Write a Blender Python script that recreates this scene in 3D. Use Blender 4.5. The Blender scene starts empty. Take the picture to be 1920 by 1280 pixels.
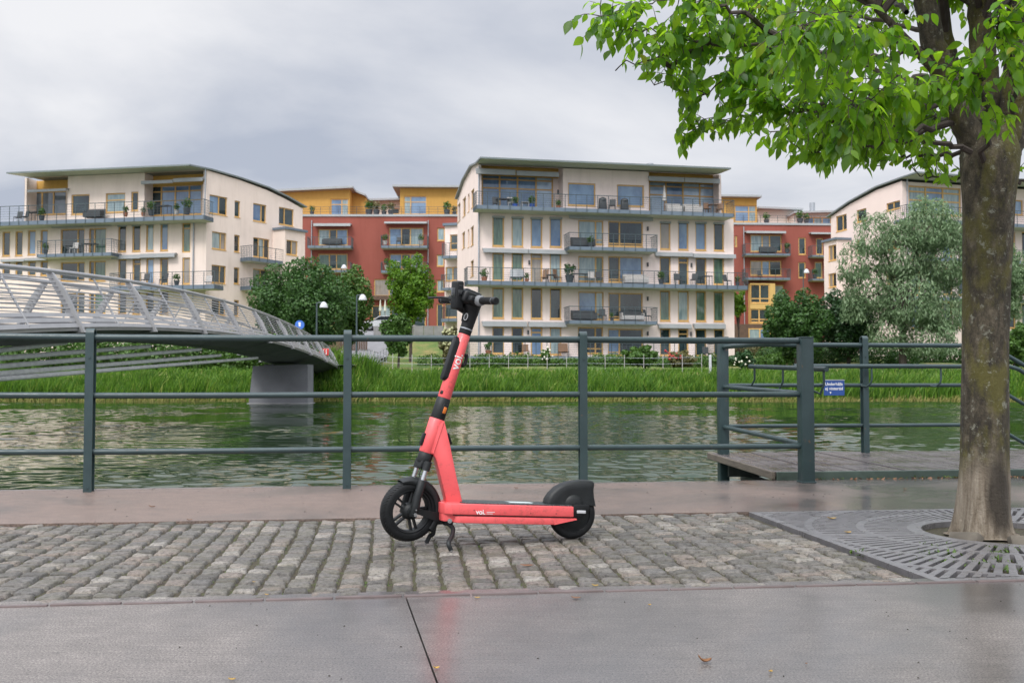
import bpy, bmesh, math, random
import numpy as np
from mathutils import Vector, Matrix
R = math.radians
random.seed(7); rng = np.random.default_rng(7)
SC = bpy.context.scene
COL = SC.collection
# ---------------------------------------------------------------- camera
F = 1867.0; CH = 0.78; TH = math.atan(72/1867.0)
cd = bpy.data.cameras.new('camera'); cam = bpy.data.objects.new('camera', cd); COL.objects.link(cam)
cam.location = (0, 0, CH); cam.rotation_euler = (math.pi/2 + TH, 0, 0)
cd.sensor_width = 36; cd.lens = 35.0; cd.clip_start = .05; cd.clip_end = 6000
cd.dof.use_dof = True; cd.dof.focus_distance = 4.85; cd.dof.aperture_fstop = 9.0
SC.camera = cam
# ---------------------------------------------------------------- world: overcast sky
W = bpy.data.worlds.new('World'); SC.world = W; W.use_nodes = True
SUN_EL, SUN_AZ = R(48), R(205)      # azimuth clockwise from +Y: behind the camera, a little left
nt = W.node_tree; N = nt.nodes; L = nt.links
for n in list(N): N.remove(n)
out = N.new('ShaderNodeOutputWorld'); bg = N.new('ShaderNodeBackground'); bg.inputs[1].default_value = .1
sky = N.new('ShaderNodeTexSky'); sky.sky_type = 'NISHITA'; sky.sun_disc = False
sky.sun_elevation = SUN_EL; sky.sun_rotation = SUN_AZ; sky.air_density = 1.2; sky.dust_density = 2
tc = N.new('ShaderNodeTexCoord'); sep = N.new('ShaderNodeSeparateXYZ'); L.new(tc.outputs['Generated'], sep.inputs[0])
def wm(op, a, b=None):
    m = N.new('ShaderNodeMath'); m.operation = op
    for i, v in enumerate((a, b)):
        if v is None: continue
        if isinstance(v, (int, float)): m.inputs[i].default_value = v
        else: L.new(v, m.inputs[i])
    return m.outputs[0]
zc = wm('MAXIMUM', sep.outputs[2], 0.0); zd = wm('ADD', zc, .16)
cx = wm('DIVIDE', sep.outputs[0], zd); cy = wm('DIVIDE', sep.outputs[1], zd)
cmb = N.new('ShaderNodeCombineXYZ'); L.new(cx, cmb.inputs[0]); L.new(cy, cmb.inputs[1]); cmb.inputs[2].default_value = 3.3
ns = N.new('ShaderNodeTexNoise'); ns.inputs['Scale'].default_value = .62; ns.inputs['Detail'].default_value = 7; ns.inputs['Roughness'].default_value = .52; ns.inputs['Distortion'].default_value = .35
L.new(cmb.outputs[0], ns.inputs['Vector'])
ramp = N.new('ShaderNodeValToRGB'); ramp.color_ramp.elements[0].position = .38; ramp.color_ramp.elements[1].position = .60
ramp.color_ramp.elements[0].color = (.50, .545, .65, 1); ramp.color_ramp.elements[1].color = (.96, .96, .985, 1)
L.new(ns.outputs[0], ramp.inputs[0])
# an overcast dome is up to three times brighter overhead than at the horizon
mr = N.new('ShaderNodeMapRange'); mr.interpolation_type = 'SMOOTHSTEP'; L.new(zc, mr.inputs[0])
mr.inputs[1].default_value = .34; mr.inputs[2].default_value = .9; mr.inputs[3].default_value = 9.6; mr.inputs[4].default_value = 25
# the cloud is brighter round the hidden sun
sdot = N.new('ShaderNodeVectorMath'); sdot.operation = 'DOT_PRODUCT'; L.new(tc.outputs['Generated'], sdot.inputs[0])
sdot.inputs[1].default_value = (math.sin(SUN_AZ)*math.cos(SUN_EL), math.cos(SUN_AZ)*math.cos(SUN_EL), math.sin(SUN_EL))
m2_ = N.new('ShaderNodeMapRange'); m2_.interpolation_type = 'SMOOTHSTEP'; L.new(sdot.outputs['Value'], m2_.inputs[0])
m2_.inputs[1].default_value = .15; m2_.inputs[2].default_value = 1.0; m2_.inputs[3].default_value = 1.0; m2_.inputs[4].default_value = 1.8
vm = N.new('ShaderNodeVectorMath'); vm.operation = 'SCALE'; L.new(ramp.outputs[0], vm.inputs[0]); L.new(wm('MULTIPLY', mr.outputs[0], m2_.outputs[0]), vm.inputs['Scale'])
mx = N.new('ShaderNodeMix'); mx.data_type = 'RGBA'; mx.inputs[0].default_value = .93
L.new(sky.outputs[0], mx.inputs[6]); L.new(vm.outputs[0], mx.inputs[7])
L.new(mx.outputs[2], bg.inputs[0]); L.new(bg.outputs[0], out.inputs[0])
sd = bpy.data.lights.new('sun', 'SUN'); sd.energy = 1.6; sd.angle = R(12); sd.color = (1, .96, .9)
so = bpy.data.objects.new('sun', sd); COL.objects.link(so)
sdir = Vector((math.sin(SUN_AZ)*math.cos(SUN_EL), math.cos(SUN_AZ)*math.cos(SUN_EL), math.sin(SUN_EL)))
so.rotation_euler = sdir.to_track_quat('Z', 'Y').to_euler()
SC.view_settings.view_transform = 'Standard'; SC.view_settings.look = 'None'
SC.view_settings.exposure = 0.02; SC.view_settings.gamma = 1
# ---------------------------------------------------------------- measuring helpers
FW = Vector((0, math.cos(TH), math.sin(TH))); UPV = Vector((0, -math.sin(TH), math.cos(TH))); CP = Vector((0, 0, CH))
def ray(px, py): return FW*F + Vector((px-960, 0, 0)) + UPV*(640-py)
def atz(px, py, z=0.0):
    d = ray(px, py); return CP + d*((z-CH)/d.z)
def aty(px, py, Y):
    d = ray(px, py); return CP + d*(Y/d.y)
def onplane(px, py, p0, n):
    d = ray(px, py); return CP + d*((p0-CP).dot(n)/d.dot(n))
def proj(p):
    v = Vector(p)-CP; k = v.dot(FW); return 960+F*v.x/k, 640-F*v.dot(UPV)/k
ANG = math.atan(.121); CU = Vector((math.cos(ANG), math.sin(ANG), 0)); CV = Vector((-math.sin(ANG), math.cos(ANG), 0))
def UV(u, v, z=0.0): return CU*u + CV*v + Vector((0, 0, z))
# ---------------------------------------------------------------- tagging
def tag(o, label=None, cat=None, group=None, kind=None):
    if label: o['label'] = label
    if cat: o['category'] = cat
    if group: o['group'] = group
    if kind: o['kind'] = kind
    return o
def thing(name, loc, label, cat, group=None):
    o = bpy.data.objects.new(name, None); COL.objects.link(o); o.location = loc; o.empty_display_size = .2
    return tag(o, label, cat, group)
def base_of(p):
    v = Vector((0, 0, 0))
    while p is not None: v += p.location; p = p.parent
    return v
def kids(o): return [c for c in bpy.data.objects if c.parent == o]
def copy_tree(o, parent=None):
    c = o.copy(); COL.objects.link(c); c.parent = parent
    for ch in kids(o): copy_tree(ch, c)
    return c
# ---------------------------------------------------------------- mesh builder
class MB:
    def __init__(s): s.v = []; s.f = []; s.m = []; s.cur = 0
    def add(s, vs, fs, M=None):
        b = len(s.v)
        if M is not None: vs = [M @ Vector(p) for p in vs]
        s.v += [tuple(p) for p in vs]; s.f += [tuple(i+b for i in f) for f in fs]; s.m += [s.cur]*len(fs)
        return s
    def box(s, c, d, M=None, taper=1.0):
        x, y, z = [q/2 for q in d]; c = Vector(c); vs = []
        for k, t in ((-z, 1), (z, taper)):
            for a, b in ((-x, -y), (x, -y), (x, y), (-x, y)): vs.append(c+Vector((a*t, b*t, k)))
        return s.add(vs, [(0,3,2,1),(4,5,6,7),(0,1,5,4),(1,2,6,5),(2,3,7,6),(3,0,4,7)], M)
    def bx(s, x0, x1, y0, y1, z0, z1, M=None): return s.box(((x0+x1)/2,(y0+y1)/2,(z0+z1)/2), (abs(x1-x0),abs(y1-y0),abs(z1-z0)), M)
    def rbox(s, c, d, r=.01, M=None, seg=2, taper=None):
        bm = bmesh.new(); bmesh.ops.create_cube(bm, size=1)
        for v in bm.verts:
            k = 1.0
            if taper and v.co.z > 0: k = taper
            v.co = Vector((v.co.x*d[0]*k, v.co.y*d[1]*k, v.co.z*d[2]))
        bmesh.ops.bevel(bm, geom=bm.edges[:], offset=r, segments=seg, affect='EDGES', profile=.5)
        for v in bm.verts: v.co += Vector(c)
        bm.verts.index_update(); s.add([v.co.copy() for v in bm.verts], [tuple(v.index for v in f.verts) for f in bm.faces], M); bm.free(); return s
    def tube(s, pts, r, n=10, M=None, cap=True, flat=1.0):
        pts = [Vector(p) for p in pts]; rs = r if isinstance(r, (list, tuple)) else [r]*len(pts)
        vs = []; fs = []; prev = None
        for i, p in enumerate(pts):
            t = (pts[min(i+1, len(pts)-1)]-pts[max(i-1, 0)]).normalized()
            if prev is None:
                a = Vector((0, 0, 1)) if abs(t.z) < .9 else Vector((0, 1, 0)); x = t.cross(a).normalized()
            else:
                x = (prev - t*prev.dot(t)); x = x.normalized() if x.length > 1e-6 else t.orthogonal().normalized()
            prev = x; y = t.cross(x)
            for k in range(n):
                q = 2*math.pi*k/n; vs.append(p + x*math.cos(q)*rs[i] + y*math.sin(q)*rs[i]*flat)
        for i in range(len(pts)-1):
            for k in range(n): fs.append((i*n+k, i*n+(k+1)%n, (i+1)*n+(k+1)%n, (i+1)*n+k))
        if cap: fs.append(tuple(range(n))[::-1]); fs.append(tuple((len(pts)-1)*n+k for k in range(n)))
        return s.add(vs, fs, M)
    def prism(s, poly, off0, off1, M=None):      # poly: 3D points, extruded by vectors
        n = len(poly); a = [Vector(p)+Vector(off0) for p in poly]; b = [Vector(p)+Vector(off1) for p in poly]
        fs = [tuple(range(n)), tuple(range(2*n-1, n-1, -1))] + [(i, i+n, (i+1) % n+n, (i+1) % n) for i in range(n)]
        return s.add(a+b, fs, M)
    def lathe(s, prof, n=24, M=None, arc=(0, 2*math.pi)):   # prof: (r, h) about local y axis; x-z plane wheel
        vs = []; fs = []; full = abs(arc[1]-arc[0]-2*math.pi) < 1e-6; m = n if full else n+1; k = len(prof)
        for i in range(m):
            q = arc[0]+(arc[1]-arc[0])*i/n
            for r, h in prof: vs.append((r*math.cos(q), h, r*math.sin(q)))
        for i in range(n):
            j = (i+1) % m
            for t in range(k-1): fs.append((i*k+t, i*k+t+1, j*k+t+1, j*k+t))
        return s.add(vs, fs, M)
    def build(s, name, mat, parent=None, loc=None, smooth=False, ang=35):
        o0 = base_of(parent) if parent is not None else (Vector(loc) if loc is not None else Vector((0, 0, 0)))
        me = bpy.data.meshes.new(name); me.from_pydata([tuple(Vector(p)-o0) for p in s.v], [], s.f); 
        for m in (mat if isinstance(mat, (list, tuple)) else [mat]): me.materials.append(m)
        if max(s.m or [0]) > 0: me.polygons.foreach_set('material_index', s.m)
        me.update()
        bm = bmesh.new(); bm.from_mesh(me); bmesh.ops.recalc_face_normals(bm, faces=bm.faces[:]); bm.to_mesh(me); bm.free()
        if smooth:
            me.polygons.foreach_set('use_smooth', [True]*len(me.polygons)); me.set_sharp_from_angle(angle=R(ang))
        o = bpy.data.objects.new(name, me); COL.objects.link(o)
        if parent is not None: o.parent = parent
        elif loc is not None: o.location = loc
        return o
def npmesh(name, V, Fq, mat, parent=None, loc=None, smooth=False):
    o0 = base_of(parent) if parent is not None else (Vector(loc) if loc is not None else Vector((0, 0, 0)))
    V = np.asarray(V, dtype=np.float64) - np.array(o0); me = bpy.data.meshes.new(name)
    k = Fq.shape[1]; me.vertices.add(len(V)); me.vertices.foreach_set('co', V.ravel())
    me.loops.add(Fq.size); me.loops.foreach_set('vertex_index', Fq.ravel().astype(np.int32))
    me.polygons.add(len(Fq)); me.polygons.foreach_set('loop_start', np.arange(0, Fq.size, k, dtype=np.int32))
    me.polygons.foreach_set('loop_total', np.full(len(Fq), k, dtype=np.int32)); me.materials.append(mat)
    if smooth: me.polygons.foreach_set('use_smooth', np.ones(len(Fq), dtype=bool))
    me.update(calc_edges=True); me.validate()
    o = bpy.data.objects.new(name, me); COL.objects.link(o)
    if parent is not None: o.parent = parent
    elif loc is not None: o.location = loc
    return o
def frame(x, y, z, o): return Matrix(((x[0],y[0],z[0],o[0]),(x[1],y[1],z[1],o[1]),(x[2],y[2],z[2],o[2]),(0,0,0,1)))
def text_mesh(body, size, M, depth=.0008, bold=0.0):   # flat lettering in local x-y
    c = bpy.data.curves.new('lettering', 'FONT'); c.body = body; c.size = size; c.extrude = depth; c.offset = bold
    o = bpy.data.objects.new('lettering', c); COL.objects.link(o); bpy.context.view_layer.update()
    dg = bpy.context.evaluated_depsgraph_get(); me = bpy.data.meshes.new_from_object(o.evaluated_get(dg))
    mb = MB(); mb.add([M @ v.co for v in me.vertices], [tuple(p.vertices) for p in me.polygons])
    bpy.data.objects.remove(o); bpy.data.curves.remove(c); bpy.data.meshes.remove(me); return mb
# ---------------------------------------------------------------- materials
class NT:
    def __init__(s, name):
        s.mat = bpy.data.materials.new(name); s.mat.use_nodes = True; s.t = s.mat.node_tree; s.n = s.t.nodes; s.l = s.t.links
        s.b = s.n['Principled BSDF']; s.o = s.n['Material Output']; s.tc = s.n.new('ShaderNodeTexCoord')
    def set(s, k, v):
        if hasattr(v, 'is_output'): s.l.new(v, s.b.inputs[k])
        else: s.b.inputs[k].default_value = (*v, 1) if isinstance(v, tuple) and len(v) == 3 else v
        return s
    def geo(s): 
        g = s.n.new('ShaderNodeNewGeometry'); return g
    def pos(s, sc=(1, 1, 1), rot=(0, 0, 0)):
        m = s.n.new('ShaderNodeMapping'); m.inputs['Scale'].default_value = sc; m.inputs['Rotation'].default_value = rot
        s.l.new(s.geo().outputs['Position'], m.inputs[0]); return m.outputs[0]
    def noise(s, scale, detail=4, rough=.5, vec=None, dist=0):
        n = s.n.new('ShaderNodeTexNoise'); n.inputs['Scale'].default_value = scale; n.inputs['Detail'].default_value = detail
        n.inputs['Roughness'].default_value = rough; n.inputs['Distortion'].default_value = dist
        s.l.new(vec if vec is not None else s.pos(), n.inputs['Vector']); return n.outputs[0]
    def voro(s, scale, vec=None, feat='F1', out='Distance', rnd=1.0):
        n = s.n.new('ShaderNodeTexVoronoi'); n.feature = feat; n.inputs['Scale'].default_value = scale; n.inputs['Randomness'].default_value = rnd
        s.l.new(vec if vec is not None else s.pos(), n.inputs['Vector']); return n.outputs[out]
    def ramp(s, fac, stops, mode='LINEAR'):
        r = s.n.new('ShaderNodeValToRGB'); r.color_ramp.interpolation = mode; e = r.color_ramp.elements
        while len(e) < len(stops): e.new(.5)
        for i, (p, c) in enumerate(stops):
            e[i].position = p; e[i].color = (*c, 1) if isinstance(c, tuple) else (c, c, c, 1)
        s.l.new(fac, r.inputs[0]); return r.outputs[0]
    def mix(s, fac, a, b, mode='MIX'):
        m = s.n.new('ShaderNodeMix'); m.data_type = 'RGBA'; m.blend_type = mode
        for i, v in ((0, fac), (6, a), (7, b)):
            if hasattr(v, 'is_output'): s.l.new(v, m.inputs[i])
            else: m.inputs[i].default_value = (*v, 1) if isinstance(v, tuple) else v
        return m.outputs[2]
    def math(s, op, a, b=0.0, c=None):
        m = s.n.new('ShaderNodeMath'); m.operation = op
        for i, v in enumerate((a, b, c)):
            if v is None: continue
            if hasattr(v, 'is_output'): s.l.new(v, m.inputs[i])
            else: m.inputs[i].default_value = v
        return m.outputs[0]
    def bump(s, h, strength=.3, dist=.01, normal=None):
        b = s.n.new('ShaderNodeBump'); b.inputs['Strength'].default_value = strength; b.inputs['Distance'].default_value = dist
        s.l.new(h, b.inputs['Height'])
        if normal is not None: s.l.new(normal, b.inputs['Normal'])
        s.l.new(b.outputs[0], s.b.inputs['Normal']); return b.outputs[0]
MATS = {}
def plain(name, col, rough=.5, metal=0.0, var=.12, scale=6, bump=0, spec=.5, coat=0):
    t = NT(name); n = t.noise(scale, 4)
    lo = tuple(c*(1-var) for c in col); hi = tuple(min(1, c*(1+var)) for c in col)
    t.set('Base Color', t.ramp(n, [(.3, lo), (.7, hi)])); t.set('Roughness', t.ramp(t.noise(scale*2.3, 3), [(.3, max(0, rough-.07)), (.7, min(1, rough+.07))]))
    t.set('Metallic', metal); t.set('Specular IOR Level', spec)
    if coat: t.set('Coat Weight', coat); t.set('Coat Roughness', .15)
    if bump: t.bump(t.noise(scale*12, 4), bump, .004)
    MATS[name] = t.mat; return t.mat
plain('plaster_cream', (.83, .70, .645), .85, var=.04, scale=.9, spec=.2)
plain('plaster_cream_left', (.82, .695, .61), .85, var=.06, scale=.5, spec=.2)
plain('plaster_pale', (.66, .60, .53), .85, var=.05, scale=.4, spec=.2)
plain('plaster_red', (.28, .085, .065), .85, var=.07, scale=.3, spec=.2)
plain('plaster_ochre', (.56, .33, .09), .8, var=.06, scale=.5, spec=.2)
plain('wood_brown', (.10, .06, .04), .7, var=.2, scale=3)
plain('frame_wood', (.62, .38, .13), .5, var=.1, scale=3)
plain('roof_metal', (.19, .22, .22), .45, .3, var=.1, scale=1)
plain('soffit', (.55, .56, .47), .7, var=.05)
plain('slab_steel', (.14, .18, .225), .45, .1, var=.08, scale=2)
plain('rail_steel', (.06, .085, .093), .45, .2, var=.15, scale=4)
plain('awning_cloth', (.34, .355, .365), .7, var=.06, scale=2)
plain('pipe_grey', (.35, .37, .40), .45, .3)
plain('concrete', (.24, .24, .24), .85, var=.18, scale=1.2, bump=.3)
plain('concrete_pier', (.17, .175, .19), .85, var=.2, scale=.8, bump=.3)
plain('rod_steel', (.82, .83, .84), .45, .0)
plain('bridge_steel', (.33, .33, .335), .42, .3, var=.1, scale=1.5)
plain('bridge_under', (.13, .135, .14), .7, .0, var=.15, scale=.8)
plain('lamp_white', (.52, .53, .55), .3)
plain('car_paint', (.68, .70, .72), .2, .3, coat=.5)
plain('dark_glass', (.02, .025, .03), .08)
plain('black_rubber', (.010, .011, .012), .62, var=.3, scale=40, bump=.15, spec=.3)
plain('black_plastic', (.008, .009, .010), .42, var=.2, scale=25, bump=.08, spec=.35)
plain('satin_black', (.013, .015, .016), .5, var=.2, scale=20, bump=.08, spec=.35)
plain('silver_metal', (.55, .56, .58), .25, .9)
plain('white_mark', (.8, .8, .8), .5)
plain('orange_lens', (.65, .17, .02), .15, coat=.5)
plain('blue_enamel', (.02, .07, .27), .35, var=.1)
plain('blue_bright', (.05, .16, .55), .35)
plain('red_sign', (.6, .05, .04), .4)
plain('terracotta', (.36, .15, .08), .8)
plain('pot_dark', (.06, .07, .08), .6)
plain('pot_blue', (.04, .10, .38), .4)
plain('furn_dark', (.05, .055, .06), .6)
plain('furn_pale', (.46, .44, .42), .6)
plain('furn_wood', (.20, .11, .06), .6)
plain('petal_red', (.5, .03, .04), .6)
plain('petal_white', (.75, .72, .6), .6)
plain('bark_far', (.07, .055, .045), .9, var=.3, scale=3)
# weather streaks on the rendered walls
for k_ in ('plaster_cream', 'plaster_cream_left', 'plaster_red', 'plaster_ochre'):
    tr_ = MATS[k_].node_tree; b_ = tr_.nodes['Principled BSDF']; src = b_.inputs['Base Color'].links[0].from_socket
    g_ = tr_.nodes.new('ShaderNodeNewGeometry'); mp_ = tr_.nodes.new('ShaderNodeMapping'); mp_.inputs['Scale'].default_value = (1, 1, .10); tr_.links.new(g_.outputs['Position'], mp_.inputs[0])
    nz = tr_.nodes.new('ShaderNodeTexNoise'); nz.inputs['Scale'].default_value = 2.6; nz.inputs['Detail'].default_value = 6; nz.inputs['Roughness'].default_value = .7; tr_.links.new(mp_.outputs[0], nz.inputs['Vector'])
    rp = tr_.nodes.new('ShaderNodeValToRGB'); rp.color_ramp.elements[0].position = .34; rp.color_ramp.elements[0].color = (.93, .925, .915, 1); rp.color_ramp.elements[1].position = .50; rp.color_ramp.elements[1].color = (1, 1, 1, 1); tr_.links.new(nz.outputs[0], rp.inputs[0])
    mm = tr_.nodes.new('ShaderNodeMix'); mm.data_type = 'RGBA'; mm.blend_type = 'MULTIPLY'; mm.inputs[0].default_value = 1; tr_.links.new(src, mm.inputs[6]); tr_.links.new(rp.outputs[0], mm.inputs[7]); tr_.links.new(mm.outputs[2], b_.inputs['Base Color'])
# painted steel of the promenade railing: dark green grey with chips
t = NT('rail_green'); n = t.noise(7, 5); c = t.ramp(n, [(.3, (.020, .040, .043)), (.7, (.030, .055, .058))])
chip = t.ramp(t.noise(17, 7, .7), [(.655, 0.0), (.68, .9)]); c = t.mix(chip, c, (.12, .07, .04)); t.set('Base Color', c)
t.set('Roughness', t.ramp(t.noise(30, 3), [(.3, .30), (.7, .48)])); t.set('Specular IOR Level', .5); t.bump(t.noise(90, 3), .08, .002); MATS['rail_green'] = t.mat
# scooter coral paint
t = NT('coral_paint'); c = t.ramp(t.noise(9, 4), [(.3, (.78, .100, .108)), (.7, (.84, .125, .128))])
dirt = t.ramp(t.math('ADD', t.noise(38, 8, .8), t.math('MULTIPLY', t.noise(5, 4), .25)), [(.64, 0.0), (.82, .6)]); c = t.mix(dirt, c, (.22, .07, .05)); t.set('Base Color', c)
t.set('Roughness', t.ramp(t.noise(25, 4), [(.3, .36), (.7, .5)])); t.set('Coat Weight', .15); t.bump(t.noise(300, 2), .05, .001); MATS['coral_paint'] = t.mat
# grip tape
t = NT('grip_mat'); v = t.voro(110); t.set('Base Color', t.ramp(v, [(.1, (.10, .12, .12)), (.5, (.02, .025, .026))])); t.set('Roughness', .45); t.bump(v, .6, .003); MATS['grip_mat'] = t.mat
# window glass: glossy panes with blinds, curtains or dark rooms behind them; the blue tones have reflected sky painted in
def pane(name, a, b, streak=0):
    t = NT(name); vec = t.pos((1, 1, .12)) if streak else t.pos((.6, .6, .35))
    n = t.noise(5 if streak else 1.1, 4, .6, vec); t.set('Base Color', t.ramp(n, [(.38, a), (.62, b)]))
    t.set('Roughness', .04); t.set('IOR', 1.75); MATS[name] = t.mat
pane('pane_dark', (.008, .016, .018), (.03, .055, .06)); pane('pane_green', (.05, .10, .07), (.12, .20, .14), 1)
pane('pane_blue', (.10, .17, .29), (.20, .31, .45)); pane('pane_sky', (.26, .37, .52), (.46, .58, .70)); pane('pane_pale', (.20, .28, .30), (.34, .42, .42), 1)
pane('pane_grey', (.13, .15, .17), (.20, .23, .25)); pane('pane_tan', (.25, .22, .18), (.32, .28, .24), 1)
M_ = MATS
# foliage
def leafmat(name, cols, trans=.35, rough=.5, spec=.4):
    t = NT(name); g = t.geo(); c = t.ramp(g.outputs['Random Per Island'], cols)
    c = t.mix(t.ramp(t.noise(1.2, 3), [(.35, 0.0), (.65, .45)]), c, cols[0][1]); t.set('Base Color', c); t.set('Roughness', rough); t.set('Specular IOR Level', spec)
    tr = t.n.new('ShaderNodeBsdfTranslucent'); t.l.new(t.mix(.55, c, (.45, .75, .03), 'MIX') if trans > .4 else c, tr.inputs[0])
    m = t.n.new('ShaderNodeMixShader'); m.inputs[0].default_value = trans
    t.l.new(t.b.outputs[0], m.inputs[1]); t.l.new(tr.outputs[0], m.inputs[2]); t.l.new(m.outputs[0], t.o.inputs[0]); MATS[name] = t.mat; return t
leafmat('leaf_near', [(0, (.025, .085, .012)), (.35, (.06, .18, .015)), (.7, (.135, .32, .016)), (.97, (.27, .47, .020)), (1, (.32, .26, .03))], .64, .42, .5)
leafmat('leaf_maple', [(0, (.035, .095, .02)), (1, (.08, .17, .035))], .3)
leafmat('leaf_lime', [(0, (.08, .19, .012)), (1, (.16, .30, .015))], .35)
leafmat('leaf_dark', [(0, (.022, .065, .022)), (1, (.05, .12, .03))], .2)
leafmat('leaf_willow', [(0, (.12, .21, .09)), (1, (.33, .43, .25))], .38)
leafmat('leaf_shrub', [(0, (.05, .12, .02)), (1, (.10, .19, .03))], .25)
leafmat('leaf_tan', [(0, (.12, .12, .04)), (1, (.22, .20, .09))], .25)
leafmat('reed_blade', [(0, (.035, .10, .010)), (.5, (.095, .215, .016)), (.9, (.17, .31, .03)), (1, (.30, .34, .08))], .35, .55, .3)
leafmat('reed_dry', [(0, (.20, .20, .05)), (1, (.33, .30, .12))], .3, .7, .2)
leafmat('moss_tuft', [(0, (.05, .10, .012)), (1, (.11, .18, .02))], .25)
leafmat('dead_leaf', [(0, (.16, .06, .025)), (1, (.26, .13, .05))], .1)
leafmat('yellow_leaf', [(0, (.42, .24, .03)), (1, (.50, .32, .06))], .1)
# ================================================================ GROUND AND WATER
# wet concrete slab
def wet(name, dry, wetc, r0, r1, grain=160, brushed=False, wl=(.4, .6)):
    t = NT(name); rz = (0, 0, -ANG)
    sx_ = t.n.new('ShaderNodeSeparateXYZ'); t.l.new(t.geo().outputs['Position'], sx_.inputs[0]); big = t.math('ADD', t.noise(.55, 5, .6, dist=.5), t.math('MULTIPLY', sx_.outputs[0], .045)); w = t.ramp(big, [(wl[0], 0.0), (wl[1], 1.0)])
    c = t.mix(w, dry, wetc); sp = t.ramp(t.noise(grain, 3, .7), [(.40, .42), (.60, 1.50)]); c = t.mix(1.0, c, sp, 'MULTIPLY')
    c = t.mix(1.0, c, t.ramp(t.noise(9, 6, .7), [(.3, .80), (.7, 1.18)]), 'MULTIPLY')
    v = t.voro(34); speck = t.ramp(v, [(.035, 1.0), (.06, 0.0)]); c = t.mix(speck, c, (.03, .028, .026)); t.set('Base Color', c)
    if brushed:
        br_ = t.noise(30, 6, .75, t.pos((.10, 5, 1), (0, 0, -ANG))); c = t.mix(1.0, c, t.ramp(br_, [(.36, .72), (.5, 1.0), (.66, 1.30)]), 'MULTIPLY')
    gum = t.ramp(t.math('ADD', t.voro(2.6), t.math('MULTIPLY', t.noise(40, 3), .02)), [(.035, .72), (.05, 1.0)]); c = t.mix(1.0, c, gum, 'MULTIPLY')
    sp2 = t.ramp(t.voro(75), [(.05, .35), (.09, 1.0)]); c = t.mix(1.0, c, sp2, 'MULTIPLY'); t.set('Base Color', c)
    t.set('Roughness', t.math('ADD', t.ramp(w, [(0, r1), (1, r0)]), t.math('MULTIPLY', t.noise(grain*.6, 4, .7), .10)))
    h = t.noise(grain, 4, .75)
    if brushed: h = t.math('ADD', h, t.math('MULTIPLY', t.noise(26, 5, .7, t.pos((.12, 6, 1), (0, 0, ANG*-1))), 1.1))
    t.bump(h, .6, .0014); t.set('Coat Weight', t.ramp(w, [(0, .35), (1, 1.0)])); t.set('Coat Roughness', t.ramp(w, [(0, .26), (1, .07)])); t.set('Coat IOR', 1.4); bq = t.n.new('ShaderNodeBump'); bq.inputs['Strength'].default_value = .3; bq.inputs['Distance'].default_value = .0006; t.l.new(h, bq.inputs['Height']); t.l.new(bq.outputs[0], t.b.inputs['Coat Normal']); MATS[name] = t.mat
wet('slab_wet', (.158, .140, .128), (.072, .065, .062), .28, .5, brushed=True)
wet('strip_pink', (.165, .118, .096), (.095, .077, .068), .26, .58, wl=(.45, .68))
wet('strip_wet', (.16, .135, .125), (.12, .105, .10), .16, .26)
t = NT('joint_soil'); n = t.noise(35, 5, .7); t.set('Base Color', t.ramp(n, [(.35, (.020, .015, .010)), (.50, (.055, .043, .026)), (.66, (.055, .072, .016))])); t.set('Roughness', .9); t.bump(t.noise(220, 4), .8, .006); M_['joint_soil'] = t.mat
t = NT('cobble'); g = t.geo(); c = t.ramp(g.outputs['Random Per Island'], [(0, (.095, .088, .078)), (.35, (.185, .170, .150)), (.6, (.140, .132, .122)), (.8, (.22, .18, .15)), (1, (.29, .27, .24))])
c = t.mix(1.0, c, t.ramp(t.noise(55, 7, .8), [(.38, .28), (.50, .90), (.64, 1.35)]), 'MULTIPLY')
c = t.mix(t.ramp(t.noise(7, 6, .7), [(.48, 0.0), (.66, .45)]), c, (.10, .095, .05)); t.set('Base Color', c); t.set('Roughness', t.ramp(t.noise(20, 3), [(.3, .32), (.7, .62)]))
t.bump(t.noise(70, 7, .75), .9, .012); M_['cobble'] = t.mat
t = NT('iron_grate'); c = t.ramp(t.noise(14, 6, .7), [(.3, (.13, .126, .13)), (.6, (.20, .193, .20)), (.75, (.14, .105, .09))]); t.set('Base Color', c); t.set('Metallic', .25); t.set('Roughness', t.ramp(t.noise(10, 4), [(.3, .22), (.7, .45)])); t.bump(t.noise(180, 4), .4, .002); M_['iron_grate'] = t.mat
t = NT('dock_wood'); c = t.ramp(t.noise(14, 6, .65, t.pos((6, .35, 1), (0, 0, -ANG))), [(.3, (.060, .052, .052)), (.7, (.125, .105, .10))]); t.set('Base Color', c); t.set('Roughness', t.ramp(t.noise(3, 4), [(.35, .13), (.65, .36)])); t.bump(t.noise(30, 6, .7, t.pos((6, .35, 1), (0, 0, -ANG))), .4, .004); M_['dock_wood'] = t.mat
t = NT('dock_edge_wood'); c = t.ramp(t.noise(20, 6, .65, t.pos((1, .3, 6))), [(.3, (.06, .05, .04)), (.6, (.15, .125, .10)), (.75, (.08, .10, .04))]); t.set('Base Color', c); t.set('Roughness', .7); M_['dock_edge_wood'] = t.mat
t = NT('bank_ground'); c = t.ramp(t.noise(.35, 6, .6), [(.35, (.06, .12, .02)), (.5, (.10, .15, .03)), (.66, (.24, .19, .07))]); c = t.mix(1.0, c, t.ramp(t.noise(7, 5, .7), [(.3, .65), (.7, 1.3)]), 'MULTIPLY'); t.set('Base Color', c); t.set('Roughness', .95); t.bump(t.noise(6, 5), .8, .08); M_['bank_ground'] = t.mat
plain('path_asphalt', (.19, .19, .20), .75, var=.12, scale=2, bump=.2)
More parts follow.
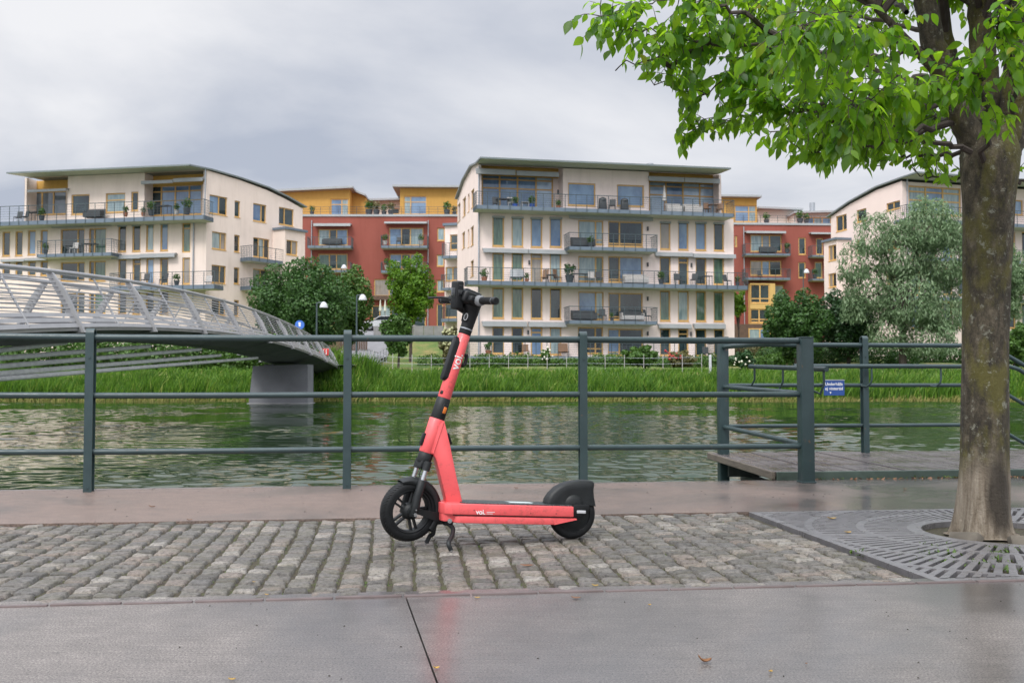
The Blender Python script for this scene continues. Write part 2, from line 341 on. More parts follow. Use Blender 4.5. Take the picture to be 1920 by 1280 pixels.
t = NT('canal_water'); t.set('Base Color', t.ramp(t.noise(.15, 3), [(.3, (.012, .030, .010)), (.7, (.022, .042, .014))])); t.set('Roughness', .04); t.set('IOR', 1.33); t.set('Specular IOR Level', .6)
w1 = t.noise(1.9, 3, .5, t.pos((1, 2.1, 1), (0, 0, R(14)))); w2 = t.noise(6.5, 4, .55, t.pos((1, 2.3, 1), (0, 0, R(-9)))); w0 = t.noise(.13, 3, .5, t.pos((1, .8, 1)))
amp = t.ramp(w0, [(.35, .25), (.6, 1.0)]); h = t.math('ADD', t.math('MULTIPLY', w1, .75), t.math('MULTIPLY', w2, .45)); pass; M_['canal_water'] = t.mat

def sheet(name, pts, z, mat, kind='structure', th=None):
    mb = MB(); poly = [Vector((p[0], p[1], z)) for p in pts]
    if th: mb.prism(poly, (0, 0, 0), (0, 0, -th))
    else: mb.add(poly, [tuple(range(len(poly)))])
    return tag(mb.build(name, mat), kind=kind)
VN, VF, VQ = 3.65, 5.71, 7.44          # near and far edge of the sett strip, quay edge
def strip(name, u0, u1, v0, v1, z, mat, th=None): return sheet(name, [UV(u0, v0), UV(u1, v0), UV(u1, v1), UV(u0, v1)], z, mat, th=th)
SEAM = -.01
# near pavement: two slabs either side of a slanting joint
ja, jb = atz(757, 1108), atz(820, 1280); jd = (jb-ja).normalized(); j0 = ja - jd*.0; j1 = ja + jd*9; g = .0028
pl = Vector((-jd.y, jd.x, 0))
def slab(name, side):
    s = g*side; a0 = j0+Vector((-s, 0, 0)); a1 = j1+Vector((-s, 0, 0)); far = UV(-45 if side > 0 else 45, VN-.03); near = UV(-45 if side > 0 else 45, -14)
    sheet(name, [a0, a1, near, far] if side > 0 else [a0, far, near, a1], 0, M_['slab_wet'], th=.1)
slab('pavement', 1); slab('pavement', -1)
strip('ground', -46, 46, -14.5, VQ-.06, -.035, M_['joint_soil'], th=1.6)
strip('far_pavement', -45, 45, VF+.012, VQ-.002, 0.0, M_['strip_pink'], th=.12)
strip('quay_edge', -45, 45, VQ+.002, VQ+.10, -.004, M_['strip_wet'], th=1.4)
# iron edging between setts and slab, in short lengths with small gaps
mb = MB(); u = -9.0
while u < 9:
    l = .245 + random.uniform(-.004, .004)
    mb.rbox((0, 0, 0), (l-.008, .022, .05), .004, frame(CU, CV, Vector((0, 0, 1)), UV(u+l/2, VN-.008+random.uniform(-.002, .002), -.018+random.uniform(-.002, .001)))); u += l
tag(mb.build('edging_strip', plain('edging_steel', (.13, .10, .095), .4, .2, var=.2, scale=12), smooth=True), kind='structure')
# setts, every stone modelled
def setts():
    vs = []; fs = []; n = 9; sx = .101; u = -5.4; gx = np.array([-1, -.9, -.62, -.3, 0, .3, .62, .9, 1.0])
    while u < 2.08:
        w = sx + random.uniform(-.006, .006); v = VN+.02 + random.uniform(0, .01)
        while v < VF-.03:
            d = random.choice((.070, .085, .10, .115)) + random.uniform(-.008, .01)
            if v+d > VF+.015: break
            if u+w > 2.07: break
            gp = random.uniform(.010, .015); gv = random.uniform(.012, .019); cu = u+w/2+random.uniform(-.003, .003); cv = v+d/2; hw = w/2-gp/2-random.uniform(-.003, .004); hd = d/2-gv/2-random.uniform(0, .0015)
            rot = random.uniform(-.08, .08); tx = random.uniform(-.0035, .0035); ty = random.uniform(-.006, .006); z0 = random.uniform(-.003, .002); off = cv*.0
            ph = [random.uniform(0, 6.28) for _ in range(6)]; b = len(vs); wav = .008*math.sin(cv*3+u*.7)+random.uniform(-.004, .004)
            for j in range(n):
                for i in range(n):
                    a, c = gx[i], gx[j]; k = .10; aa = a*math.sqrt(1-k*c*c); cc = c*math.sqrt(1-k*a*a)
                    e = max(abs(a), abs(c)); z = z0 + tx*a + ty*c*.4
                    x = aa*hw*(1+.03*math.sin(3*c+ph[0])); y = cc*hd*(1+.05*math.sin(3*a+ph[1]))
                    z += .0016*math.sin(2.5*a+ph[2])*math.cos(2.2*c+ph[3]) - (.0022 if e > .8 else 0) - (.016 if e > .99 else 0) + random.uniform(-.0008, .0008)
                    if e > .99: x *= 1.02; y *= 1.02
                    X = x*math.cos(rot)-y*math.sin(rot); Y = x*math.sin(rot)+y*math.cos(rot)
                    vs.append(UV(cu+X+wav, cv+Y, z))
            for j in range(n-1):
                for i in range(n-1): fs.append((b+j*n+i, b+j*n+i+1, b+(j+1)*n+i+1, b+(j+1)*n+i))
            v += d
        u += w
    o = npmesh('sett_paving', np.array([tuple(v) for v in vs]), np.array(fs), M_['cobble'], smooth=True); tag(o, kind='structure')
setts()
strip('moss_joints', -45, 2.07, VN+.006, VF+.01, -.0145, M_['joint_soil'])
strip('sett_ground', -45, -5.42, VN+.012, VF+.005, -.006, M_['cobble'])
strip('sett_ground', 4.22, 45, VN+.012, VF+.005, -.006, M_['cobble'])
# water
sheet('canal_water', [(-260, -60), (300, -60), (300, 62.5), (-260, 62.5)], -.56, M_['canal_water'])
def ripples():
    g = np.random.default_rng(11); Vs = []; Fs = []; off = 0; comps = []
    for i in range(96):
        lam = .09*(9.0**g.random()); th = g.normal(1.35, .55); comps.append((2*np.pi/lam*np.cos(th), 2*np.pi/lam*np.sin(th), g.uniform(0, 6.28), lam*.0026, lam))
    for (y0, y1, xw, dx, dy, lmin) in ((7.3, 11.6, 5.5, .032, .026, 0), (11.6, 20, 10, .052, .042, .15), (20, 62.5, 40, .17, .085, .36)):
        xs = np.arange(-xw-4, xw+4, dx); ys = np.linspace(y0, y1, int((y1-y0)/dy)+1); X, Y = np.meshgrid(xs, ys); Z = np.zeros_like(X)
        pa = .62+.38*np.tanh(1.6*(np.sin(X*.33+np.sin(Y*.21)*1.3+.6)+np.sin(Y*.55+X*.12+1.1)*.8+.25))
        for kx, ky, ph, a, lam in comps:
            if lam < lmin: continue
            Z += a*np.sin(kx*X+ky*Y+ph+.7*np.sin(X*.9+Y*.6+ph))
        Z *= pa*(1.0 if lmin == 0 else 1.10 if lmin < .3 else 1.6); V = np.stack([X, Y, Z-.5], -1).reshape(-1, 3); nx = len(xs); ny = len(ys)
        i = np.arange(nx-1)[None, :]+nx*np.arange(ny-1)[:, None]; Fs.append(np.stack([i, i+1, i+1+nx, i+nx], -1).reshape(-1, 4)+off); Vs.append(V); off += len(V)
    tag(npmesh('canal_water', np.concatenate(Vs), np.concatenate(Fs), M_['canal_water'], smooth=True), kind='structure')
ripples()
sheet('canal_bed', [(-260, -60), (300, -60), (300, 64), (-260, 64)], -2.2, M_['joint_soil'])
# far terrain
def ss(a, b, x): x = min(1, max(0, (x-a)/(b-a))); return x*x*(3-2*x)
def hz(x, y):
    z = -.9 + .85*ss(59.4, 62, y) + 1.35*ss(61.8, 66.2, y) + .9*ss(66, 80, y)
    e = ss(4.2, 2.0, abs(x+11.7)) if False else (1-ss(2.0, 4.2, abs(x+11.7)))*ss(60.8, 62.2, y); z = max(z, z+(1.56-z)*e)
    z += 4.4*ss(80, 108, y)*(1-.5*ss(8, 16, x))
    return z + .05*math.sin(x*.9)*math.cos(y*.7)
xs = np.concatenate([np.linspace(-900, -70, 8), np.linspace(-60, 70, 120), np.linspace(80, 900, 8)]); ys = np.concatenate([np.linspace(59.5, 68, 24), np.linspace(69, 125, 50), np.array([160, 250, 600, 2500])])
V = [(x, y, hz(x, y)) for y in ys for x in xs]; nx = len(xs)
Fq = np.array([(j*nx+i, j*nx+i+1, (j+1)*nx+i+1, (j+1)*nx+i) for j in range(len(ys)-1) for i in range(nx-1)])
tag(npmesh('far_bank', np.array(V), Fq, M_['bank_ground'], smooth=True), kind='structure')
# path from the bridge end up to the courtyard
mb = MB(); pth = [(-11.4, 61.4, 3.4), (-11.2, 66, 3.4), (-11.4, 72, 3.4), (-12.2, 80, 3.6), (-13.4, 92, 4.5), (-14.5, 106, 9)]; vs = []
fine = []
for (a, b) in zip(pth[:-1], pth[1:]):
    for k in range(6): fine.append([a[i]+(b[i]-a[i])*k/6 for i in range(3)])
fine.append(pth[-1])
for x, y, w in fine:
    z = max(hz(x, y), 1.62+(y-62)*.045)+.10; vs += [(x-w/2, y, z), (x+w/2, y, z)]
mb.add(vs, [(2*i, 2*i+1, 2*i+3, 2*i+2) for i in range(len(fine)-1)]); tag(mb.build('path', M_['path_asphalt']), kind='structure')
# reeds: one bed of blades
def reeds(name, n, x0, x1, y0, y1, h0, h1, w, mat, label, lean=.35, zoff=0, seg=3):
    X = rng.uniform(x0, x1, n); Y = rng.uniform(y0, y1, n); Z = np.array([max(-.55, hz(a, b))-.05 for a, b in zip(X, Y)])
    H = rng.uniform(h0*.8, h1, n)*(1+.12*np.sin(X*.7+Y)+.12*np.sin(X*2.1+1+Y*1.3)); q = rng.uniform(0, 2*np.pi, n); ln = rng.uniform(.05, lean, n)*H
    wind = .25*H*lean; ax = np.cos(q); ay = np.sin(q); fq = rng.uniform(-.9, .9, n); wx = np.cos(fq)*w/2; wy = np.sin(fq)*w/2
    vs = np.zeros((n, (seg+1)*2, 3))
    for k in range(seg+1):
        t = k/seg; cx = X + (ax*ln+wind)*t*t; cy = Y + ay*ln*t*t*.6; cz = Z + H*(t-.18*t*t*lean*2); ww = (1-.85*t*t)
        vs[:, 2*k, :] = np.stack([cx-wx*ww, cy-wy*ww, cz], 1); vs[:, 2*k+1, :] = np.stack([cx+wx*ww, cy+wy*ww, cz], 1)
    base = (np.arange(n)*(seg+1)*2)[:, None]; f = np.concatenate([base + np.array([2*k, 2*k+1, 2*k+3, 2*k+2]) for k in range(seg)], 0)
    o = npmesh(name, vs.reshape(-1, 3), f, mat); tag(o, label, name.replace('_', ' '), kind='stuff')
reeds('reeds', 46000, -46, 46, 59.6, 62.6, 1.15, 1.7, .075, M_['reed_blade'], 'dense bright green reeds along the far bank of the canal', .45)
reeds('reed_stubble', 9000, -46, 46, 59.1, 60.2, .25, .7, .06, M_['reed_dry'], 'pale yellowish reed stems standing at the far waterline', .9)
reeds('meadow_grass', 26000, -46, 46, 62.4, 66.5, .25, .6, .06, M_['reed_blade'], 'mown green grass of the slope behind the reeds', .7, seg=2)
# ================================================================ RAILING, DOCK, TREE GRATE
VR = 7.30; RG = M_['rail_green']; VB = VQ+.05
def Uof(px, v):      # u coordinate where pixel column px meets the vertical plane at v
    p = onplane(px, 800, UV(0, v), CV); return p.dot(CU)
posts = [Uof(168, VR), Uof(651, VR), Uof(1093, VR)]; UG = Uof(1511, VR)
def cane_post(u, v, h, label, group, z0=0.0, r=.031):
    base = UV(u, v, z0); o = thing('railing_post', base, label, 'railing post', group); w = .028
    prof = [(-r, 0), (-r, h-r)] + [(-r*math.cos(q), h-r+r*math.sin(q)) for q in np.linspace(.2, math.pi-.2, 9)] + [(r, h-r), (r, 0)]
    mb = MB(); vs = []; th = .006
    for (a, z) in prof:
        cx, cz = 0, h-r; 
        if z > h-r+1e-6: d = Vector((a, z-cz)).normalized()
        else: d = Vector((math.copysign(1, a), 0))
        for s_ in (-w, w):
            for k in (-th, th): vs.append(base + CU*s_ + CV*(a+d.x*k) + Vector((0, 0, z+d.y*k)))
    fs = []
    for i in range(len(prof)-1):
        A = i*4; B = A+4
        fs += [(A, A+1, B+1, B), (A+2, B+2, B+3, A+3), (A, B, B+2, A+2), (A+1, A+3, B+3, B+1)]
    fs += [(0, 2, 3, 1), (len(vs)-4, len(vs)-3, len(vs)-1, len(vs)-2)]
    mb.add(vs, fs); mb.build('strap', RG, o, smooth=True, ang=30)
    m2 = MB()
    for s_ in (-1, 1):
        for z in (.03, h-.20): m2.tube([base+CV*(s_*(r+.004))+Vector((0, 0, z)), base+CV*(s_*(r+.012))+Vector((0, 0, z))], .008, 8)
    m2.build('bolt', RG, o); return o
lab = ['dark green strap railing post left of the scooter, nearest the bridge', 'dark green strap railing post just left of the scooter front wheel', 'dark green strap railing post standing behind the scooter rear wheel']
for u, l in zip(posts, lab): cane_post(u, VR, 1.135, l, 'strap posts of the quay railing')
rl = thing('quay_railing', UV(0, VR, 0), 'three long dark green tube rails running along the quay edge', 'railing')
for z, r in ((1.08, .0235), (.672, .021), (.278, .021)):
    MB().tube([UV(-8.5+(UG-.05+8.5)*k/14, VR, z+.003*math.sin(k*1.3)) for k in range(15)], r, 16).build('rail', RG, rl, smooth=True, ang=60)
def square_post(p, w, h, label, cap=True):
    o = thing('gate_post', p, label, 'post'); M = frame(CU, CV, Vector((0, 0, 1)), p)
    MB().rbox((0, 0, h/2), (w, w, h), .008, M).build('shaft', RG, o, smooth=True)
    MB().rbox((0, 0, h+.003), (w*1.0, w*1.0, .012), .003, M).build('cap', RG, o, smooth=True)
    MB().rbox((0, 0, .006), (w*1.12, w*1.12, .012), .002, M).build('foot_plate', RG, o); return o
square_post(UV(UG, VR, 0), .100, 1.10, 'thick square dark green post with rust chips at the front corner of the dock')
DZ = .06; dl = atz(1456, 884, DZ); DU = dl.dot(CU); DV0 = VQ+.12; DV1 = 9.62
pb = UV(Uof(1356, 9.4), 9.40, 0)
o = square_post(Vector((pb.x, pb.y, -.25)), .094, 1.44, 'thick square dark green post at the far corner of the wooden dock')
# dock
dk = thing('dock', UV(DU, DV0, -.1), 'wet wooden dock platform reaching out over the canal', 'dock')
v_ = DV0; DR = 8.6
dvd = Vector((-.050, 1, 0)).normalized(); M = frame(CU, dvd, Vector((0, 0, 1)), UV(0, DV0)-dvd*DV0); mb = MB()
u = DU
while u < DR:
    w = .135; mb.rbox((u+w/2, (DV0+DV1)/2, DZ-.022+random.uniform(-.003, .003)), (w-.020, DV1-DV0, .044), .005, M, 1); u += w
mb.build('planking', M_['dock_wood'], dk)
mb = MB(); mb.rbox((DU-.02, (DV0+DV1)/2, DZ-.032), (.030, DV1-DV0+.01, .062), .006, M); mb.build('side_board', M_['dock_edge_wood'], dk)
mb = MB(); mb.rbox(((DU+DR)/2, DV0-.018, DZ-.05), (DR-DU, .03, .10), .006, M)
mb.build('front_board', plain('dock_front', (.05, .075, .06), .6, var=.25, scale=9), dk)
mb = MB()
for vv in (DV0+.35, DV1-.25): mb.bx(DU+.1, DR, vv-.07, vv+.07, DZ-.21, DZ-.046, M)
for uu in (DU+.35, DU+2.2, DU+4.1): 
    mb.bx(uu-.06, uu+.06, DV0+.04, DV1-.05, DZ-.33, DZ-.215, M)
mb.build('beam', plain('dock_beam', (.04, .05, .045), .7), dk)
mb = MB()
for uu in (DU+.5, DU+2.3, DU+4.1):
    for vv in (DV0+.5, DV1-.5): mb.tube([M @ Vector((uu, vv, -1.9)), M @ Vector((uu, vv, -.27))], .09, 12)
mb.build('pile', M_['wood_brown'], dk)
# dock railing along the far side, with handrail
VD = 9.40; dr = thing('dock_railing', UV(DU+1, VD, DZ), 'dark green tube railing along the far side of the dock with lower handrail', 'railing')
uR = Uof(1860, VD); uL = pb.dot(CU)+.05
dn = [(.55, -.30), (1.1, -.61), (1.7, -.95)]
for z, r in ((1.125, .022), (.727, .019), (.33, .019)):
    ext = [UV(uR+a, VD, z+b) for a, b in dn]
    MB().tube([UV(uL, VD, z), UV((uL+uR)/2, VD, z), UV(uR, VD, z)]+ext, r, 12).build('rail', RG, dr, smooth=True, ang=60)
hz_ = .915; VH = VD-.10; uH0 = Uof(1490, VH); uH1 = Uof(1895, VH)
MB().tube([UV(uH0, VH, hz_), UV(uH1, VH, hz_), UV(uH1+.10, VH, hz_-.03)]+[UV(uH1+a, VH, hz_+b) for a, b in ((.6, -.33), (1.3, -.72))], .021, 12).build('handrail', RG, dr, smooth=True, ang=60)
for px in (1636, 1766, 1893):
    uu = Uof(px, VH); MB().tube([UV(uu, VH, hz_), UV(uu, VH, hz_-.13), UV(uu-.01, VH, .75), UV(uu-.03, VH+.04, .715), UV(uu-.07, VD-.02, .722)], .0095, 8).build('bracket', RG, dr, smooth=True, ang=60)
cane_post(Uof(1622, VD), VD, 1.15, 'dark green strap post of the dock railing between square post and tree', 'strap posts of the dock railing', DZ)
cane_post(Uof(1985, VD), VD, 1.15, 'dark green strap post of the dock railing at the top of the ramp', 'strap posts of the dock railing', DZ)
# side railing of the dock
sr = thing('dock_side_railing', UV(UG, VR+.1, 0), 'short tube railing joining the two square posts at the dock side', 'railing')
a_ = UV(UG, VR+.05); b_ = Vector((pb.x, pb.y, 0))
for z0, z1, r in ((1.085, 1.10, .022), (.675, .715, .021), (.285, .325, .021)):
    MB().tube([a_+Vector((0, 0, z0)), (a_+b_)/2+Vector((0, 0, (z0+z1)/2)), b_+Vector((0, 0, z1))], r, 12).build('rail', RG, sr, smooth=True, ang=60)
h0 = onplane(1550, 692, UV(0, VR-.06), CV); dd = (b_-a_).normalized(); h1 = h0 + dd*1.78; h1.z = h0.z+.045
MB().tube([h0, (h0+h1)/2, h1], .020, 12).build('handrail', RG, sr, smooth=True, ang=60)
for k in (.03, .52, .93):
    p = h0.lerp(h1, k); q = a_.lerp(b_, max(.02, k)); q.z = .70
    MB().tube([p, p+Vector((0, 0, -.12)), p+Vector((0, 0, -.165))+(q-p)*.15, Vector((p.x*.55+q.x*.45, p.y*.55+q.y*.45, .695)), q], .0095, 8).build('bracket', RG, sr, smooth=True, ang=60)
# blue enamel notice
sp = UV(Uof(1565, VD-.05), VD-.05, .70); sg = thing('notice_sign', sp, 'small blue enamel notice with white lettering hung on the dock railing', 'sign')
M = frame(CU, Vector((0, 0, 1)), -CV, sp)
MB().rbox((0, 0, 0), (.212, .145, .006), .002, M).build('plate', M_['blue_enamel'], sg)
MB().rbox((0, .078, -.001), (.218, .010, .010), .002, M).build('top_edge', M_['pipe_grey'], sg)
lm = MB()
for body, x, y, s_ in (('Underhålls', -.095, .026, .042), ('ej vintertid', -.095, -.018, .042)):
    t_ = text_mesh(body, s_, M @ Matrix.Translation((x, y, .0045)), .0004, .0006); lm.add(t_.v, t_.f)
lm.prism([M @ Vector(p) for p in ((-.05, -.038, .004), (-.03, -.038, .004), (-.04, -.056, .004))], (0, 0, 0), -CV*.001)
lm.build('lettering', M_['white_mark'], sg)
# ---- tree grate
GC = Vector((3.13, 4.80)); GU0, GU1, GV0, GV1 = 2.10, 4.18, VN+.015, VF-.005
gr = thing('tree_grate', UV(GC.x, GC.y, 0), 'square cast iron tree grate with rings of radial slots around the trunk', 'tree grate')
def clip(poly, u0, u1, v0, v1):
    for ax, lim, sg_ in ((0, u0, 1), (0, u1, -1), (1, v0, 1), (1, v1, -1)):
        o_ = []
        for i in range(len(poly)):
            a, b = poly[i-1], poly[i]; ia = (a[ax]-lim)*sg_ >= 0; ib = (b[ax]-lim)*sg_ >= 0
            if ia != ib: k = (lim-a[ax])/(b[ax]-a[ax]); o_.append((a[0]+(b[0]-a[0])*k, a[1]+(b[1]-a[1])*k))
            if ib: o_.append(b)
        poly = o_
        if len(poly) < 3: return None
    return poly
gp = MB()
def gadd(poly, z=0.0, inset=.045):
    p = clip(poly, GU0+inset, GU1-inset, GV0+inset, GV1-inset)
    if p: gp.prism([UV(a, b, z) for a, b in p], (0, 0, 0), (0, 0, -.03))
z1 = .0
for (u0, u1, v0, v1) in ((GU0, GU1, GV0, GV0+.047), (GU0, GU1, GV1-.047, GV1), (GU0, GU0+.047, GV0+.047, GV1-.047), (GU1-.047, GU1, GV0+.047, GV1-.047)):
    gp.prism([UV(a, b, .001) for a, b in ((u0, v0), (u1, v0), (u1, v1), (u0, v1))], (0, 0, 0), (0, 0, -.034))
rings = [(.40, .47), (.685, .725), (.95, .99), (1.22, 1.26), (1.48, 1.52)]
for r0, r1 in rings:
    n = 96
    for k in range(n):
        a, b = 2*math.pi*k/n, 2*math.pi*(k+1)/n
        gadd([(GC.x+r*math.cos(q), GC.y+r*math.sin(q)) for r, q in ((r0, a), (r1, a), (r1, b), (r0, b))], .0005)
for i in range(len(rings)-1):
    r0 = rings[i][1]-.002; r1 = rings[i+1][0]+.002; n = int(2*math.pi*(r0+r1)/2/.052)
    for k in range(n):
        a = 2*math.pi*(k+.5*(i % 2))/n; d = (math.cos(a), math.sin(a)); w0 = .0135; w1 = .0135*r1/r0
        gadd([(GC.x+d[0]*r-s_*d[1]*w, GC.y+d[1]*r+s_*d[0]*w) for r, s_, w in ((r0, -1, w0), (r1, -1, w1), (r1, 1, w1), (r0, 1, w0))])
gp.build('slotted_plate', M_['iron_grate'], gr)
sm = MB()
for a in (0, math.pi): 
    for k in range(1): 
        d = (math.cos(a), math.sin(a)); p0 = (GC.x+d[0]*.41, GC.y+.0); p1 = (GU0+.01 if a else GU1-.01, GC.y)
        sm = MB(); sm.prism([UV(p0[0], p0[1]-.032, .0012), UV(p1[0], p1[1]-.032, .0012), UV(p1[0], p1[1]-.004, .0012), UV(p0[0], p0[1]-.004, .0012)], (0, 0, 0), (0, 0, -.03))
        sm.build('plate_joint', M_['iron_grate'], gr); sm = MB(); sm.prism([UV(p0[0], p0[1]+.004, .0012), UV(p1[0], p1[1]+.004, .0012), UV(p1[0], p1[1]+.032, .0012), UV(p0[0], p0[1]+.032, .0012)], (0, 0, 0), (0, 0, -.03)); sm.build('plate_joint', M_['iron_grate'], gr)
strip('tree_pit_soil', GU0, GU1, GV0, GV1, -.03, M_['joint_soil'])
# concrete chocks by the trunk
for q, rr, l in ((200, .30, 'broken grey concrete chock on the left of the tree foot'), (255, .30, 'low broken concrete slab in front of the tree foot'), (312, .33, 'broken grey concrete chock on the right of the tree foot')):
    p = UV(GC.x+rr*math.cos(R(q)), GC.y+rr*math.sin(R(q)), .0); rad = (CU*math.cos(R(q))+CV*math.sin(R(q))); tg = Vector((-rad.y, rad.x, 0))
    mb = MB(); mb.rbox((0, 0, -.012), (.17, .045, .055), .008, frame(tg, (rad+Vector((0, 0, .55))).normalized(), (Vector((0, 0, 1))-rad*.55).normalized(), p))
    for i, v in enumerate(mb.v): mb.v[i] = (v[0]+.008*math.sin(v[1]*60), v[1]+.008*math.sin(v[2]*70), v[2]+.01*math.sin(v[0]*50))
    tag(mb.build('concrete_chock', plain('chock_concrete', (.115, .10, .08), .85, var=.2, scale=14, bump=.4), loc=p, smooth=True), l, 'concrete chock', 'concrete chocks round the tree')

# ================================================================ NEAR STREET TREE
t = NT('bark_near'); vz = t.pos((1, 1, .45)); c = t.ramp(t.noise(19, 8, .75, vz), [(.34, (.015, .012, .008)), (.5, (.050, .040, .025)), (.66, (.14, .115, .08))])
mo = t.ramp(t.noise(4.2, 6, .7, t.pos((1, 1, .5))), [(.47, 0.0), (.58, .85)]); c = t.mix(mo, c, (.095, .085, .016))
li = t.ramp(t.noise(21, 8, .78), [(.565, 0.0), (.63, .8)]); c = t.mix(li, c, (.24, .24, .19))
sep_ = t.n.new('ShaderNodeSeparateXYZ'); t.l.new(t.geo().outputs['Position'], sep_.inputs[0])
low = t.n.new('ShaderNodeMapRange'); t.l.new(t.math('ADD', sep_.outputs[2], t.math('MULTIPLY', t.noise(5, 5), .25)), low.inputs[0]); low.inputs[1].default_value = .52; low.inputs[2].default_value = .38
vb = t.ramp(t.noise(22, 6, .65, t.pos((1.6, 1.6, .07))), [(.3, (.07, .05, .032)), (.5, (.19, .155, .115)), (.72, (.31, .27, .215))]); c = t.mix(low.outputs[0], c, vb)
# wet dark stain low on the front
st = t.n.new('ShaderNodeVectorMath'); st.operation = 'DISTANCE'; mp = t.n.new('ShaderNodeMapping'); mp.inputs['Scale'].default_value = (1, .6, .42); t.l.new(t.geo().outputs['Position'], mp.inputs[0])
tb = UV(3.13, 4.83); stp = atz(1858, 905, .24); t.l.new(mp.outputs[0], st.inputs[0]); st.inputs[1].default_value = (tb.x+.035, (tb.y-.13)*.6, .20*.42)
ex = t.math('DIVIDE', t.math('SUBTRACT', sep_.outputs[0], 2.462), .062); ez = t.math('DIVIDE', t.math('SUBTRACT', sep_.outputs[2], .20), .19)
ee = t.math('ADD', t.math('ADD', t.math('MULTIPLY', ex, ex), t.math('MULTIPLY', ez, ez)), t.math('MULTIPLY', t.noise(16, 5, .6, t.pos((1, 1, .4))), 1.3)); sf = t.ramp(t.math('MULTIPLY', ee, .4), [(.46, .86), (.86, 0.0)]); c = t.mix(sf, c, (.022, .017, .012)); t.set('Base Color', c)
t.set('Roughness', .85); t.bump(t.math('ADD', t.noise(26, 7, .7, vz), t.math('MULTIPLY', t.noise(70, 4, .7), .5)), .9, .018); M_['bark_near'] = t.mat
TB = UV(3.13, 4.83); TD = TB.y
tree = thing('street_tree', TB, 'broadleaf street tree with mossy trunk growing from the iron grate at right', 'tree')
def atd(px, py, Y): return aty(px, py, Y)
tk = MB(); prof = []
for py, px, wpx in ((1016, 1846, 142), (1004, 1846, 130), (985, 1845, 118), (960, 1845, 110), (920, 1845, 103), (860, 1846, 97), (760, 1846, 93), (640, 1847, 92), (540, 1849, 94), (440, 1852, 99), (380, 1854, 104), (330, 1857, 115), (290, 1858, 120), (262, 1860, 102), (225, 1862, 70)):
    p = atd(px, py, TD); prof.append((p, wpx/2*TD/F*.875))
n = 40; rows = []; vs = []
pf = []
for i in range(len(prof)-1):
    for k in range(5): pf.append((prof[i][0].lerp(prof[i+1][0], k/5), prof[i][1]+(prof[i+1][1]-prof[i][1])*k/5))
pf.append(prof[-1])
for (p, r) in pf:
    for k in range(n):
        q = 2*math.pi*k/n; z = p.z; fl = .10*max(0, 1-z/.25)
        rr = r*(1+fl*math.sin(5*q+.6)+.025*math.sin(3*q+z*3)+.018*math.sin(7*q-z*5)+.012*math.sin(13*q+z*9)); vs.append((p.x+rr*math.cos(q), p.y+rr*math.sin(q), max(z, -.02)))
fs = [(i*n+k, i*n+(k+1) % n, (i+1)*n+(k+1) % n, (i+1)*n+k) for i in range(len(pf)-1) for k in range(n)]
tk.add(vs, fs); tk.build('trunk', M_['bark_near'], tree, smooth=True, ang=80)
def bez(pts, n):
    o_ = []; P = [Vector(p) for p in pts]
    P = [P[0]*2-P[1]]+P+[P[-1]*2-P[-2]]
    for i in range(1, len(P)-2):
        for k in range(n):
            s_ = k/n; o_.append(.5*((2*P[i])+(P[i+1]-P[i-1])*s_+(2*P[i-1]-5*P[i]+4*P[i+1]-P[i+2])*s_*s_+(-P[i-1]+3*P[i]-3*P[i+1]+P[i+2])*s_**3))
    o_.append(P[-2]); return o_
limbs = []
def limb(pts, r0, r1, n=8, sides=14):
    c = bez([atd(*p) if not isinstance(p, Vector) else p for p in pts], n); m = len(c)
    r0 *= .88; r1 *= .82; rs = [r0+(r1-r0)*i/(m-1) for i in range(m)]
    mb = MB(); c2 = [p+Vector((random.uniform(-1, 1), random.uniform(-1, 1), 0))*rs[i]*.12 for i, p in enumerate(c)]
    mb.tube(c2, rs, sides); mb.build('limb', M_['bark_near'], tree, smooth=True, ang=80); limbs.append((c, rs)); return c
limb([(1846, 340, TD), (1822, 262, TD), (1772, 150, TD-.08), (1742, 40, TD-.15), (1720, -120, TD-.2), (1690, -300, TD-.3)], .088, .05)
limb([(1855, 330, TD), (1852, 230, TD+.06), (1842, 100, TD+.08), (1836, -30, TD+.1), (1830, -260, TD+.2)], .10, .055)
limb([(1870, 320, TD), (1890, 240, TD), (1912, 120, TD-.1), (1935, -20, TD-.1), (1980, -200, TD-.1)], .085, .05)
limb([(1840, 300, TD), (1815, 215, TD+.15), (1782, 110, TD+.25), (1768, 20, TD+.3), (1750, -160, TD+.5)], .062, .035)
limb([(1880, 310, TD+.04), (1930, 220, TD+.2), (2010, 90, TD+.3), (2120, -60, TD+.3)], .07, .03)
limb([(1868, 300, TD+.05), (1893, 160, TD+.22), (1900, 20, TD+.3), (1905, -150, TD+.4)], .06, .03)
limb([(1792, 200, TD-.03), (1745, 125, TD-.12), (1690, 65, TD-.22), (1628, 0, TD-.3), (1560, -70, TD-.4)], .034, .014)
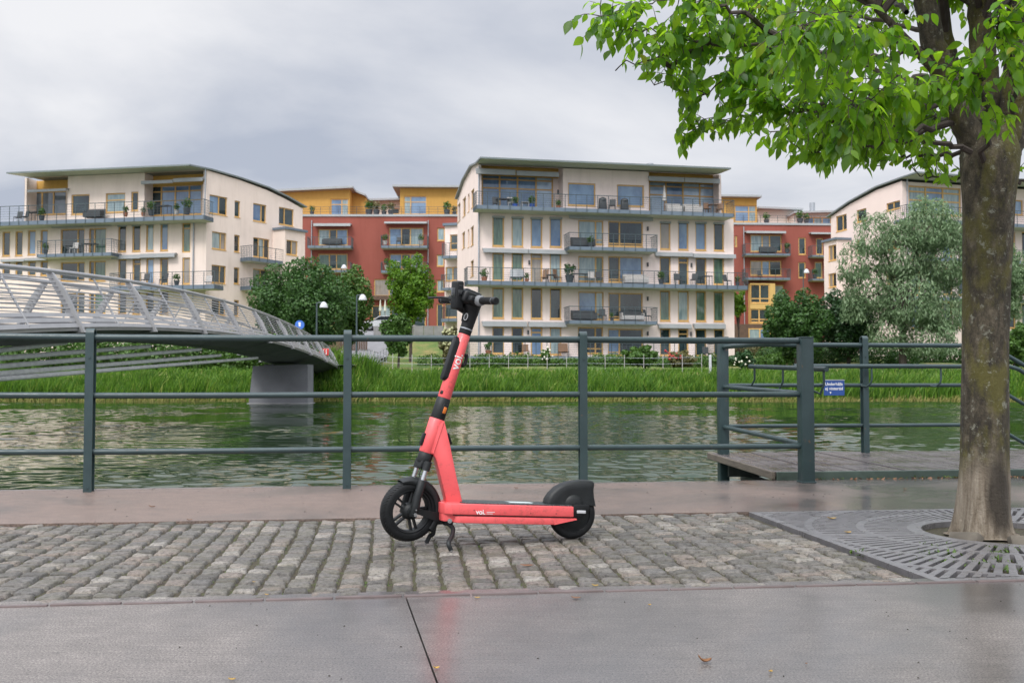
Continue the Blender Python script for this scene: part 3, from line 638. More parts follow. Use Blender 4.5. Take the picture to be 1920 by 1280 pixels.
# secondary branches
bt = [
 [(1745, 90, TD-.1), (1620, 110, TD-.3), (1480, 95, TD-.45), (1330, 80, TD-.55), (1235, 62, TD-.6), (1120, 40, TD-.62)],
 [(1330, 80, TD-.55), (1260, 120, TD-.5), (1235, 110, TD-.5), (1150, 125, TD-.5)],
 [(1500, 96, TD-.4), (1400, 30, TD-.55), (1300, 0, TD-.6), (1190, 8, TD-.6)],
 [(1790, 200, TD), (1680, 190, TD-.25), (1540, 160, TD-.4), (1420, 130, TD-.5), (1310, 170, TD-.45), (1215, 150, TD-.4)],
 [(1800, 225, TD), (1700, 240, TD-.2), (1560, 225, TD-.3), (1420, 210, TD-.35), (1340, 235, TD-.3), (1285, 245, TD-.3)],
 [(1800, 230, TD+.1), (1690, 250, TD+.3), (1560, 250, TD+.4), (1460, 245, TD+.5), (1370, 240, TD+.6)],
 [(1780, 170, TD+.2), (1640, 130, TD+.6), (1500, 90, TD+.9), (1400, 60, TD+1.1), (1290, 60, TD+1.2)],
 [(1740, 60, TD+.1), (1600, 30, TD+.6), (1480, 20, TD+.9), (1380, -10, TD+1.1)],
 [(1820, 280, TD-.1), (1740, 265, TD-.3), (1640, 275, TD-.35), (1560, 280, TD-.3), (1500, 290, TD-.25)],
 [(1830, 290, TD+.1), (1740, 290, TD+.3), (1680, 300, TD+.4), (1640, 315, TD+.4)],
 [(1842, 345, TD+.1), (1800, 330, TD+.25), (1745, 335, TD+.3), (1715, 320, TD+.3)],
 [(1845, 300, TD-.1), (1850, 190, TD-.5), (1830, 150, TD-.65), (1790, 150, TD-.7)],
 [(1900, 210, TD-.1), (1900, 130, TD-.6), (1870, 60, TD-.8), (1885, 40, TD-.85)],
 [(1885, 330, TD+.1), (1920, 345, TD+.2), (1960, 350, TD+.2)],
 [(1700, 80, TD-.2), (1640, 60, TD-.9), (1560, 40, TD-1.2), (1500, 50, TD-1.3)],
 [(1760, 150, TD-.1), (1700, 150, TD-.8), (1640, 190, TD-1.05), (1590, 200, TD-1.1)],
 [(1600, 100, TD-.3), (1560, 180, TD-.5), (1500, 210, TD-.6), (1450, 190, TD-.65)],
 [(1700, 20, TD+.4), (1640, -20, TD+1.3), (1560, -20, TD+1.8), (1450, 20, TD+2.0)],
 [(1800, 200, TD+.2), (1720, 180, TD+1.0), (1640, 200, TD+1.5), (1560, 215, TD+1.7)],
 [(1800, 230, TD+.1), (1740, 220, TD+.9), (1700, 250, TD+1.2), (1650, 270, TD+1.3)],
]
curves = []
for b in bt:
    c = bez([atd(*p) for p in b], 7); m = len(c); rs = [max(.003, .016*(1-i/m)**1.1) for i in range(m)]
    c = [p+Vector(rng.normal(0, .010, 3)) for p in c]; curves.append((c, rs))
for k in range(46):      # crown above the picture
    q = random.uniform(0, 6.283); e = random.uniform(.12, 1.25); st_ = limbs[random.randrange(7)][0][-random.randint(3, 14)]
    ln = random.uniform(1.1, 2.1); d = Vector((math.cos(q)*math.cos(e), math.sin(q)*math.cos(e), math.sin(e))); en = st_+d*ln+Vector((0, 0, .2))
    if en.y < 2.4: continue
    c = bez([st_, st_+d*ln*.5+Vector((0, 0, .18)), en], 6); m = len(c); curves.append((c, [max(.004, .02*(1-i/m)) for i in range(m)]))
BL = [(900, -400), (1050, 55), (1062, 92), (1120, 112), (1135, 105), (1165, 165), (1268, 160), (1268, 280), (1335, 290), (1370, 292), (1430, 285), (1450, 320), (1545, 333), (1575, 300), (1600, 335), (1650, 345), (1690, 300), (1730, 300), (1715, 350), (1790, 384), (1812, 380), (1880, 300), (1900, 372), (2100, 372)]
def lowlim(px):
    for (a, b), (c, d) in zip(BL[:-1], BL[1:]):
        if a <= px <= c: return b+(d-b)*(px-a)/max(1, c-a)
    return 380
def lowj(px): return lowlim(px)+14*math.sin(px*.041)+11*math.sin(px*.093+2)-10
tw = MB(); LV = []; LF = []
def leaf(p, d, nrm, ln, wd):
    # p base, d direction, nrm normal; folded along midrib
    s_ = d.cross(nrm).normalized(); nn = s_.cross(d); b = len(LV); cur = random.uniform(.05, .3); fold = random.uniform(.1, .4)
    for t_, w_ in ((0, .03), (.14, .62), (.34, .98), (.55, .92), (.76, .55), (.92, .16), (1, .01)):
        mid = p + d*(ln*t_) - nn*(cur*ln*t_*t_); hw = wd*w_/2
        LV.extend([mid - s_*hw + nn*hw*fold, mid, mid + s_*hw + nn*hw*fold])
    for k in range(6):
        a = b+3*k; LF.append((a, a+1, a+4, a+3)); LF.append((a+1, a+2, a+5, a+4))
DN = Vector((0, 0, -1)); nleaf = 0
def twig(p, d, ln):
    global nleaf
    m = 6; pts = [p]; dd_ = d.normalized()
    for k in range(m):
        dd_ = (dd_ + DN*.13 + Vector(rng.normal(0, .14, 3))).normalized(); pts.append(pts[-1]+dd_*ln/m)
    q = proj(pts[-1])
    if not (q[1] < lowj(q[0])-14): return
    if q[0] > 1735 and 60 < q[1] < 330 and pts[-1].y < TD+.15 and random.random() < .45: return
    tw.tube(pts, [.0026-.0016*k/m for k in range(m+1)], 4, cap=False)
    nl = int(ln/.024); side = 1
    for k in range(nl):
        t_ = (k+1)/nl*m; i = min(int(t_), m-1); pp = pts[i].lerp(pts[i+1], t_-i) if t_ < m else pts[-1]
        ax = (pts[i+1]-pts[i]).normalized(); sd_ = ax.cross(Vector((0, 0, 1)))
        if sd_.length < .1: sd_ = Vector((1, 0, 0))
        sd_.normalize(); side = -side
        ld = (ax*.5 + sd_*side*.75 + DN*random.uniform(.35, 1.25) + Vector(rng.normal(0, .22, 3))).normalized()
        nr = (Vector((0, 0, 1)) + Vector(rng.normal(0, .45, 3)) + sd_*side*.4); nr = (nr-ld*nr.dot(ld)).normalized()
        L_ = random.uniform(.042, .080); q = proj(pp+ld*L_)
        if q[1] > lowj(q[0])+26: continue
        leaf(pp, ld, nr, L_, L_*random.uniform(.50, .62)); nleaf += 1
for ci, (c, rs) in enumerate(curves):
    mb_ = tw; mb_.tube(c, rs, 6, cap=False); m = len(c); far = ci >= len(bt)
    tot = sum((c[i+1]-c[i]).length for i in range(m-1)); nt_ = int(tot/(.085 if far else .0255))
    for k in range(nt_):
        t_ = random.uniform(.16, 1)*(m-1); i = min(int(t_), m-2); p = c[i].lerp(c[i+1], t_-i)
        ax = (c[i+1]-c[i]).normalized(); q = random.uniform(0, 6.283); x = ax.orthogonal().normalized(); y = ax.cross(x)
        d = ax*random.uniform(.2, 1) + (x*math.cos(q)+y*math.sin(q)) + Vector((0, 0, random.uniform(-.5, .25)))
        twig(p, d, random.uniform(.10, .30))
    twig(c[-1], (c[-1]-c[-2]), .14)
tw.build('branches', plain('twig_bark', (.055, .042, .035), .8, var=.2, scale=20), tree)
npmesh('foliage', np.array([tuple(v) for v in LV]), np.array(LF), M_['leaf_near'], tree)
print('near leaves', nleaf)
# ================================================================ ELECTRIC SCOOTER
CORAL, BP, SB, BR = M_['coral_paint'], M_['black_plastic'], M_['satin_black'], M_['black_rubber']
Fg = aty(767, 957, 4.68); Rg = aty(1072, 962, 4.93); Fg.z = 0; Rg.z = 0
bu = (Rg-Fg).normalized(); bn = Vector((bu.y, -bu.x, 0)); ZZ = Vector((0, 0, 1))       # bu to the rear, bn toward the viewer's side
def BP3(px, py, off=0.0): return onplane(px, py, Fg+bn*off, bn)
sco = thing('electric_scooter', (Fg+Rg)/2, 'coral red rental kick scooter parked on its stand on the setts', 'scooter')
def tr(pts, o0, o1, name, mat, parent=sco, sm=False, trace=None, bev=None):
    t_ = o0 if trace is None else trace
    P = [BP3(x, y, t_) - bn*t_ for x, y in pts]; mb = MB(); mb.prism(P, bn*o0, bn*o1)
    if bev:
        bm = bmesh.new(); vs = [bm.verts.new(v) for v in mb.v]; [bm.faces.new([vs[i] for i in f]) for f in mb.f]
        bmesh.ops.recalc_face_normals(bm, faces=bm.faces[:]); bmesh.ops.bevel(bm, geom=[e for e in bm.edges if e.calc_face_angle(0) > .5], offset=bev, segments=2, affect='EDGES', profile=.5)
        bm.verts.index_update(); m2 = MB(); m2.add([v.co.copy() for v in bm.verts], [tuple(v.index for v in f.verts) for f in bm.faces]); bm.free(); mb = m2
    return mb.build(name, mat, parent, smooth=bool(bev) or sm, ang=40)
# --- deck
hwk = .082
top = [(826.5, 939), (850, 937.5), (1076, 948.5), (1071.5, 969), (900, 968.5), (878, 967), (850, 962), (828, 954)]
def deckshape(z0f, z0r):
    pass
# deck body in local coords along bu
def S(px, py, off=hwk): 
    p = BP3(px, py, off)-bn*off-Fg; return p.dot(bu), p.z
sF, zF = S(850, 944); sR, zR = S(1076, 949.5)
def tz(s): return zF+(zR-zF)*(s-sF)/(sR-sF)
slope = math.atan((zR-zF)/(sR-sF)); s0 = S(829, 942)[0]; s1 = sR; bandh = zR-S(1072, 969)[1]
def plate(outline, zt, zb, name, mat, bev=.004, par=sco):
    mb = MB(); P = [Fg+bu*s_+bn*o_+ZZ*(tz(s_)+zt) for s_, o_ in outline]; dn_ = (bu*math.sin(-slope)*0-ZZ)*(zt-zb)
    mb.prism(P, (0, 0, 0), dn_)
    bm = bmesh.new(); vs = [bm.verts.new(v) for v in mb.v]; [bm.faces.new([vs[i] for i in f]) for f in mb.f]
    bmesh.ops.recalc_face_normals(bm, faces=bm.faces[:]); bmesh.ops.bevel(bm, geom=[e for e in bm.edges if e.calc_face_angle(0) > .3], offset=bev, segments=2, affect='EDGES', profile=.5)
    bm.verts.index_update(); m2 = MB(); m2.add([v.co.copy() for v in bm.verts], [tuple(v.index for v in f.verts) for f in bm.faces]); bm.free()
    return m2.build(name, mat, par, smooth=True, ang=40)
def rr(sa, sb, w, c): return [(sa, -w+c), (sa+c*.35, -w+c*.35), (sa+c, -w), (sb, -w), (sb, w), (sa+c, w), (sa+c*.35, w-c*.35), (sa, w-c)]
deck = plate(rr(s0, s1, hwk, .045), 0, -bandh, 'deck', CORAL)
plate(rr(s0+.05, s1-.01, hwk-.007, .03), -bandh+.001, -bandh-.008, 'seam_band', plain('seam_dark_red', (.10, .02, .022), .6))  # narrow dark red band set in between deck and battery tray
sK = S(1082, 973)[0]; zb_ = -bandh-.008; ub = S(1040, 984)
mb = MB(); P = []
for s_, o_ in rr(s0+.055, ub[0], hwk-.003, .03): P.append((s_, o_))
tray = plate(P, zb_, zb_-.032, 'battery_tray', CORAL)
tri = [(ub[0]-.001, zb_), (sK, zb_), (sK, zb_-.006), (ub[0]-.001, zb_-.032)]
mb = MB(); mb.prism([Fg+bu*s_+ZZ*(tz(s_)+z_) for s_, z_ in tri], bn*(hwk-.003), bn*-(hwk-.003)); mb.build('tray_tail', CORAL, sco)
plate(rr(S(866, 944)[0], s1-.005, hwk-.014, .03), .005, -.003, 'grip_mat', M_['grip_mat'], .002)
# nose block under the front of the deck
nose = plate(rr(s0+.004, s0+.075, hwk-.022, .02), -.02, -bandh-.036, 'nose_bracket', CORAL, .005)
m2 = MB()
for (px, py) in ((843, 976),): 
    p = BP3(px, py, hwk-.02); m2.tube([p-bn*.01, p+bn*.004], .011, 16); m2.tube([p, p+bn*.007], .005, 6)
m2.build('pivot_bolt', M_['silver_metal'], sco)
mb = MB()
for px, py in ((995, 962), (1043, 962.5), (889, 956)): p = BP3(px, py, hwk); mb.tube([p-bn*.001, p+bn*.0012], .0032, 8)
mb.build('rivet', plain('rivet_dull', (.35, .08, .08), .5, .5), sco)
# lettering on the deck side
xd = (bu*math.cos(slope)+ZZ*math.sin(slope)).normalized(); p = BP3(892.5, 963.5, hwk+.0008)
lt = text_mesh('voi.', .032, frame(xd, ZZ, bn, p), .0004, .0006)
for k, (w_, dy) in enumerate(((.040, .010), (.030, .002))): 
    q = p+xd*.052+ZZ*dy; lt.prism([q, q+xd*w_, q+xd*w_+ZZ*.0022, q+ZZ*.0022], (0, 0, 0), bn*.0004)
lt.build('lettering', M_['white_mark'], deck)
mb = MB(); mp_ = Fg+bu*(S(985, 944)[0])+ZZ*(tz(S(985, 944)[0])+.0055); wl = [(-.07, -.03), (.05, -.03), (.07, .0), (.05, .03), (-.07, .03), (-.05, 0)]
mb.prism([mp_+xd*a+bn*b for a, b in wl], (0, 0, 0), ZZ*.0006); mb.build('deck_emblem', plain('emblem_grey', (.45, .52, .52), .5), deck)
# --- neck (down tube): box section
nk = [(833.6, 788), (843, 828), (857, 896), (868, 943), (838, 941), (826, 893), (818, 861), (812, 851), (806, 849), (815, 800)]
tr(nk, .036, -.036, 'down_tube', CORAL, bev=.006, trace=.036)
mb = MB(); a0, a1 = BP3(832, 791, .0375), BP3(812, 850, .0375); mid_ = BP3(818, 832, .0375)
mb.tube([a0, a0.lerp(mid_, .5), mid_, a1], .0028, 8); mb.build('weld', CORAL, sco, smooth=True, ang=80)
tr([(867, 941), (858, 945.5), (838, 944), (836, 940.5)], .040, -.040, 'neck_base', CORAL, bev=.003, trace=.04)
pb_ = [BP3(838, 812, 0), BP3(846, 834, 0)]
mb = MB(); mb.rbox((0, 0, 0), (.008, .03, .058), .003, frame((BP3(846, 830)-BP3(841, 812)).cross(bn).normalized(), bn, (BP3(841, 812)-BP3(846, 830)).normalized(), BP3(842.5, 822, 0))); mb.build('cable_cover', BP, sco, smooth=True)
# --- steering frame
C0 = BP3(767, 957, 0); aT = (BP3(870.5, 627, 0)-BP3(799, 849, 0)).normalized()
ax0 = BP3(799, 849, 0); dlt = R(14)
sv = Matrix.Rotation(-dlt, 3, aT) @ bn
if sv.x < bn.x: sv = Matrix.Rotation(dlt, 3, aT) @ bn
fv = sv.cross(aT).normalized()
if fv.dot(bu) > 0: fv = -fv
SM = frame(fv, sv, aT, C0)
axo = (ax0-C0); offf = axo.dot(fv); print('steer offset', offf, 'yaw', math.degrees(math.atan2(sv.x, -sv.y)))
def H(px, py): return (BP3(px, py, 0)-C0).dot(aT)
h_cr0, h_cr1, h_hd1, h_bd1, h_st1 = H(788, 877), H(799, 848), H(819.5, 785), H(832, 746), H(870.5, 627)
ox = offf
def axtube(name, h0, h1, r0, r1, mat, parent=sco, n=28, bev=True):
    k = .003; mb = MB(); mb.tube([(ox, 0, h0), (ox, 0, h0+k), (ox, 0, h1-k), (ox, 0, h1)], [r0-.002, r0, r1, r1-.002], n, SM); return mb.build(name, mat, parent, smooth=True, ang=50)
axtube('head_tube', h_cr1, h_hd1, .0365, .0365, CORAL)
axtube('clamp_band', h_hd1, h_bd1, .0345, .0330, SB)
axtube('stem', h_bd1, h_st1, .0315, .0290, CORAL)
axtube('fork_collar', h_cr0+.028, h_cr1, .034, .035, SB)
# orange reflector on the band
mb = MB(); hb = (h_hd1+h_bd1)/2
qs = -.30
def onstem(h, qa, r): d = Vector((-math.cos(qa), math.sin(qa), 0)); return Vector((ox, 0, h))+d*r, d   # qa: angle from straight back to viewer side
def plaque(h, qa, r, w, hh, th, mat, name, parent=sco, M0=SM, bev=.004):
    p, d = onstem(h, qa, r); x = Vector((0, 0, 1)).cross(d); fm = SM @ frame(x, Vector((0, 0, 1)), d, p)
    mb = MB(); mb.rbox((0, 0, 0), (w, hh, th), bev, fm); return mb.build(name, mat, parent, smooth=True)
VA = math.atan2(-0.0-bn.dot(Vector((1, 0, 0)))*0+1, .001)   # viewer side
rh = plaque(hb-.004, R(84), .032, .026, .058, .012, BP, 'reflector_housing')
plaque(hb-.004, R(84), .037, .018, .032, .008, M_['orange_lens'], 'orange_reflector', rh, bev=.0035)
# latch on the head tube front
plaque(h_cr1+.055, R(185), .037, .022, .060, .020, BP, 'latch')
plaque(h_bd1+.022, R(155), .031, .016, .018, .006, BP, 'plug')
# lock pad on the stem front-left
pd = MB(); q0, q1 = H(855, 672)-.118, H(855, 672)+.100
c_, d_ = onstem((q0+q1)/2, R(186), .030); x_ = Vector((0, 0, 1)).cross(d_)
pts = [(-.022, q0+.008), (.016, q0), (.024, q0+.022), (.026, q1-.03), (.014, q1), (-.02, q1)]
pol = [(-.027+.0, q0+.014), (.004, q0), (.027, q0+.014), (.027, q1-.02), (.010, q1), (-.024, q1-.02)]
mbp = MB(); P = [Vector((ox, 0, 0))+Vector((-0.0, 0, 0))+x_*a+Vector((0, 0, b))+d_*.014 for a, b in [(-.023, q0+.016), (-.015, q0), (.015, q0), (.023, q0+.016), (.023, q1-.024), (.012, q1), (-.012, q1), (-.023, q1-.024)]]
bm = bmesh.new(); b_ = [bm.verts.new(SM @ p) for p in P]; t_ = [bm.verts.new(SM @ (p+d_*.031)) for p in P]; n_ = len(P)
bm.faces.new(b_); bm.faces.new(t_); [bm.faces.new((b_[i], b_[(i+1) % n_], t_[(i+1) % n_], t_[i])) for i in range(n_)]
bmesh.ops.recalc_face_normals(bm, faces=bm.faces[:]); bmesh.ops.bevel(bm, geom=bm.edges[:], offset=.005, segments=2, affect='EDGES', profile=.5)
bm.verts.index_update(); mbp.add([v.co.copy() for v in bm.verts], [tuple(v.index for v in f.verts) for f in bm.faces]); bm.free(); mbp.build('lock_unit', BP, sco, smooth=True)
# bag hook behind the stem
hh = H(868, 674); mb = MB(); mb.tube([(ox-.026, 0, hh+.022), (ox-.045, 0, hh+.026), (ox-.050, 0, hh+.006), (ox-.050, 0, hh-.018), (ox-.040, 0, hh-.028), (ox-.027, 0, hh-.022)], [.011, .010, .009, .009, .010, .010], 12, SM); mb.build('bag_hook', BP, sco, smooth=True, ang=80)
# lettering up the stem, on the viewer side
vs_ = (CP - BP3(862, 676, 0)); loc_ = SM.to_3x3().transposed() @ vs_; va = math.atan2(loc_.y, loc_.x)
dvec = Vector((math.cos(va), math.sin(va), 0)); tm = text_mesh('voi.', .056, Matrix.Identity(4), .0004, .0006)
bm = bmesh.new(); bv = [bm.verts.new(v) for v in tm.v]
for f in tm.f:
    try: bm.faces.new([bv[i] for i in f])
    except ValueError: pass
bmesh.ops.triangulate(bm, faces=bm.faces[:]); bmesh.ops.subdivide_edges(bm, edges=[e for e in bm.edges if e.calc_length() > .006], cuts=2, use_grid_fill=True); bmesh.ops.triangulate(bm, faces=bm.faces[:])
bm.verts.index_update(); tm = MB(); tm.add([v.co.copy() for v in bm.verts], [tuple(v.index for v in f.verts) for f in bm.faces]); bm.free()
xs_ = [v[0] for v in tm.v]; ys_ = [v[1] for v in tm.v]; ym = .014
hs = H(848, 692); w2 = []
cang = va - R(14) if Vector((0, 0, 1)).cross(dvec).dot(Vector((0, 0, 0))) == 0 else va
for v in tm.v:
    # text x runs up the stem, text y wraps to the viewer's left
    rS = .0318+ (v[2])*1.0; q = cang + (v[1]-ym)/.030*(-1)
    w2.append((v, q, rS))
def wrap(sign, c): return [Vector((ox+r_*math.cos(c+(v[1]-ym)/.030*sign), r_*math.sin(c+(v[1]-ym)/.030*sign), hs+v[0])) for v, q, r_ in w2]
scr = SM.to_3x3().transposed() @ Vector((-1, 0, 0)); tang = Vector((-math.sin(va), math.cos(va), 0)); sg_ = 1 if tang.dot(scr) > 0 else -1
c2_ = va - sg_*R(20); wv = wrap(sg_, c2_)
mb = MB(); mb.add([SM @ p for p in wv], tm.f); mb.build('lettering', M_['white_mark'], sco)
# --- fork and front wheel
RW = .1425; wheel = MB()
def tyre_prof(R_, w): return [(R_-.040, -w*.62), (R_-.034, -w*.95), (R_-.020, -w), (R_-.008, -w*.82), (R_-.001, -w*.42), (R_, 0), (R_-.001, w*.42), (R_-.008, w*.82), (R_-.020, w), (R_-.034, w*.95), (R_-.040, w*.62)]
wh = thing('front_wheel', (0, 0, 0), None, None); wh.parent = sco; wh.location = (0, 0, 0)
bpy.data.objects.remove(wh)
mb = MB(); mb.lathe(tyre_prof(RW, .031), 72, SM)
for k in range(56):      # raised tread ribs
    for sg2 in (-1, 1):
        q = 2*math.pi*k/56; pts = []
        for t_ in (0, .5, 1): 
            y = sg2*(.004+.023*t_); r_ = RW+.0006-(y/.031)**2*.0085-.0012; a = q+.16*t_; pts.append(Vector((r_*math.cos(a), y, r_*math.sin(a))))
        mb.tube(pts, .0022, 4, SM)
tyre = mb.build('front_tyre', BR, sco, smooth=True, ang=50)
mb = MB(); mb.lathe([(RW-.036, -.022), (RW-.044, -.024), (RW-.052, -.018), (RW-.052, .018), (RW-.044, .024), (RW-.036, .022)], 60, SM)
rim = mb.build('front_rim', SB, sco, smooth=True, ang=40)
mb = MB()
for k in range(5):
    q = 2*math.pi*k/5+.35
    for s2 in (-1, 1):
        d = Vector((math.cos(q), 0, math.sin(q))); n2 = Vector((-math.sin(q), 0, math.cos(q)))*s2
        mb.prism([d*.030+n2*.010+Vector((0, -.011, 0)), d*(RW-.048)+n2*.013+Vector((0, -.008, 0)), d*(RW-.048)+n2*.013+Vector((0, .008, 0)), d*.030+n2*.010+Vector((0, .011, 0))], n2*-.0045, n2*.0045, SM)
mb.build('spokes', SB, rim)
mb = MB(); mb.lathe([(0, -.045), (.022, -.045), (.024, -.030), (.036, -.022), (.040, -.010), (.040, .010), (.036, .022), (.024, .030), (.022, .045), (0, .045)], 32, SM); mb.build('hub', SB, rim, smooth=True, ang=40)
H1 = H(786, 897); H2 = h_cr0
for s2 in (-1, 1):
    fo = ox*.0; yy = s2*.052
    x0, x1 = .0, ox
    def fx(h): return ox*min(1, max(0, h/.06))+.002
    mb = MB(); mb.tube([(0, yy, -.022), (0, yy, -.018), (ox*.3, yy, .03), (ox, yy*.94, .07), (ox, yy*.92, H1-.004), (ox, yy*.92, H1)], [.015, .0185, .0205, .0205, .0195, .0175], 20, SM, flat=1.0); fl = mb.build('fork_leg', SB, sco, smooth=True, ang=50)
    mb = MB(); mb.tube([(0, yy+s2*.014, -.006), (0, yy+s2*.024, -.006)], .009, 6, SM); mb.tube([(.004, yy+s2*.018, .016), (.004, yy+s2*.0215, .016)], .004, 8, SM); mb.build('axle_nut', M_['silver_metal'], fl)
    MB().tube([(ox, yy*.92, H1-.01), (ox, yy*.92, H2+.006)], .0108, 16, SM).build('stanchion', M_['silver_metal'], sco, smooth=True, ang=60)
mb = MB(); mb.rbox((ox, 0, H2+.020), (.050, .060, .042), .008, SM)
for s2 in (-1, 1): mb.tube([(ox, s2*.048, H2-.004), (ox, s2*.048, H2+.040)], [.0185, .0175], 18, SM); mb.rbox((ox, s2*.035, H2+.02), (.030, .03, .032), .005, SM)
mb.build('fork_crown', SB, sco, smooth=True)
mb = MB(); mb.tube([(ox+.01, .02, H2), (ox+.016, .026, H2-.03), (ox+.008, .03, H1+.01)], .003, 6, SM); mb.build('brake_hose', BP, sco)
# front mudguard: arc over the rear upper part of the wheel with a stay
mb = MB(); A0, A1 = R(52), R(205); n_ = 26; vs = []; prof_m = [(-.040, -.030), (-.040, -.010), (-.030, .002), (-.012, .008), (0, .009), (.012, .008), (.030, .002), (.040, -.010), (.040, -.030)]
for i in range(n_+1):
    q = A0+(A1-A0)*i/n_; k_ = min(1, i/6)*1.0; 
    for y, dr_ in prof_m: r_ = RW+.010+dr_*(.35+.65*k_); vs.append((r_*math.cos(q), y*(.75+.25*k_), r_*math.sin(q)))
    for y, dr_ in prof_m[::-1]: r_ = RW+.0075+dr_*(.35+.65*k_); vs.append((r_*math.cos(q), y*(.75+.25*k_)*.95, r_*math.sin(q)))
m_ = 18; fs = [(i*m_+k, i*m_+(k+1) % m_, (i+1)*m_+(k+1) % m_, (i+1)*m_+k) for i in range(n_) for k in range(m_)]+[tuple(range(m_))[::-1], tuple(n_*m_+k for k in range(m_))]
mb.add(vs, fs, SM)
for s2 in (-1, 1):
    mb.prism([(-.02, s2*.044, -.002), (-.02, s2*.044, .024), (-(RW-.012), s2*.040, .030), (-(RW+.008), s2*.040, -.012), (-(RW-.012), s2*.040, -.010)], (0, -.003, 0), (0, .003, 0), SM)
mb.build('front_mudguard', SB, sco, smooth=True, ang=45)
# --- rear wheel
Rc = BP3(1072, 961, 0); RM = frame(bu, bn, ZZ, Vector((Rc.x, Rc.y, .1205))); RR = .119
mb = MB(); mb.lathe(tyre_prof(RR, .030), 60, RM); rt = mb.build('rear_tyre', BR, sco, smooth=True, ang=50)
mb = MB(); mb.lathe([(0, -.034), (.05, -.030), (RR-.045, -.024), (RR-.034, -.022), (RR-.034, .022), (RR-.045, .024), (.06, .030), (.045, .036), (.0, .036)], 48, RM); mb.build('hub_motor', SB, sco, smooth=True, ang=40)
# rear fender as a bulged shell
FO = [(1022, 943), (1024, 935), (1031, 924), (1043, 912.5), (1056, 905.5), (1070, 902), (1088, 899.5), (1104, 900), (1112, 901.5), (1114.5, 905), (1113, 918), (1114, 930), (1117.5, 949), (1104, 945.5), (1096, 943), (1060, 946), (1040, 946)]
o3 = [BP3(x, y, .02)-bn*.02 for x, y in FO]; cen = BP3(1074, 940, .02)-bn*.02; mb = MB(); vs = []; LVv = [(.035, .30), (.038, .62), (.037, .84), (.030, .955), (.018, .995), (-.018, .995), (-.030, .955), (-.037, .84), (-.038, .62), (-.035, .30)]
for off, k_ in LVv:
    for p in o3: vs.append(cen+(p-cen)*k_+bn*off)
n_ = len(o3); fs = [(i*n_+k, i*n_+(k+1) % n_, (i+1)*n_+(k+1) % n_, (i+1)*n_+k) for i in range(len(LVv)-1) for k in range(n_)]+[tuple(range(n_)), tuple((len(LVv)-1)*n_+k for k in range(n_))[::-1]]
mb.add(vs, fs)
mb2 = MB(); dome = Vector(cen+ZZ*-.012)
fen = mb.build('rear_mudguard', SB, sco, smooth=True, ang=42)
mb = MB(); mb.tube([dome+bn*.030, dome+bn*.037, dome+bn*.044, dome+bn*.047], [.050, .046, .028, .010], 24); mb.build('hub_bulge', SB, fen, smooth=True, ang=80)
brk = tr([(1074.5, 947.5), (1082, 945), (1103, 945.5), (1106, 948), (1104, 960), (1096, 965.5), (1085, 969), (1071, 969)], .062, .030, 'rear_arm', BP, bev=.004)
tr([(1074.5, 947.5), (1103, 945.5), (1104, 960), (1085, 969), (1071, 969)], -.062, -.030, 'rear_arm', BP, bev=.004, trace=.062)
c = BP3(1090, 959.3, .063); mb = MB(); mb.rbox((0, 0, 0), (.047, .0145, .004), .0018, frame(xd, ZZ, bn, c), 3); mb.build('white_reflector', M_['lamp_white'], brk, smooth=True)
# --- kickstand: two bent legs
pv = BP3(838, 976, 0); f1 = atz(841, 1031, .010); f2 = atz(806, 1017, .010)
ks = MB(); k1 = onplane(847, 986, f1, (f1-CP).cross(ZZ).cross(ZZ)) 
for nm, ft, mids, tp in (('kickstand_leg', f1, [(849, 990, .86), (848, 1003, .45)], (840, 981)), ('kickstand_leg', f2, [(817, 981, .62), (812, 1000, .42)], (834, 978))):
    a = BP3(tp[0], tp[1], .03 if ft is f1 else -.01); pts = [a]
    for x, y, k_ in mids[:2]:
        yy = ft.y+(a.y-ft.y)*k_; pts.append(aty(x, y, yy))
    low_ = Vector(ft)+ZZ*.02; pts.append(low_+ZZ*.012); tip = Vector(ft)+Vector((.012 if ft is f1 else -.016, -.006, .0)); pts.append(tip)
    cc = bez(pts, 6); mb = MB(); mb.tube(cc, .0105, 14); kl = mb.build(nm, SB, sco, smooth=True, ang=80)
    mb = MB(); mb.tube([tip+Vector((-.002, 0, 0)), tip+(tip-Vector(ft)).normalized()*.006+Vector((0, 0, -.001))], .0075, 10); mb.build('leg_tip', M_['silver_metal'], kl)
mb = MB(); mb.rbox((0, 0, 0), (.045, .07, .04), .006, frame(bu, bn, ZZ, BP3(838, 975, 0))); mb.build('kickstand_mount', SB, sco, smooth=True)
# --- handlebar assembly
hs0 = h_st1; hB = (BP3(884, 567, 0)-C0).dot(aT)
mb = MB(); mb.tube([(ox, 0, hs0), (ox, 0, hs0+.004), (ox, 0, hs0+.022), (ox, 0, hs0+.024)], [.0285, .030, .030, .0285], 28, SM); mb.build('stem_ring', BR, sco, smooth=True)
mb = MB(); hn = hB-hs0
mb.tube([(ox, 0, hs0+.022), (ox, 0, hs0+.045), (ox+.001, 0, hs0+.085), (ox+.007, 0, hs0+.125), (ox+.016, 0, hB-.012), (ox+.024, 0, hB+.028)], [.030, .031, .034, .042, .052, .040], 28, SM, flat=.92)
nkk = mb.build('neck_housing', BP, sco, smooth=True, ang=60)
mb = MB(); mb.tube([(ox, 0, hs0+.024), (ox, 0, hs0+.030)], .0318, 28, SM); mb.build('neck_trim', M_['pipe_grey'], nkk, smooth=True)
bx_ = .042+ox
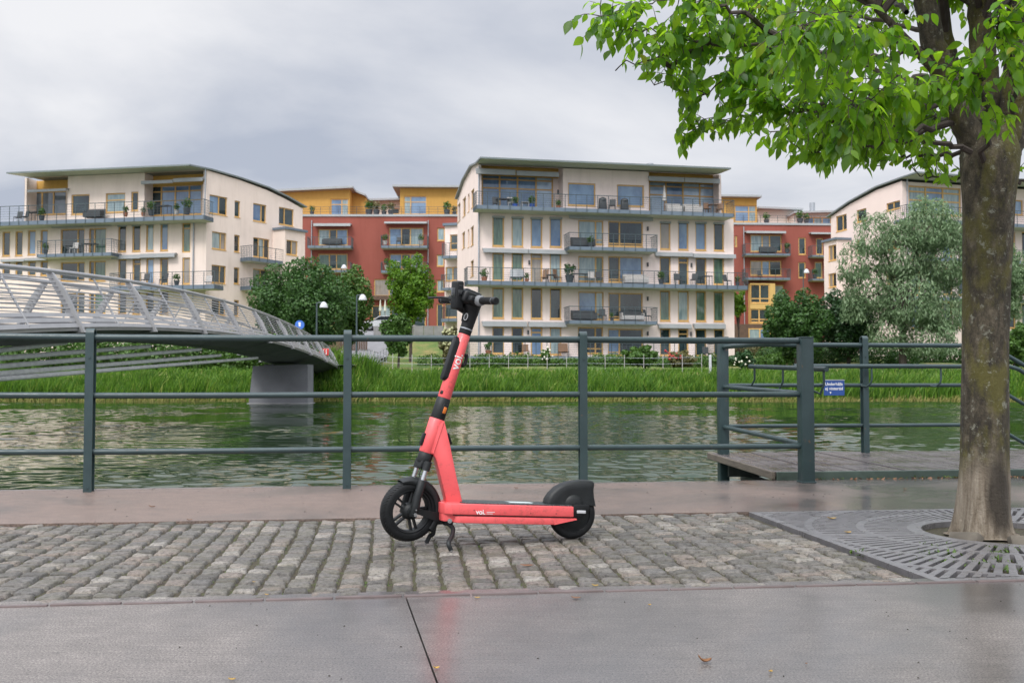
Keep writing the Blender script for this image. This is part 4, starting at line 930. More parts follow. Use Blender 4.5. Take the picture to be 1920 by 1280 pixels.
# central housing, display and phone-sized front box
mb = MB(); mb.rbox((bx_+.0, 0, hB+.008), (.105, .115, .062), .016, SM, 3); mb.build('bar_housing', BP, sco, smooth=True)
tilt = Matrix.Rotation(R(-16), 4, 'Y')
Bx = SM @ Matrix.Translation((bx_+.062, .005, hB+.004)) @ Matrix.Rotation(R(17), 4, 'Y')
mb = MB(); mb.rbox((0, 0, 0), (.042, .062, .136), .011, Bx, 3); hd = mb.build('headlamp_unit', BP, sco, smooth=True)
mb = MB(); mb.rbox((0, .0305, .012), (.024, .006, .030), .0015, Bx); mb.rbox((.0, .031, .045), (.018, .003, .008), .001, Bx); mb.rbox((.0215, 0, .012), (.004, .040, .046), .0015, Bx); mb.build('window_recess', plain('gloss_black', (.006, .007, .008), .08, coat=1), hd, smooth=True)
mb = MB(); mb.rbox((bx_-.01, 0, hB+.045), (.085, .055, .014), .005, SM @ Matrix.Identity(4)); mb.build('display', plain('display_gloss', (.01, .012, .014), .1, coat=.6), sco, smooth=True)
mb = MB()
for q in range(5): 
    y0 = -.03+q*.014; mb.tube([(bx_+.05, y0, hB-.03), (bx_+.02, y0*1.2, hB-.052), (bx_-.01, y0*.6, hB-.062), (ox+.03, y0*.4, hB-.10)], .0035, 6, SM)
mb.build('cable', BR, sco, smooth=True, ang=80)
pbt = Vector((ox+.030, .020, hs0+.078)); dbt = Vector((.72, .69, 0)).normalized(); fm = SM @ frame(Vector((0, 0, 1)).cross(dbt), Vector((0, 0, 1)), dbt, pbt)
mb = MB(); mb.rbox((0, 0, 0), (.024, .042, .012), .006, fm, 3); bb = mb.build('bell_button', BP, sco, smooth=True)
mb = MB(); k_ = [(.0085*math.cos(q), .0165*math.sin(q), .0068) for q in np.linspace(0, 2*math.pi, 25)]; mb.tube(k_, .0016, 6, fm, cap=False); mb.build('button_ring', M_['lamp_white'], bb, smooth=True)
for s2 in (1, -1):
    y = lambda v: s2*v
    mb = MB(); mb.tube([(bx_, y(.05), hB), (bx_, y(.125), hB)], .0125, 16, SM); mb.rbox((bx_, y(.085), hB-.002), (.040, .048, .034), .007, SM)
    br_ = mb.build('switch_pod', BP, sco, smooth=True)
    mb = MB(); mb.tube([(bx_, y(.112), hB), (bx_, y(.114), hB), (bx_, y(.139), hB), (bx_, y(.142), hB)], [.020, .0245, .0235, .019], 26, SM)
    for k in range(26):
        q = 2*math.pi*k/26; mb.tube([(bx_+.0245*math.cos(q), y(.115), hB+.0245*math.sin(q)), (bx_+.0235*math.cos(q), y(.138), hB+.0235*math.sin(q))], .0014, 4, SM)
    mb.build('throttle_ring' if s2 > 0 else 'grip_ring', plain('ring_grey', (.22, .23, .24), .5), sco, smooth=True)
    mb = MB(); mb.tube([(bx_, y(.140), hB), (bx_, y(.143), hB), (bx_, y(.262), hB), (bx_, y(.266), hB)], [.0145, .0165, .0165, .0145], 24, SM)
    for k in range(30): 
        q = 2*math.pi*k/30; mb.tube([(bx_+.0165*math.cos(q), y(.148), hB+.0165*math.sin(q)), (bx_+.0165*math.cos(q), y(.238), hB+.0165*math.sin(q))], .0007, 4, SM)
    gp_ = mb.build('grip', BR, sco, smooth=True)
    mb = MB(); mb.tube([(bx_, y(.250), hB), (bx_, y(.253), hB), (bx_, y(.272), hB), (bx_, y(.276), hB)], [.0170, .0182, .0182, .0155], 24, SM); mb.tube([(bx_, y(.2755), hB), (bx_, y(.277), hB)], .004, 10, SM); mb.build('bar_end', BP, gp_, smooth=True)
    mb = MB(); mb.tube([(bx_, y(.247), hB), (bx_, y(.249), hB)], .0176, 24, SM); mb.build('silver_ring', M_['silver_metal'], gp_, smooth=True)
    if s2 < 0 or s2 > 0:
        e = .285 if s2 < 0 else .16
        mb = MB(); mb.rbox((bx_+.03, y(.10), hB-.003), (.03, .035, .026), .006, SM)
        if s2 < 0: mb.tube([(bx_+.035, y(.11), hB-.004), (bx_+.055, y(.15), hB-.006), (bx_+.060, y(.22), hB-.008), (bx_+.057, y(.295), hB-.010)], [.008, .0075, .006, .008], 10, SM, flat=.8)
        mb.build('brake_lever', BP, sco, smooth=True, ang=70)
# ================================================================ APARTMENT BUILDINGS
class Fac:
    """a vertical facade plane from A to B (left to right as seen from the canal)"""
    def __init__(s, A, B):
        s.A = Vector((A[0], A[1], 0)); s.B = Vector((B[0], B[1], 0)); s.e = (s.B-s.A).normalized(); s.len = (s.B-s.A).length
        n = Vector((s.e.y, -s.e.x, 0)); s.n = n if n.dot(CP-s.A) > 0 else -n; s.holes = []
    def px(s, x, y, off=0.0):
        p = onplane(x, y, s.A+s.n*off, s.n); return (p-s.A).dot(s.e), p.z
    def P(s, a, z, off=0.0): return s.A+s.e*a+s.n*off+Vector((0, 0, z))
    def M(s): return frame(s.e, s.n, ZZ, s.A)
    def rect(s, x0, y0, x1, y1, off=0.0):
        xm = (x0+x1)/2; ym = (y0+y1)/2; a0 = s.px(x0, ym, off)[0]; a1 = s.px(x1, ym, off)[0]; z1_ = s.px(xm, y0, off)[1]; z0_ = s.px(xm, y1, off)[1]
        return round(a0*20)/20, round(a1*20)/20, round(z0_*20)/20, round(z1_*20)/20
    def win(s, root, x0, y0, x1, y1, kind='pane_dark', nx=1, ny=1, off=0.0, door=False, splits=None, rows=None, blind=False, fr=.095, dep=.16):
        a0, a1, z0_, z1_ = s.rect(x0, y0, x1, y1, off)
        if off == 0: s.holes.append((a0, a1, z0_, z1_))
        M = s.M(); mb = MB(); i0, i1 = off-dep, off-dep+.07; e = .004
        mb.bx(a0+e, a0+fr, i0, i1, z0_+e, z1_-e, M); mb.bx(a1-fr, a1-e, i0, i1, z0_+e, z1_-e, M)
        mb.bx(a0+fr, a1-fr, i0, i1, z0_+e, z0_+fr*1.3, M); mb.bx(a0+fr, a1-fr, i0, i1, z1_-fr, z1_-e, M)
        xs_ = [a0+(a1-a0)*f for f in (splits or [k/nx for k in range(1, nx)])]
        zs_ = [z0_+(z1_-z0_)*f for f in (rows or [k/ny for k in range(1, ny)])]
        for a in xs_: mb.bx(a-fr*.6, a+fr*.6, i0+.01, i1+.012, z0_+fr, z1_-fr, M)
        for z in zs_: mb.bx(a0+fr, a1-fr, i0+.012, i1-.008, z-fr*.5, z+fr*.5, M)
        if off == 0 and not door: mb.bx(a0-.03, a1+.03, -.10, .035, z0_-.05, z0_-.003, M)
        w = mb.build('door' if door else 'window', M_['frame_wood'], root)
        kinds = kind if isinstance(kind, (list, tuple)) else [kind]; edges = [a0+fr]+xs_+[a1-fr]
        for i, kd in enumerate(kinds):
            if len(kinds) > 1: p0 = edges[i] if i < len(edges)-1 else edges[-2]; p1 = edges[i+1] if i < len(kinds)-1 else edges[-1]
            else: p0, p1 = a0+fr, a1-fr
            m2 = MB(); m2.bx(p0, p1, i0+.018, i0+.03, z0_+fr, z1_-fr, M); m2.build('pane', M_[kd], w)
        if blind: m3 = MB(); m3.rbox(((a0+a1)/2, off+.05, z1_-.07), (a1-a0+.04, .12, .16), .01, M, 1); m3.build('blind_box', M_['awning_cloth'], w)
        return w
    def wall(s, zb, top):      # top: height or list of (s,z)
        T = top if isinstance(top, (list, tuple)) else [(0, top), (s.len, top)]
        zmax = max(t[1] for t in T); zmin = min(t[1] for t in T); mb = MB()
        S_ = sorted(set([0, round(s.len, 3)]+[h for q in s.holes for h in q[:2]]+[t[0] for t in T if 0 < t[0] < s.len])); Z_ = sorted(set([zb]+[h for q in s.holes for h in q[2:]]))
        def tz_(a):
            for (p, q) in zip(T[:-1], T[1:]):
                if p[0] <= a <= q[0]+1e-6: return p[1]+(q[1]-p[1])*(a-p[0])/max(1e-6, q[0]-p[0])
            return T[-1][1]
        for i in range(len(S_)-1):
            a, b = S_[i], S_[i+1]
            if b-a < 1e-4: continue
            for j in range(len(Z_)):
                z = Z_[j]; zt0, zt1 = (Z_[j+1], Z_[j+1]) if j+1 < len(Z_) else (tz_(a), tz_(b)); zt0 = min(zt0, tz_(a+1e-5)); zt1 = min(zt1, tz_(b-1e-5))
                if zt0 <= z+1e-4 and zt1 <= z+1e-4: continue
                if any(h[0]-1e-4 <= a and b <= h[1]+1e-4 and h[2]-1e-4 <= z and zt0 <= h[3]+1e-4 for h in s.holes): continue
                mb.add([s.P(a, z), s.P(b, z), s.P(b, zt1), s.P(a, zt0)], [(0, 1, 2, 3)])
        for a, b, z, y in s.holes:
            for q in ([s.P(a, z), s.P(a, y), s.P(a, y, -.2), s.P(a, z, -.2)], [s.P(b, z), s.P(b, y), s.P(b, y, -.2), s.P(b, z, -.2)], [s.P(a, y), s.P(b, y), s.P(b, y, -.2), s.P(a, y, -.2)], [s.P(a, z), s.P(b, z), s.P(b, z, -.2), s.P(a, z, -.2)]): mb.add(q, [(0, 1, 2, 3)])
        return mb
    def balcony(s, root, x0, x1, ytop, ybot, yrail, out_=1.5, side=True, name='balcony', glass=False, slabmat='slab_steel', zs=None):
        a0 = s.px(x0, ytop, out_)[0]; a1 = s.px(x1, ytop, out_)[0]; xm = (x0+x1)/2; zt = s.px(xm, ytop, out_)[1]; zb = s.px(xm, ybot, out_)[1]; zr = s.px(xm, yrail, out_)[1]; M = s.M()
        b = MB().bx(a0, a1, .003, out_, zb, zt, M).build(name, M_[slabmat], root)
        k = MB(); n = max(2, int((a1-a0)/2.1)); 
        k.bx(a0+.04, a1-.04, .05, out_-.05, zb-.03, zb-.003, M); k.build('underside', M_['soffit'], b)
        r = MB(); o_ = out_+.02; nn = max(2, round((a1-a0)/.88))
        for i in range(nn+1): a = a0+(a1-a0)*i/nn; r.bx(a-.022, a+.022, o_-.01, o_+.02, zb+.02, zr, M)
        r.bx(a0-.03, a1+.03, o_-.025, o_+.03, zr, zr+.05, M)
        for kk in range(1, 6): z = zt+(zr-zt)*kk/6; r.bx(a0, a1, o_, o_+.012, z-.008, z+.008, M)
        if side:
            for a in (a0-.012, a1+.012):
                r.bx(a-.02, a+.02, .01, o_-.03, zr+.002, zr+.045, M)
                for kk in range(1, 6): z = zt+(zr-zt)*kk/6; r.bx(a-.006, a+.006, .01, o_-.02, z-.008, z+.008, M)
                for kk in range(1, 7): y = o_*kk/7; r.bx(a-.012, a+.012, y-.012, y+.012, zb+.02, zr, M)
        r.build('balcony_rail', M_['rail_steel'], b)
        return b, zt
    def awning(s, root, x0, y0, x1, y1, out_=.45, off=0.0):
        a0, a1, z0_, z1_ = s.rect(x0, y0, x1, y1, off+out_); M = s.M(); h = z1_-z0_
        pf = [(off+.01, z1_+.05), (off+out_*.6, z1_+.02), (off+out_, z1_-.02), (off+out_+.02, z0_+.02), (off+out_-.04, z0_), (off+out_-.06, z0_+h*.45), (off+.01, z1_-.08)]
        mb = MB(); mb.prism([M @ Vector((a0, y, z)) for y, z in pf], (0, 0, 0), s.e*(a1-a0)); return mb.build('awning', M_['awning_cloth'], root, smooth=True, ang=40)
    def lamp(s, root, x, y, off=0.0):
        a, z = s.px(x, y, off); mb = MB(); mb.rbox((a, off+.08, z), (.13, .15, .34), .03, s.M()); mb.build('wall_lamp', M_['furn_dark'], root)
    def pipe(s, root, x, y0, y1, off=.09):
        a, z1_ = s.px(x, y0, off); z0_ = s.px(x, y1, off)[1]; MB().tube([s.P(a, z0_, off), s.P(a, z1_, off)], .06, 8).build('drainpipe', M_['pipe_grey'], root, smooth=True)
def zz(sc, x0, y0): return lambda x, y: (x0+x/sc, y0+y/sc)
def roof_strip(root, prof, e, a0, a1, th=.13, name='roof', mat='roof_metal', over=None):
    # prof: list of 3D points along the roof's fall; extruded sideways along e
    mb = MB(); P0 = [Vector(p)+e*a0 for p in prof]; P1 = [Vector(p)+e*a1 for p in prof]; n = len(prof); dz = Vector((0, 0, -th))
    vs = P0+P1+[p+dz for p in P0]+[p+dz for p in P1]; fs = []
    for i in range(n-1): fs += [(i, i+1, n+i+1, n+i), (2*n+i, 3*n+i, 3*n+i+1, 2*n+i+1), (i, 2*n+i, 2*n+i+1, i+1), (n+i, n+i+1, 3*n+i+1, 3*n+i)]
    fs += [(0, n, 3*n, 2*n), (n-1, 3*n-1, 4*n-1, 2*n-1)]
    mb.add(vs, fs); r = mb.build(name, M_[mat], root)
    mb = MB(); dz2 = Vector((0, 0, -th-.006)); ins = e*.12
    mb.add([P0[0]+ins+dz2, P1[0]-ins+dz2, P1[1]-ins+dz2, P0[1]+ins+dz2], [(0, 1, 2, 3)]); mb.build('eaves_underside', M_['soffit'], r); return r

# ---------------- central cream building
cb = thing('apartment_building', (8, 84, 1.5), 'central cream apartment block with curved roof, terrace floor and long steel balconies', 'building')
A = Vector((-2.63, 78, 0)); CE = Vector((5.1, 1, 0)).normalized(); B = A+CE*21.4; C_ = Vector((-4.9, 89.7, 0)); Dk = C_+CE*21.4
cf = Fac(A, B); cg = Fac(C_, A); cs = Fac(B, Dk)
c3 = zz(5.12, 840, 270); c4 = zz(5.12, 1140, 270); c5 = zz(5.333, 840, 480); c6 = zz(5.333, 1140, 480)
def W2(f, z, r, **k): (x0, y0), (x1, y1) = z(r[0], r[1]), z(r[2], r[3]); return f.win(cur, x0, y0, x1, y1, **k)
cur = cb
LX = [(923, 945.5), (959, 981.5), (995.5, 1017.5), (1031, 1053)]; RX = [(1237.3, 1257.6), (1271.5, 1291.5), (1304.5, 1324.6), (1338.3, 1358)]
def rowk(xs_, y0, y1, dy, kinds, doors=(), blind=False):
    for i, (a, b) in enumerate(xs_):
        d = i in doors; yy1 = y1+dy*i/3+(0 if not d else 3)
        cf.win(cb, a, y0+dy*i/3, b, yy1, kind=kinds[i], door=d, ny=1, rows=[.82] if d else None, blind=blind, fr=.11 if d else .095)
rowk(LX, 406, 462, 2.2, ['pane_green', 'pane_pale', 'pane_blue', 'pane_blue'], blind=True)
rowk(LX, 473.5, 527, 1, ['pane_green', 'pane_green', 'pane_tan', 'pane_pale'], (2,))
rowk(LX, 538.5, 597.5, 1, ['pane_green', 'pane_green', 'pane_dark', 'pane_dark'])
rowk(LX, 613, 664, 1, ['pane_dark', 'pane_dark', 'pane_blue', 'pane_pale'], (2,))
rowk(RX, 415, 468.5, 2.4, ['pane_tan', 'pane_blue', 'pane_blue', 'pane_dark'], blind=True)
rowk(RX, 482, 533, 1.5, ['pane_dark', 'pane_dark', 'pane_dark', 'pane_green'], (1,))
rowk(RX, 545, 602, 1, ['pane_green', 'pane_pale', 'pane_green', 'pane_green'])
rowk(RX, 616, 667, 1, ['pane_dark', 'pane_dark', 'pane_dark', 'pane_dark'], (1,))
for (y0, y1, y2, y3, k1, k2) in ((413, 459, 415, 463, ['pane_pale', 'pane_pale'], ['pane_dark', 'pane_dark']), (480, 528.5, 481, 530, ['pane_pale', 'pane_green'], ['pane_dark', 'pane_blue']), (546.5, 599, 549, 600, ['pane_blue', 'pane_pale'], ['pane_dark', 'pane_dark']), (613, 664, 616, 666, ['pane_dark', 'pane_dark'], ['pane_blue', 'pane_dark'])):
    cf.win(cb, 1084, y0, 1131.5, y1, kind=k1, splits=[.70], rows=[.2], fr=.09); cf.win(cb, 1140.5, y2, 1205.5, y3, kind=k2, splits=[.33], rows=[.12], fr=.09)
# penthouse: middle block windows sit in the facade plane
PZ0 = cf.px(1130, 398)[1]
cf.win(cb, 1065, 343, 1117, 386.5, kind='pane_blue'); cf.win(cb, 1156.5, 347, 1208, 387, kind='pane_blue')
# glazed sides are set back: their holes are cut as open bays
ztop = cf.px(960, 300)[1]
gb = []
for (x0, y0, x1, y1) in ((902, 303, 1056, 392), (1217, 325, 1351, 404)):
    a0, a1, z0_, z1_ = cf.rect(x0, y0, x1, y1); gb.append((a0, a1, z0_, z1_)); a1 = min(a1, cf.px(1348, 350)[0]); cf.holes.append((a0, a1, z0_, 17.75))
IN = -1.5
bf = Fac(cf.A+cf.n*IN, cf.B+cf.n*IN)
for (x0, x1, y0, y1, sp) in ((903, 1037, 324, 391, [.25, .5, .76]), (1217.5, 1345, 338, 402, [.25, .5, .75])):
    a0, a1, z0_, z1_ = bf.rect(x0, y0, x1, y1)
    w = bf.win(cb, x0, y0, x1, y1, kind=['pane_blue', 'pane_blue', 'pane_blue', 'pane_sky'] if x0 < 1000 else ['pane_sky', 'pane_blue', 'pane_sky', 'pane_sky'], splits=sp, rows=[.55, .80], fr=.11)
wl = bf.wall(PZ0-.3, [(0, 18.1), (bf.px(1352, 350)[0]-.1, 18.1), (bf.px(1352, 350)[0]-.08, 14.0), (bf.len, 14.0)]); 
S0 = [v for v in wl.v]
for (a, b, z0_, z1_) in gb:
    # back wall of the bay above glazing in ochre, side cheeks in cream
    mbp = MB().add([cf.P(a, 17.2, IN+.012), cf.P(b, 17.2, IN+.012), cf.P(b, 18.1, IN+.012), cf.P(a, 18.1, IN+.012)], [(0, 1, 2, 3)])
    mbp.build('ochre_panel', M_['plaster_ochre'], cb)
wl.build('wall', M_['plaster_cream'], cb)
GT = [(0, 17.2), (4, 18.0), (8.6, 18.35), (11.9, 17.75)]
GTf = []
sR_ = cf.px(1352, 350)[0]; wallm = cf.wall(-1, [(0, 17.75), (sR_, 17.75), (sR_+.02, 14.1), (cf.len, 14.1)])
# gable (left side) windows
cg_len = cg.len
g3 = c3
for r, k in (((222, 440, 250, 610), 'pane_dark'), ((190, 480, 206, 650), 'pane_dark'), ((142, 515, 170, 690), 'pane_dark'), ((90, 575, 118, 745), 'pane_dark'), ((218, 790, 246, 970), 'pane_dark'), ((190, 820, 204, 990), 'pane_dark'), ((216, 1120, 246, 1270), 'pane_dark'), ((135, 850, 162, 1000), 'pane_dark')):
    (x0, y0), (x1, y1) = g3(*r[:2]), g3(*r[2:]); cg.win(cb, x0, y0, x1, y1, kind=k, fr=.07)
for r in ((868, 545, 880, 600), (866, 615, 878, 664)): cg.win(cb, *r, kind='pane_dark')
gtop = [(cg.px(858, 372)[0], 17.2), (cg.px(870, 334)[0], 18.0), (cg.px(885, 308)[0], 18.3), (cg.len, 17.8)]; gtop[0] = (0, 17.15)
gm = cg.wall(-1, gtop); wallm.add(gm.v, gm.f)
sm_ = cs.wall(-1, 14.1); wallm.add(sm_.v, sm_.f); gb_ = (C_-A); Q0 = A+CE*sR_; Q1 = Q0+gb_
wallm.add([Q0+ZZ*14.1, Q1+ZZ*14.1, Q1+ZZ*17.15, Q0+gb_*.35+ZZ*18.1, Q0+ZZ*17.75], [(0, 1, 2, 3, 4)]); wallm.add([Q0+ZZ*14.1, B+ZZ*14.1, Dk+ZZ*14.1, Q1+ZZ*14.1], [(0, 1, 2, 3)])
wallm.add([C_+ZZ*-1, Dk+ZZ*-1, Dk+ZZ*14.1, C_+ZZ*14.1], [(0, 1, 2, 3)]); wallm.add([C_+ZZ*14.1, Q1+ZZ*14.1, Q1+ZZ*17.15, C_+ZZ*17.15], [(0, 1, 2, 3)])
for (a, b, z0_, z1_) in gb:
    for s_ in (a, b): wallm.add([cf.P(s_, z0_, -.19), cf.P(s_, z0_, IN), cf.P(s_, 18.0, IN), cf.P(s_, 17.75, -.19)], [(0, 1, 2, 3)])
wallm.build('wall', M_['plaster_cream'], cb)
gd = (C_-A).normalized()
roof_strip(cb, [A-gd*2.3+ZZ*17.86, A+gd*.3+ZZ*17.98, A+gd*3.3+ZZ*18.42, A+gd*7.9+ZZ*18.15, A+gd*12.2+ZZ*17.3], CE, -.25, cf.px(1371, 311, 2.3)[0])
mb = MB(); q = cf.P(15.2, 18.4, -3); mb.tube([q+ZZ*-.4, q+ZZ*.55], .22, 12); mb.tube([q+ZZ*.55, q+ZZ*.7], .3, 12); mb.build('roof_vent', M_['pipe_grey'], cb)
for r in ((893, 317, 967, 327), (969, 321, 1048, 330)): cf.awning(cb, *r, out_=.3)
for r in ((1217, 331, 1283, 340), (1284, 334, 1350, 343)): cf.awning(cb, *r, out_=.3)
for r in ((1067, 402, 1224, 412), (906, 466, 990, 474), (992, 468, 1066, 476), (1229, 473, 1299, 481), (1301, 476, 1380, 484), (905, 603, 988, 612), (992, 604, 1063, 613), (1236, 607, 1297, 615), (1302, 607, 1361, 616)): cf.awning(cb, *r)
cf.balcony(cb, 893, 1376, 392, 399, 368, 1.7)
cf.balcony(cb, 1067, 1232, 463.5, 470, 439, 1.6); cf.balcony(cb, 876, 1402, 530.5, 538, 507, 1.6); cf.balcony(cb, 1067, 1232, 601, 607.5, 576, 1.6); cf.balcony(cb, 880, 1342, 668, 674.5, 643, 1.8)
for p in ((1046, 360), (1214, 429), (1214, 496), (1296, 497), (1214, 560), (1214, 625), (1295, 626), (992, 492), (990, 623)): cf.lamp(cb, *p)
cf.pipe(cb, 898, 312, 690)
# ---------------- left cream building
lb = thing('apartment_building', (-35, 90, 1.5), 'left cream apartment block with overhanging roof and four window gable, above the bridge', 'building')
cor = Vector((-25.0, 81, 0)); ld = Vector((-.98, .19, 0)).normalized(); rd = Vector((.545, .84, 0)).normalized()
LA = cor+ld*28; RE = cor+rd*10.9; lf = Fac(LA, cor); lg = Fac(cor, RE); z1 = zz(2.909, 0, 280); cur = lb
for r, k, o_ in (((388, 245, 488, 355), 'pane_dark', {}), ((575, 238, 681, 345), 'pane_pale', dict(rows=[.65])), ((715, 232, 755, 335), 'pane_dark', {})): W2(lf, z1, r, kind=k, **o_)
for i, x in enumerate((13, 82, 151, 219)): W2(lf, z1, (x, 450-i*4, x+42, 583-i*3), kind=['pane_dark', 'pane_dark', 'pane_blue', 'pane_blue'][i]); W2(lf, z1, (x, 612-i, x+42, 690), kind='pane_dark')
for i, x in enumerate((645, 721, 795, 873)):
    W2(lf, z1, (x, 412-i*3, x+44, 558-i*2), kind=['pane_dark', 'pane_dark', 'pane_pale', 'pane_blue'][i], blind=True)
    W2(lf, z1, (x, 597-i, x+44, 735), kind=['pane_dark', 'pane_dark', 'pane_blue', 'pane_dark'][i], door=(i == 1), rows=[.8] if i == 1 else None)
    W2(lf, z1, (x, 775-i, x+44, 900), kind='pane_dark')
for y0, y1, y2, y3 in ((436, 580, 430, 576), (614, 720, 610, 720), (785, 900, 785, 900)):
    W2(lf, z1, (330, y0, 460, y1), kind=['pane_dark', 'pane_dark'], splits=[.7], fr=.09); W2(lf, z1, (484, y2, 577, y3), kind=['pane_dark', 'pane_green'], splits=[.3], fr=.09)
W2(lf, z1, (994, 400, 1037, 562), kind='pane_green', rows=[.82], door=True)
for r, sp in (((994, 590, 1035, 735), None),): W2(lf, z1, r, kind='pane_tan')
# near corner windows at right end of the left facade lie on the gable side in the photograph
for r, k, sp in (((1143, 255, 1238, 355), ['pane_blue', 'pane_dark'], [.55]), ((1280, 280, 1310, 372), ['pane_dark'], None), ((1380, 300, 1452, 395), ['pane_blue', 'pane_dark'], [.65]), ((1521, 322, 1603, 415), ['pane_dark', 'pane_dark'], [.4]),
                 ((1155, 452, 1235, 548), ['pane_pale', 'pane_tan'], [.62]), ((1277, 468, 1308, 560), ['pane_dark'], None), ((1155, 632, 1233, 730), ['pane_dark', 'pane_dark'], [.6]), ((1276, 645, 1306, 736), ['pane_dark'], None),
                 ((1155, 812, 1231, 905), ['pane_dark', 'pane_dark'], [.6]), ((1276, 822, 1305, 912), ['pane_dark'], None),
                 ((1380, 485, 1468, 590), ['pane_dark', 'pane_pale', 'pane_dark'], [.35, .68]), ((1490, 492, 1532, 575), ['pane_dark'], None), ((1380, 655, 1465, 760), ['pane_green', 'pane_dark'], [.5]), ((1488, 660, 1530, 750), ['pane_dark'], None)):
    W2(lg, z1, r, kind=k, splits=sp, fr=.08)
zl = [(0, 17.95), (3.53, 17.72), (6.6, 17.35), (8.8, 16.9), (lg.len, 16.35)]
# set back glazing of the terrace floor
lb_in = Fac(lf.A+lf.n*-1.3, lf.B+lf.n*-1.3); hb_ = []
for (r, sp, kd) in (((160, 228, 360, 335), [.33, .64], ['pane_grey', 'pane_grey', 'pane_grey']), ((806, 195, 1098, 335), [.24, .5, .76], ['pane_dark', 'pane_blue', 'pane_blue', 'pane_blue'])):
    (x0, y0), (x1, y1) = z1(*r[:2]), z1(*r[2:]); a0, a1, z0_, zt_ = lf.rect(x0, y0, x1, y1+6); lf.holes.append((a0-.3, min(a1+.15, lf.len-.1), 13.9, 17.95)); hb_.append((a0-.3, min(a1+.15, lf.len-.1)))
    lb_in.win(lb, x0, y0, x1, y1+8, kind=kd, splits=sp, rows=[.5, .8] if x0 > 200 else None, fr=.10)
s45 = lf.px(46, 360)[0]; lwm = lf.wall(-1, [(0, 13.9), (s45, 13.9), (s45+.02, 17.95), (lf.len, 17.95)]); lwm.add([lf.P(s45, 13.9), lf.P(s45, 13.9, -10), lf.P(s45, 17.0, -10), lf.P(s45, 17.95)], [(0, 1, 2, 3)]); lwm.add([lf.P(0, 13.9), lf.P(s45, 13.9), lf.P(s45, 13.9, -10), lf.P(0, 13.9, -10)], [(0, 1, 2, 3)]); g_ = lg.wall(-1, zl); lwm.add(g_.v, g_.f)
bk = RE+ld*28; bq = lf.P(s45, 0, -10); lwm.add([RE+ZZ*-1, bq+ZZ*-1, bq+ZZ*16.3, RE+ZZ*16.3], [(0, 1, 2, 3)]); lwm.add([bq+ZZ*-1, bk+ZZ*-1, bk+ZZ*13.8, bq+ZZ*13.8], [(0, 1, 2, 3)]); lwm.add([LA+ZZ*-1, bk+ZZ*-1, bk+ZZ*13.8, LA+ZZ*13.9], [(0, 1, 2, 3)])
for a, b in hb_:
    for s_ in (a, b): lwm.add([lf.P(s_, 13.9, -.19), lf.P(s_, 13.9, -1.3), lf.P(s_, 17.95, -1.3), lf.P(s_, 17.95, -.19)], [(0, 1, 2, 3)])
lwm.build('wall', M_['plaster_cream_left'], lb); lb_in.wall(13.7, [(0, 13.9), (s45, 13.9), (s45+.02, 17.95), (lb_in.len, 17.95)]).build('wall', M_['plaster_cream_left'], lb)
for a, b in hb_: MB().add([lf.P(a, 17.05, -1.285), lf.P(b, 17.05, -1.285), lf.P(b, 17.93, -1.285), lf.P(a, 17.93, -1.285)], [(0, 1, 2, 3)]).build('ochre_panel', M_['plaster_ochre'], lb)
prf = [cor-rd*2.0+ZZ*18.08, cor+rd*.3+ZZ*18.12, cor+rd*3.5+ZZ*17.95, cor+rd*6.6+ZZ*17.65, cor+rd*8.9+ZZ*17.2, cor+rd*11.2+ZZ*16.6]
a_end = lf.len-lf.px(8, 333, 2)[0]
roof_strip(lb, prf, ld, -.2, a_end-.8)
q = cor+rd*7.4+ld*2+ZZ*17.6; MB().rbox(tuple(q), (1.0, .8, 1.0), .05).build('chimney', M_['pipe_grey'], lb)
for r in ((770, 168, 940, 188), (945, 155, 1105, 178), (280, 402, 452, 428), (458, 398, 608, 420), (606, 574, 762, 596), (764, 566, 950, 590), (0, 598, 130, 612), (132, 592, 258, 606), (150, 215, 360, 230)):
    (x0, y0), (x1, y1) = z1(*r[:2]), z1(*r[2:]); lf.awning(lb, x0, y0, x1, y1)
def BZ(f, rt, z, r, out_): (x0, y0) = z(r[0], r[1]); (x1, y1) = z(r[2], r[3]); yr = z(0, r[4])[1]; return f.balcony(rt, x0, x1, y0, y1, yr, out_)
BZ(lf, lb, z1, (-200, 380, 1112, 402, 298), 1.6); BZ(lf, lb, z1, (203, 566, 608, 584, 496), 1.5); BZ(lf, lb, z1, (600, 742, 1170, 764, 672), 1.5)
BZ(lg, lb, z1, (1368, 598, 1545, 618, 538), 1.3); BZ(lg, lb, z1, (1368, 752, 1545, 772, 712), 1.3)
lf.pipe(lb, 363, 412, 560); lg.pipe(lb, 385, 315, 410)
# side wing at the gable's far end
wa, wb_ = lg.P(9.0, 0, 2.2), lg.P(13.2, 0, 2.2); 
wg = Fac(lg.P(lg.px(534, 450, 1.5)[0], 0, 1.5), lg.P(lg.px(572, 450, 1.5)[0], 0, 1.5)); W2(wg, z1, (1562, 497, 1624, 578), kind=['pane_dark', 'pane_tan'], splits=[.5], fr=.08); W2(wg, z1, (1562, 680, 1620, 760), kind='pane_dark')
wm_ = wg.wall(-1, wg.px(560, 434)[1]); zt_ = wg.px(560, 434)[1]
for a in (0, wg.len): wm_.add([wg.P(a, -1), wg.P(a, -1, -1.5), wg.P(a, zt_, -1.5), wg.P(a, zt_)], [(0, 1, 2, 3)])
wm_.build('wing_wall', M_['plaster_cream_left'], lb)
mb = MB(); mb.bx(-.15, wg.len+.15, -1.4, .2, zt_, zt_+.2, wg.M()); mb.build('wing_roof', M_['slab_steel'], lb)
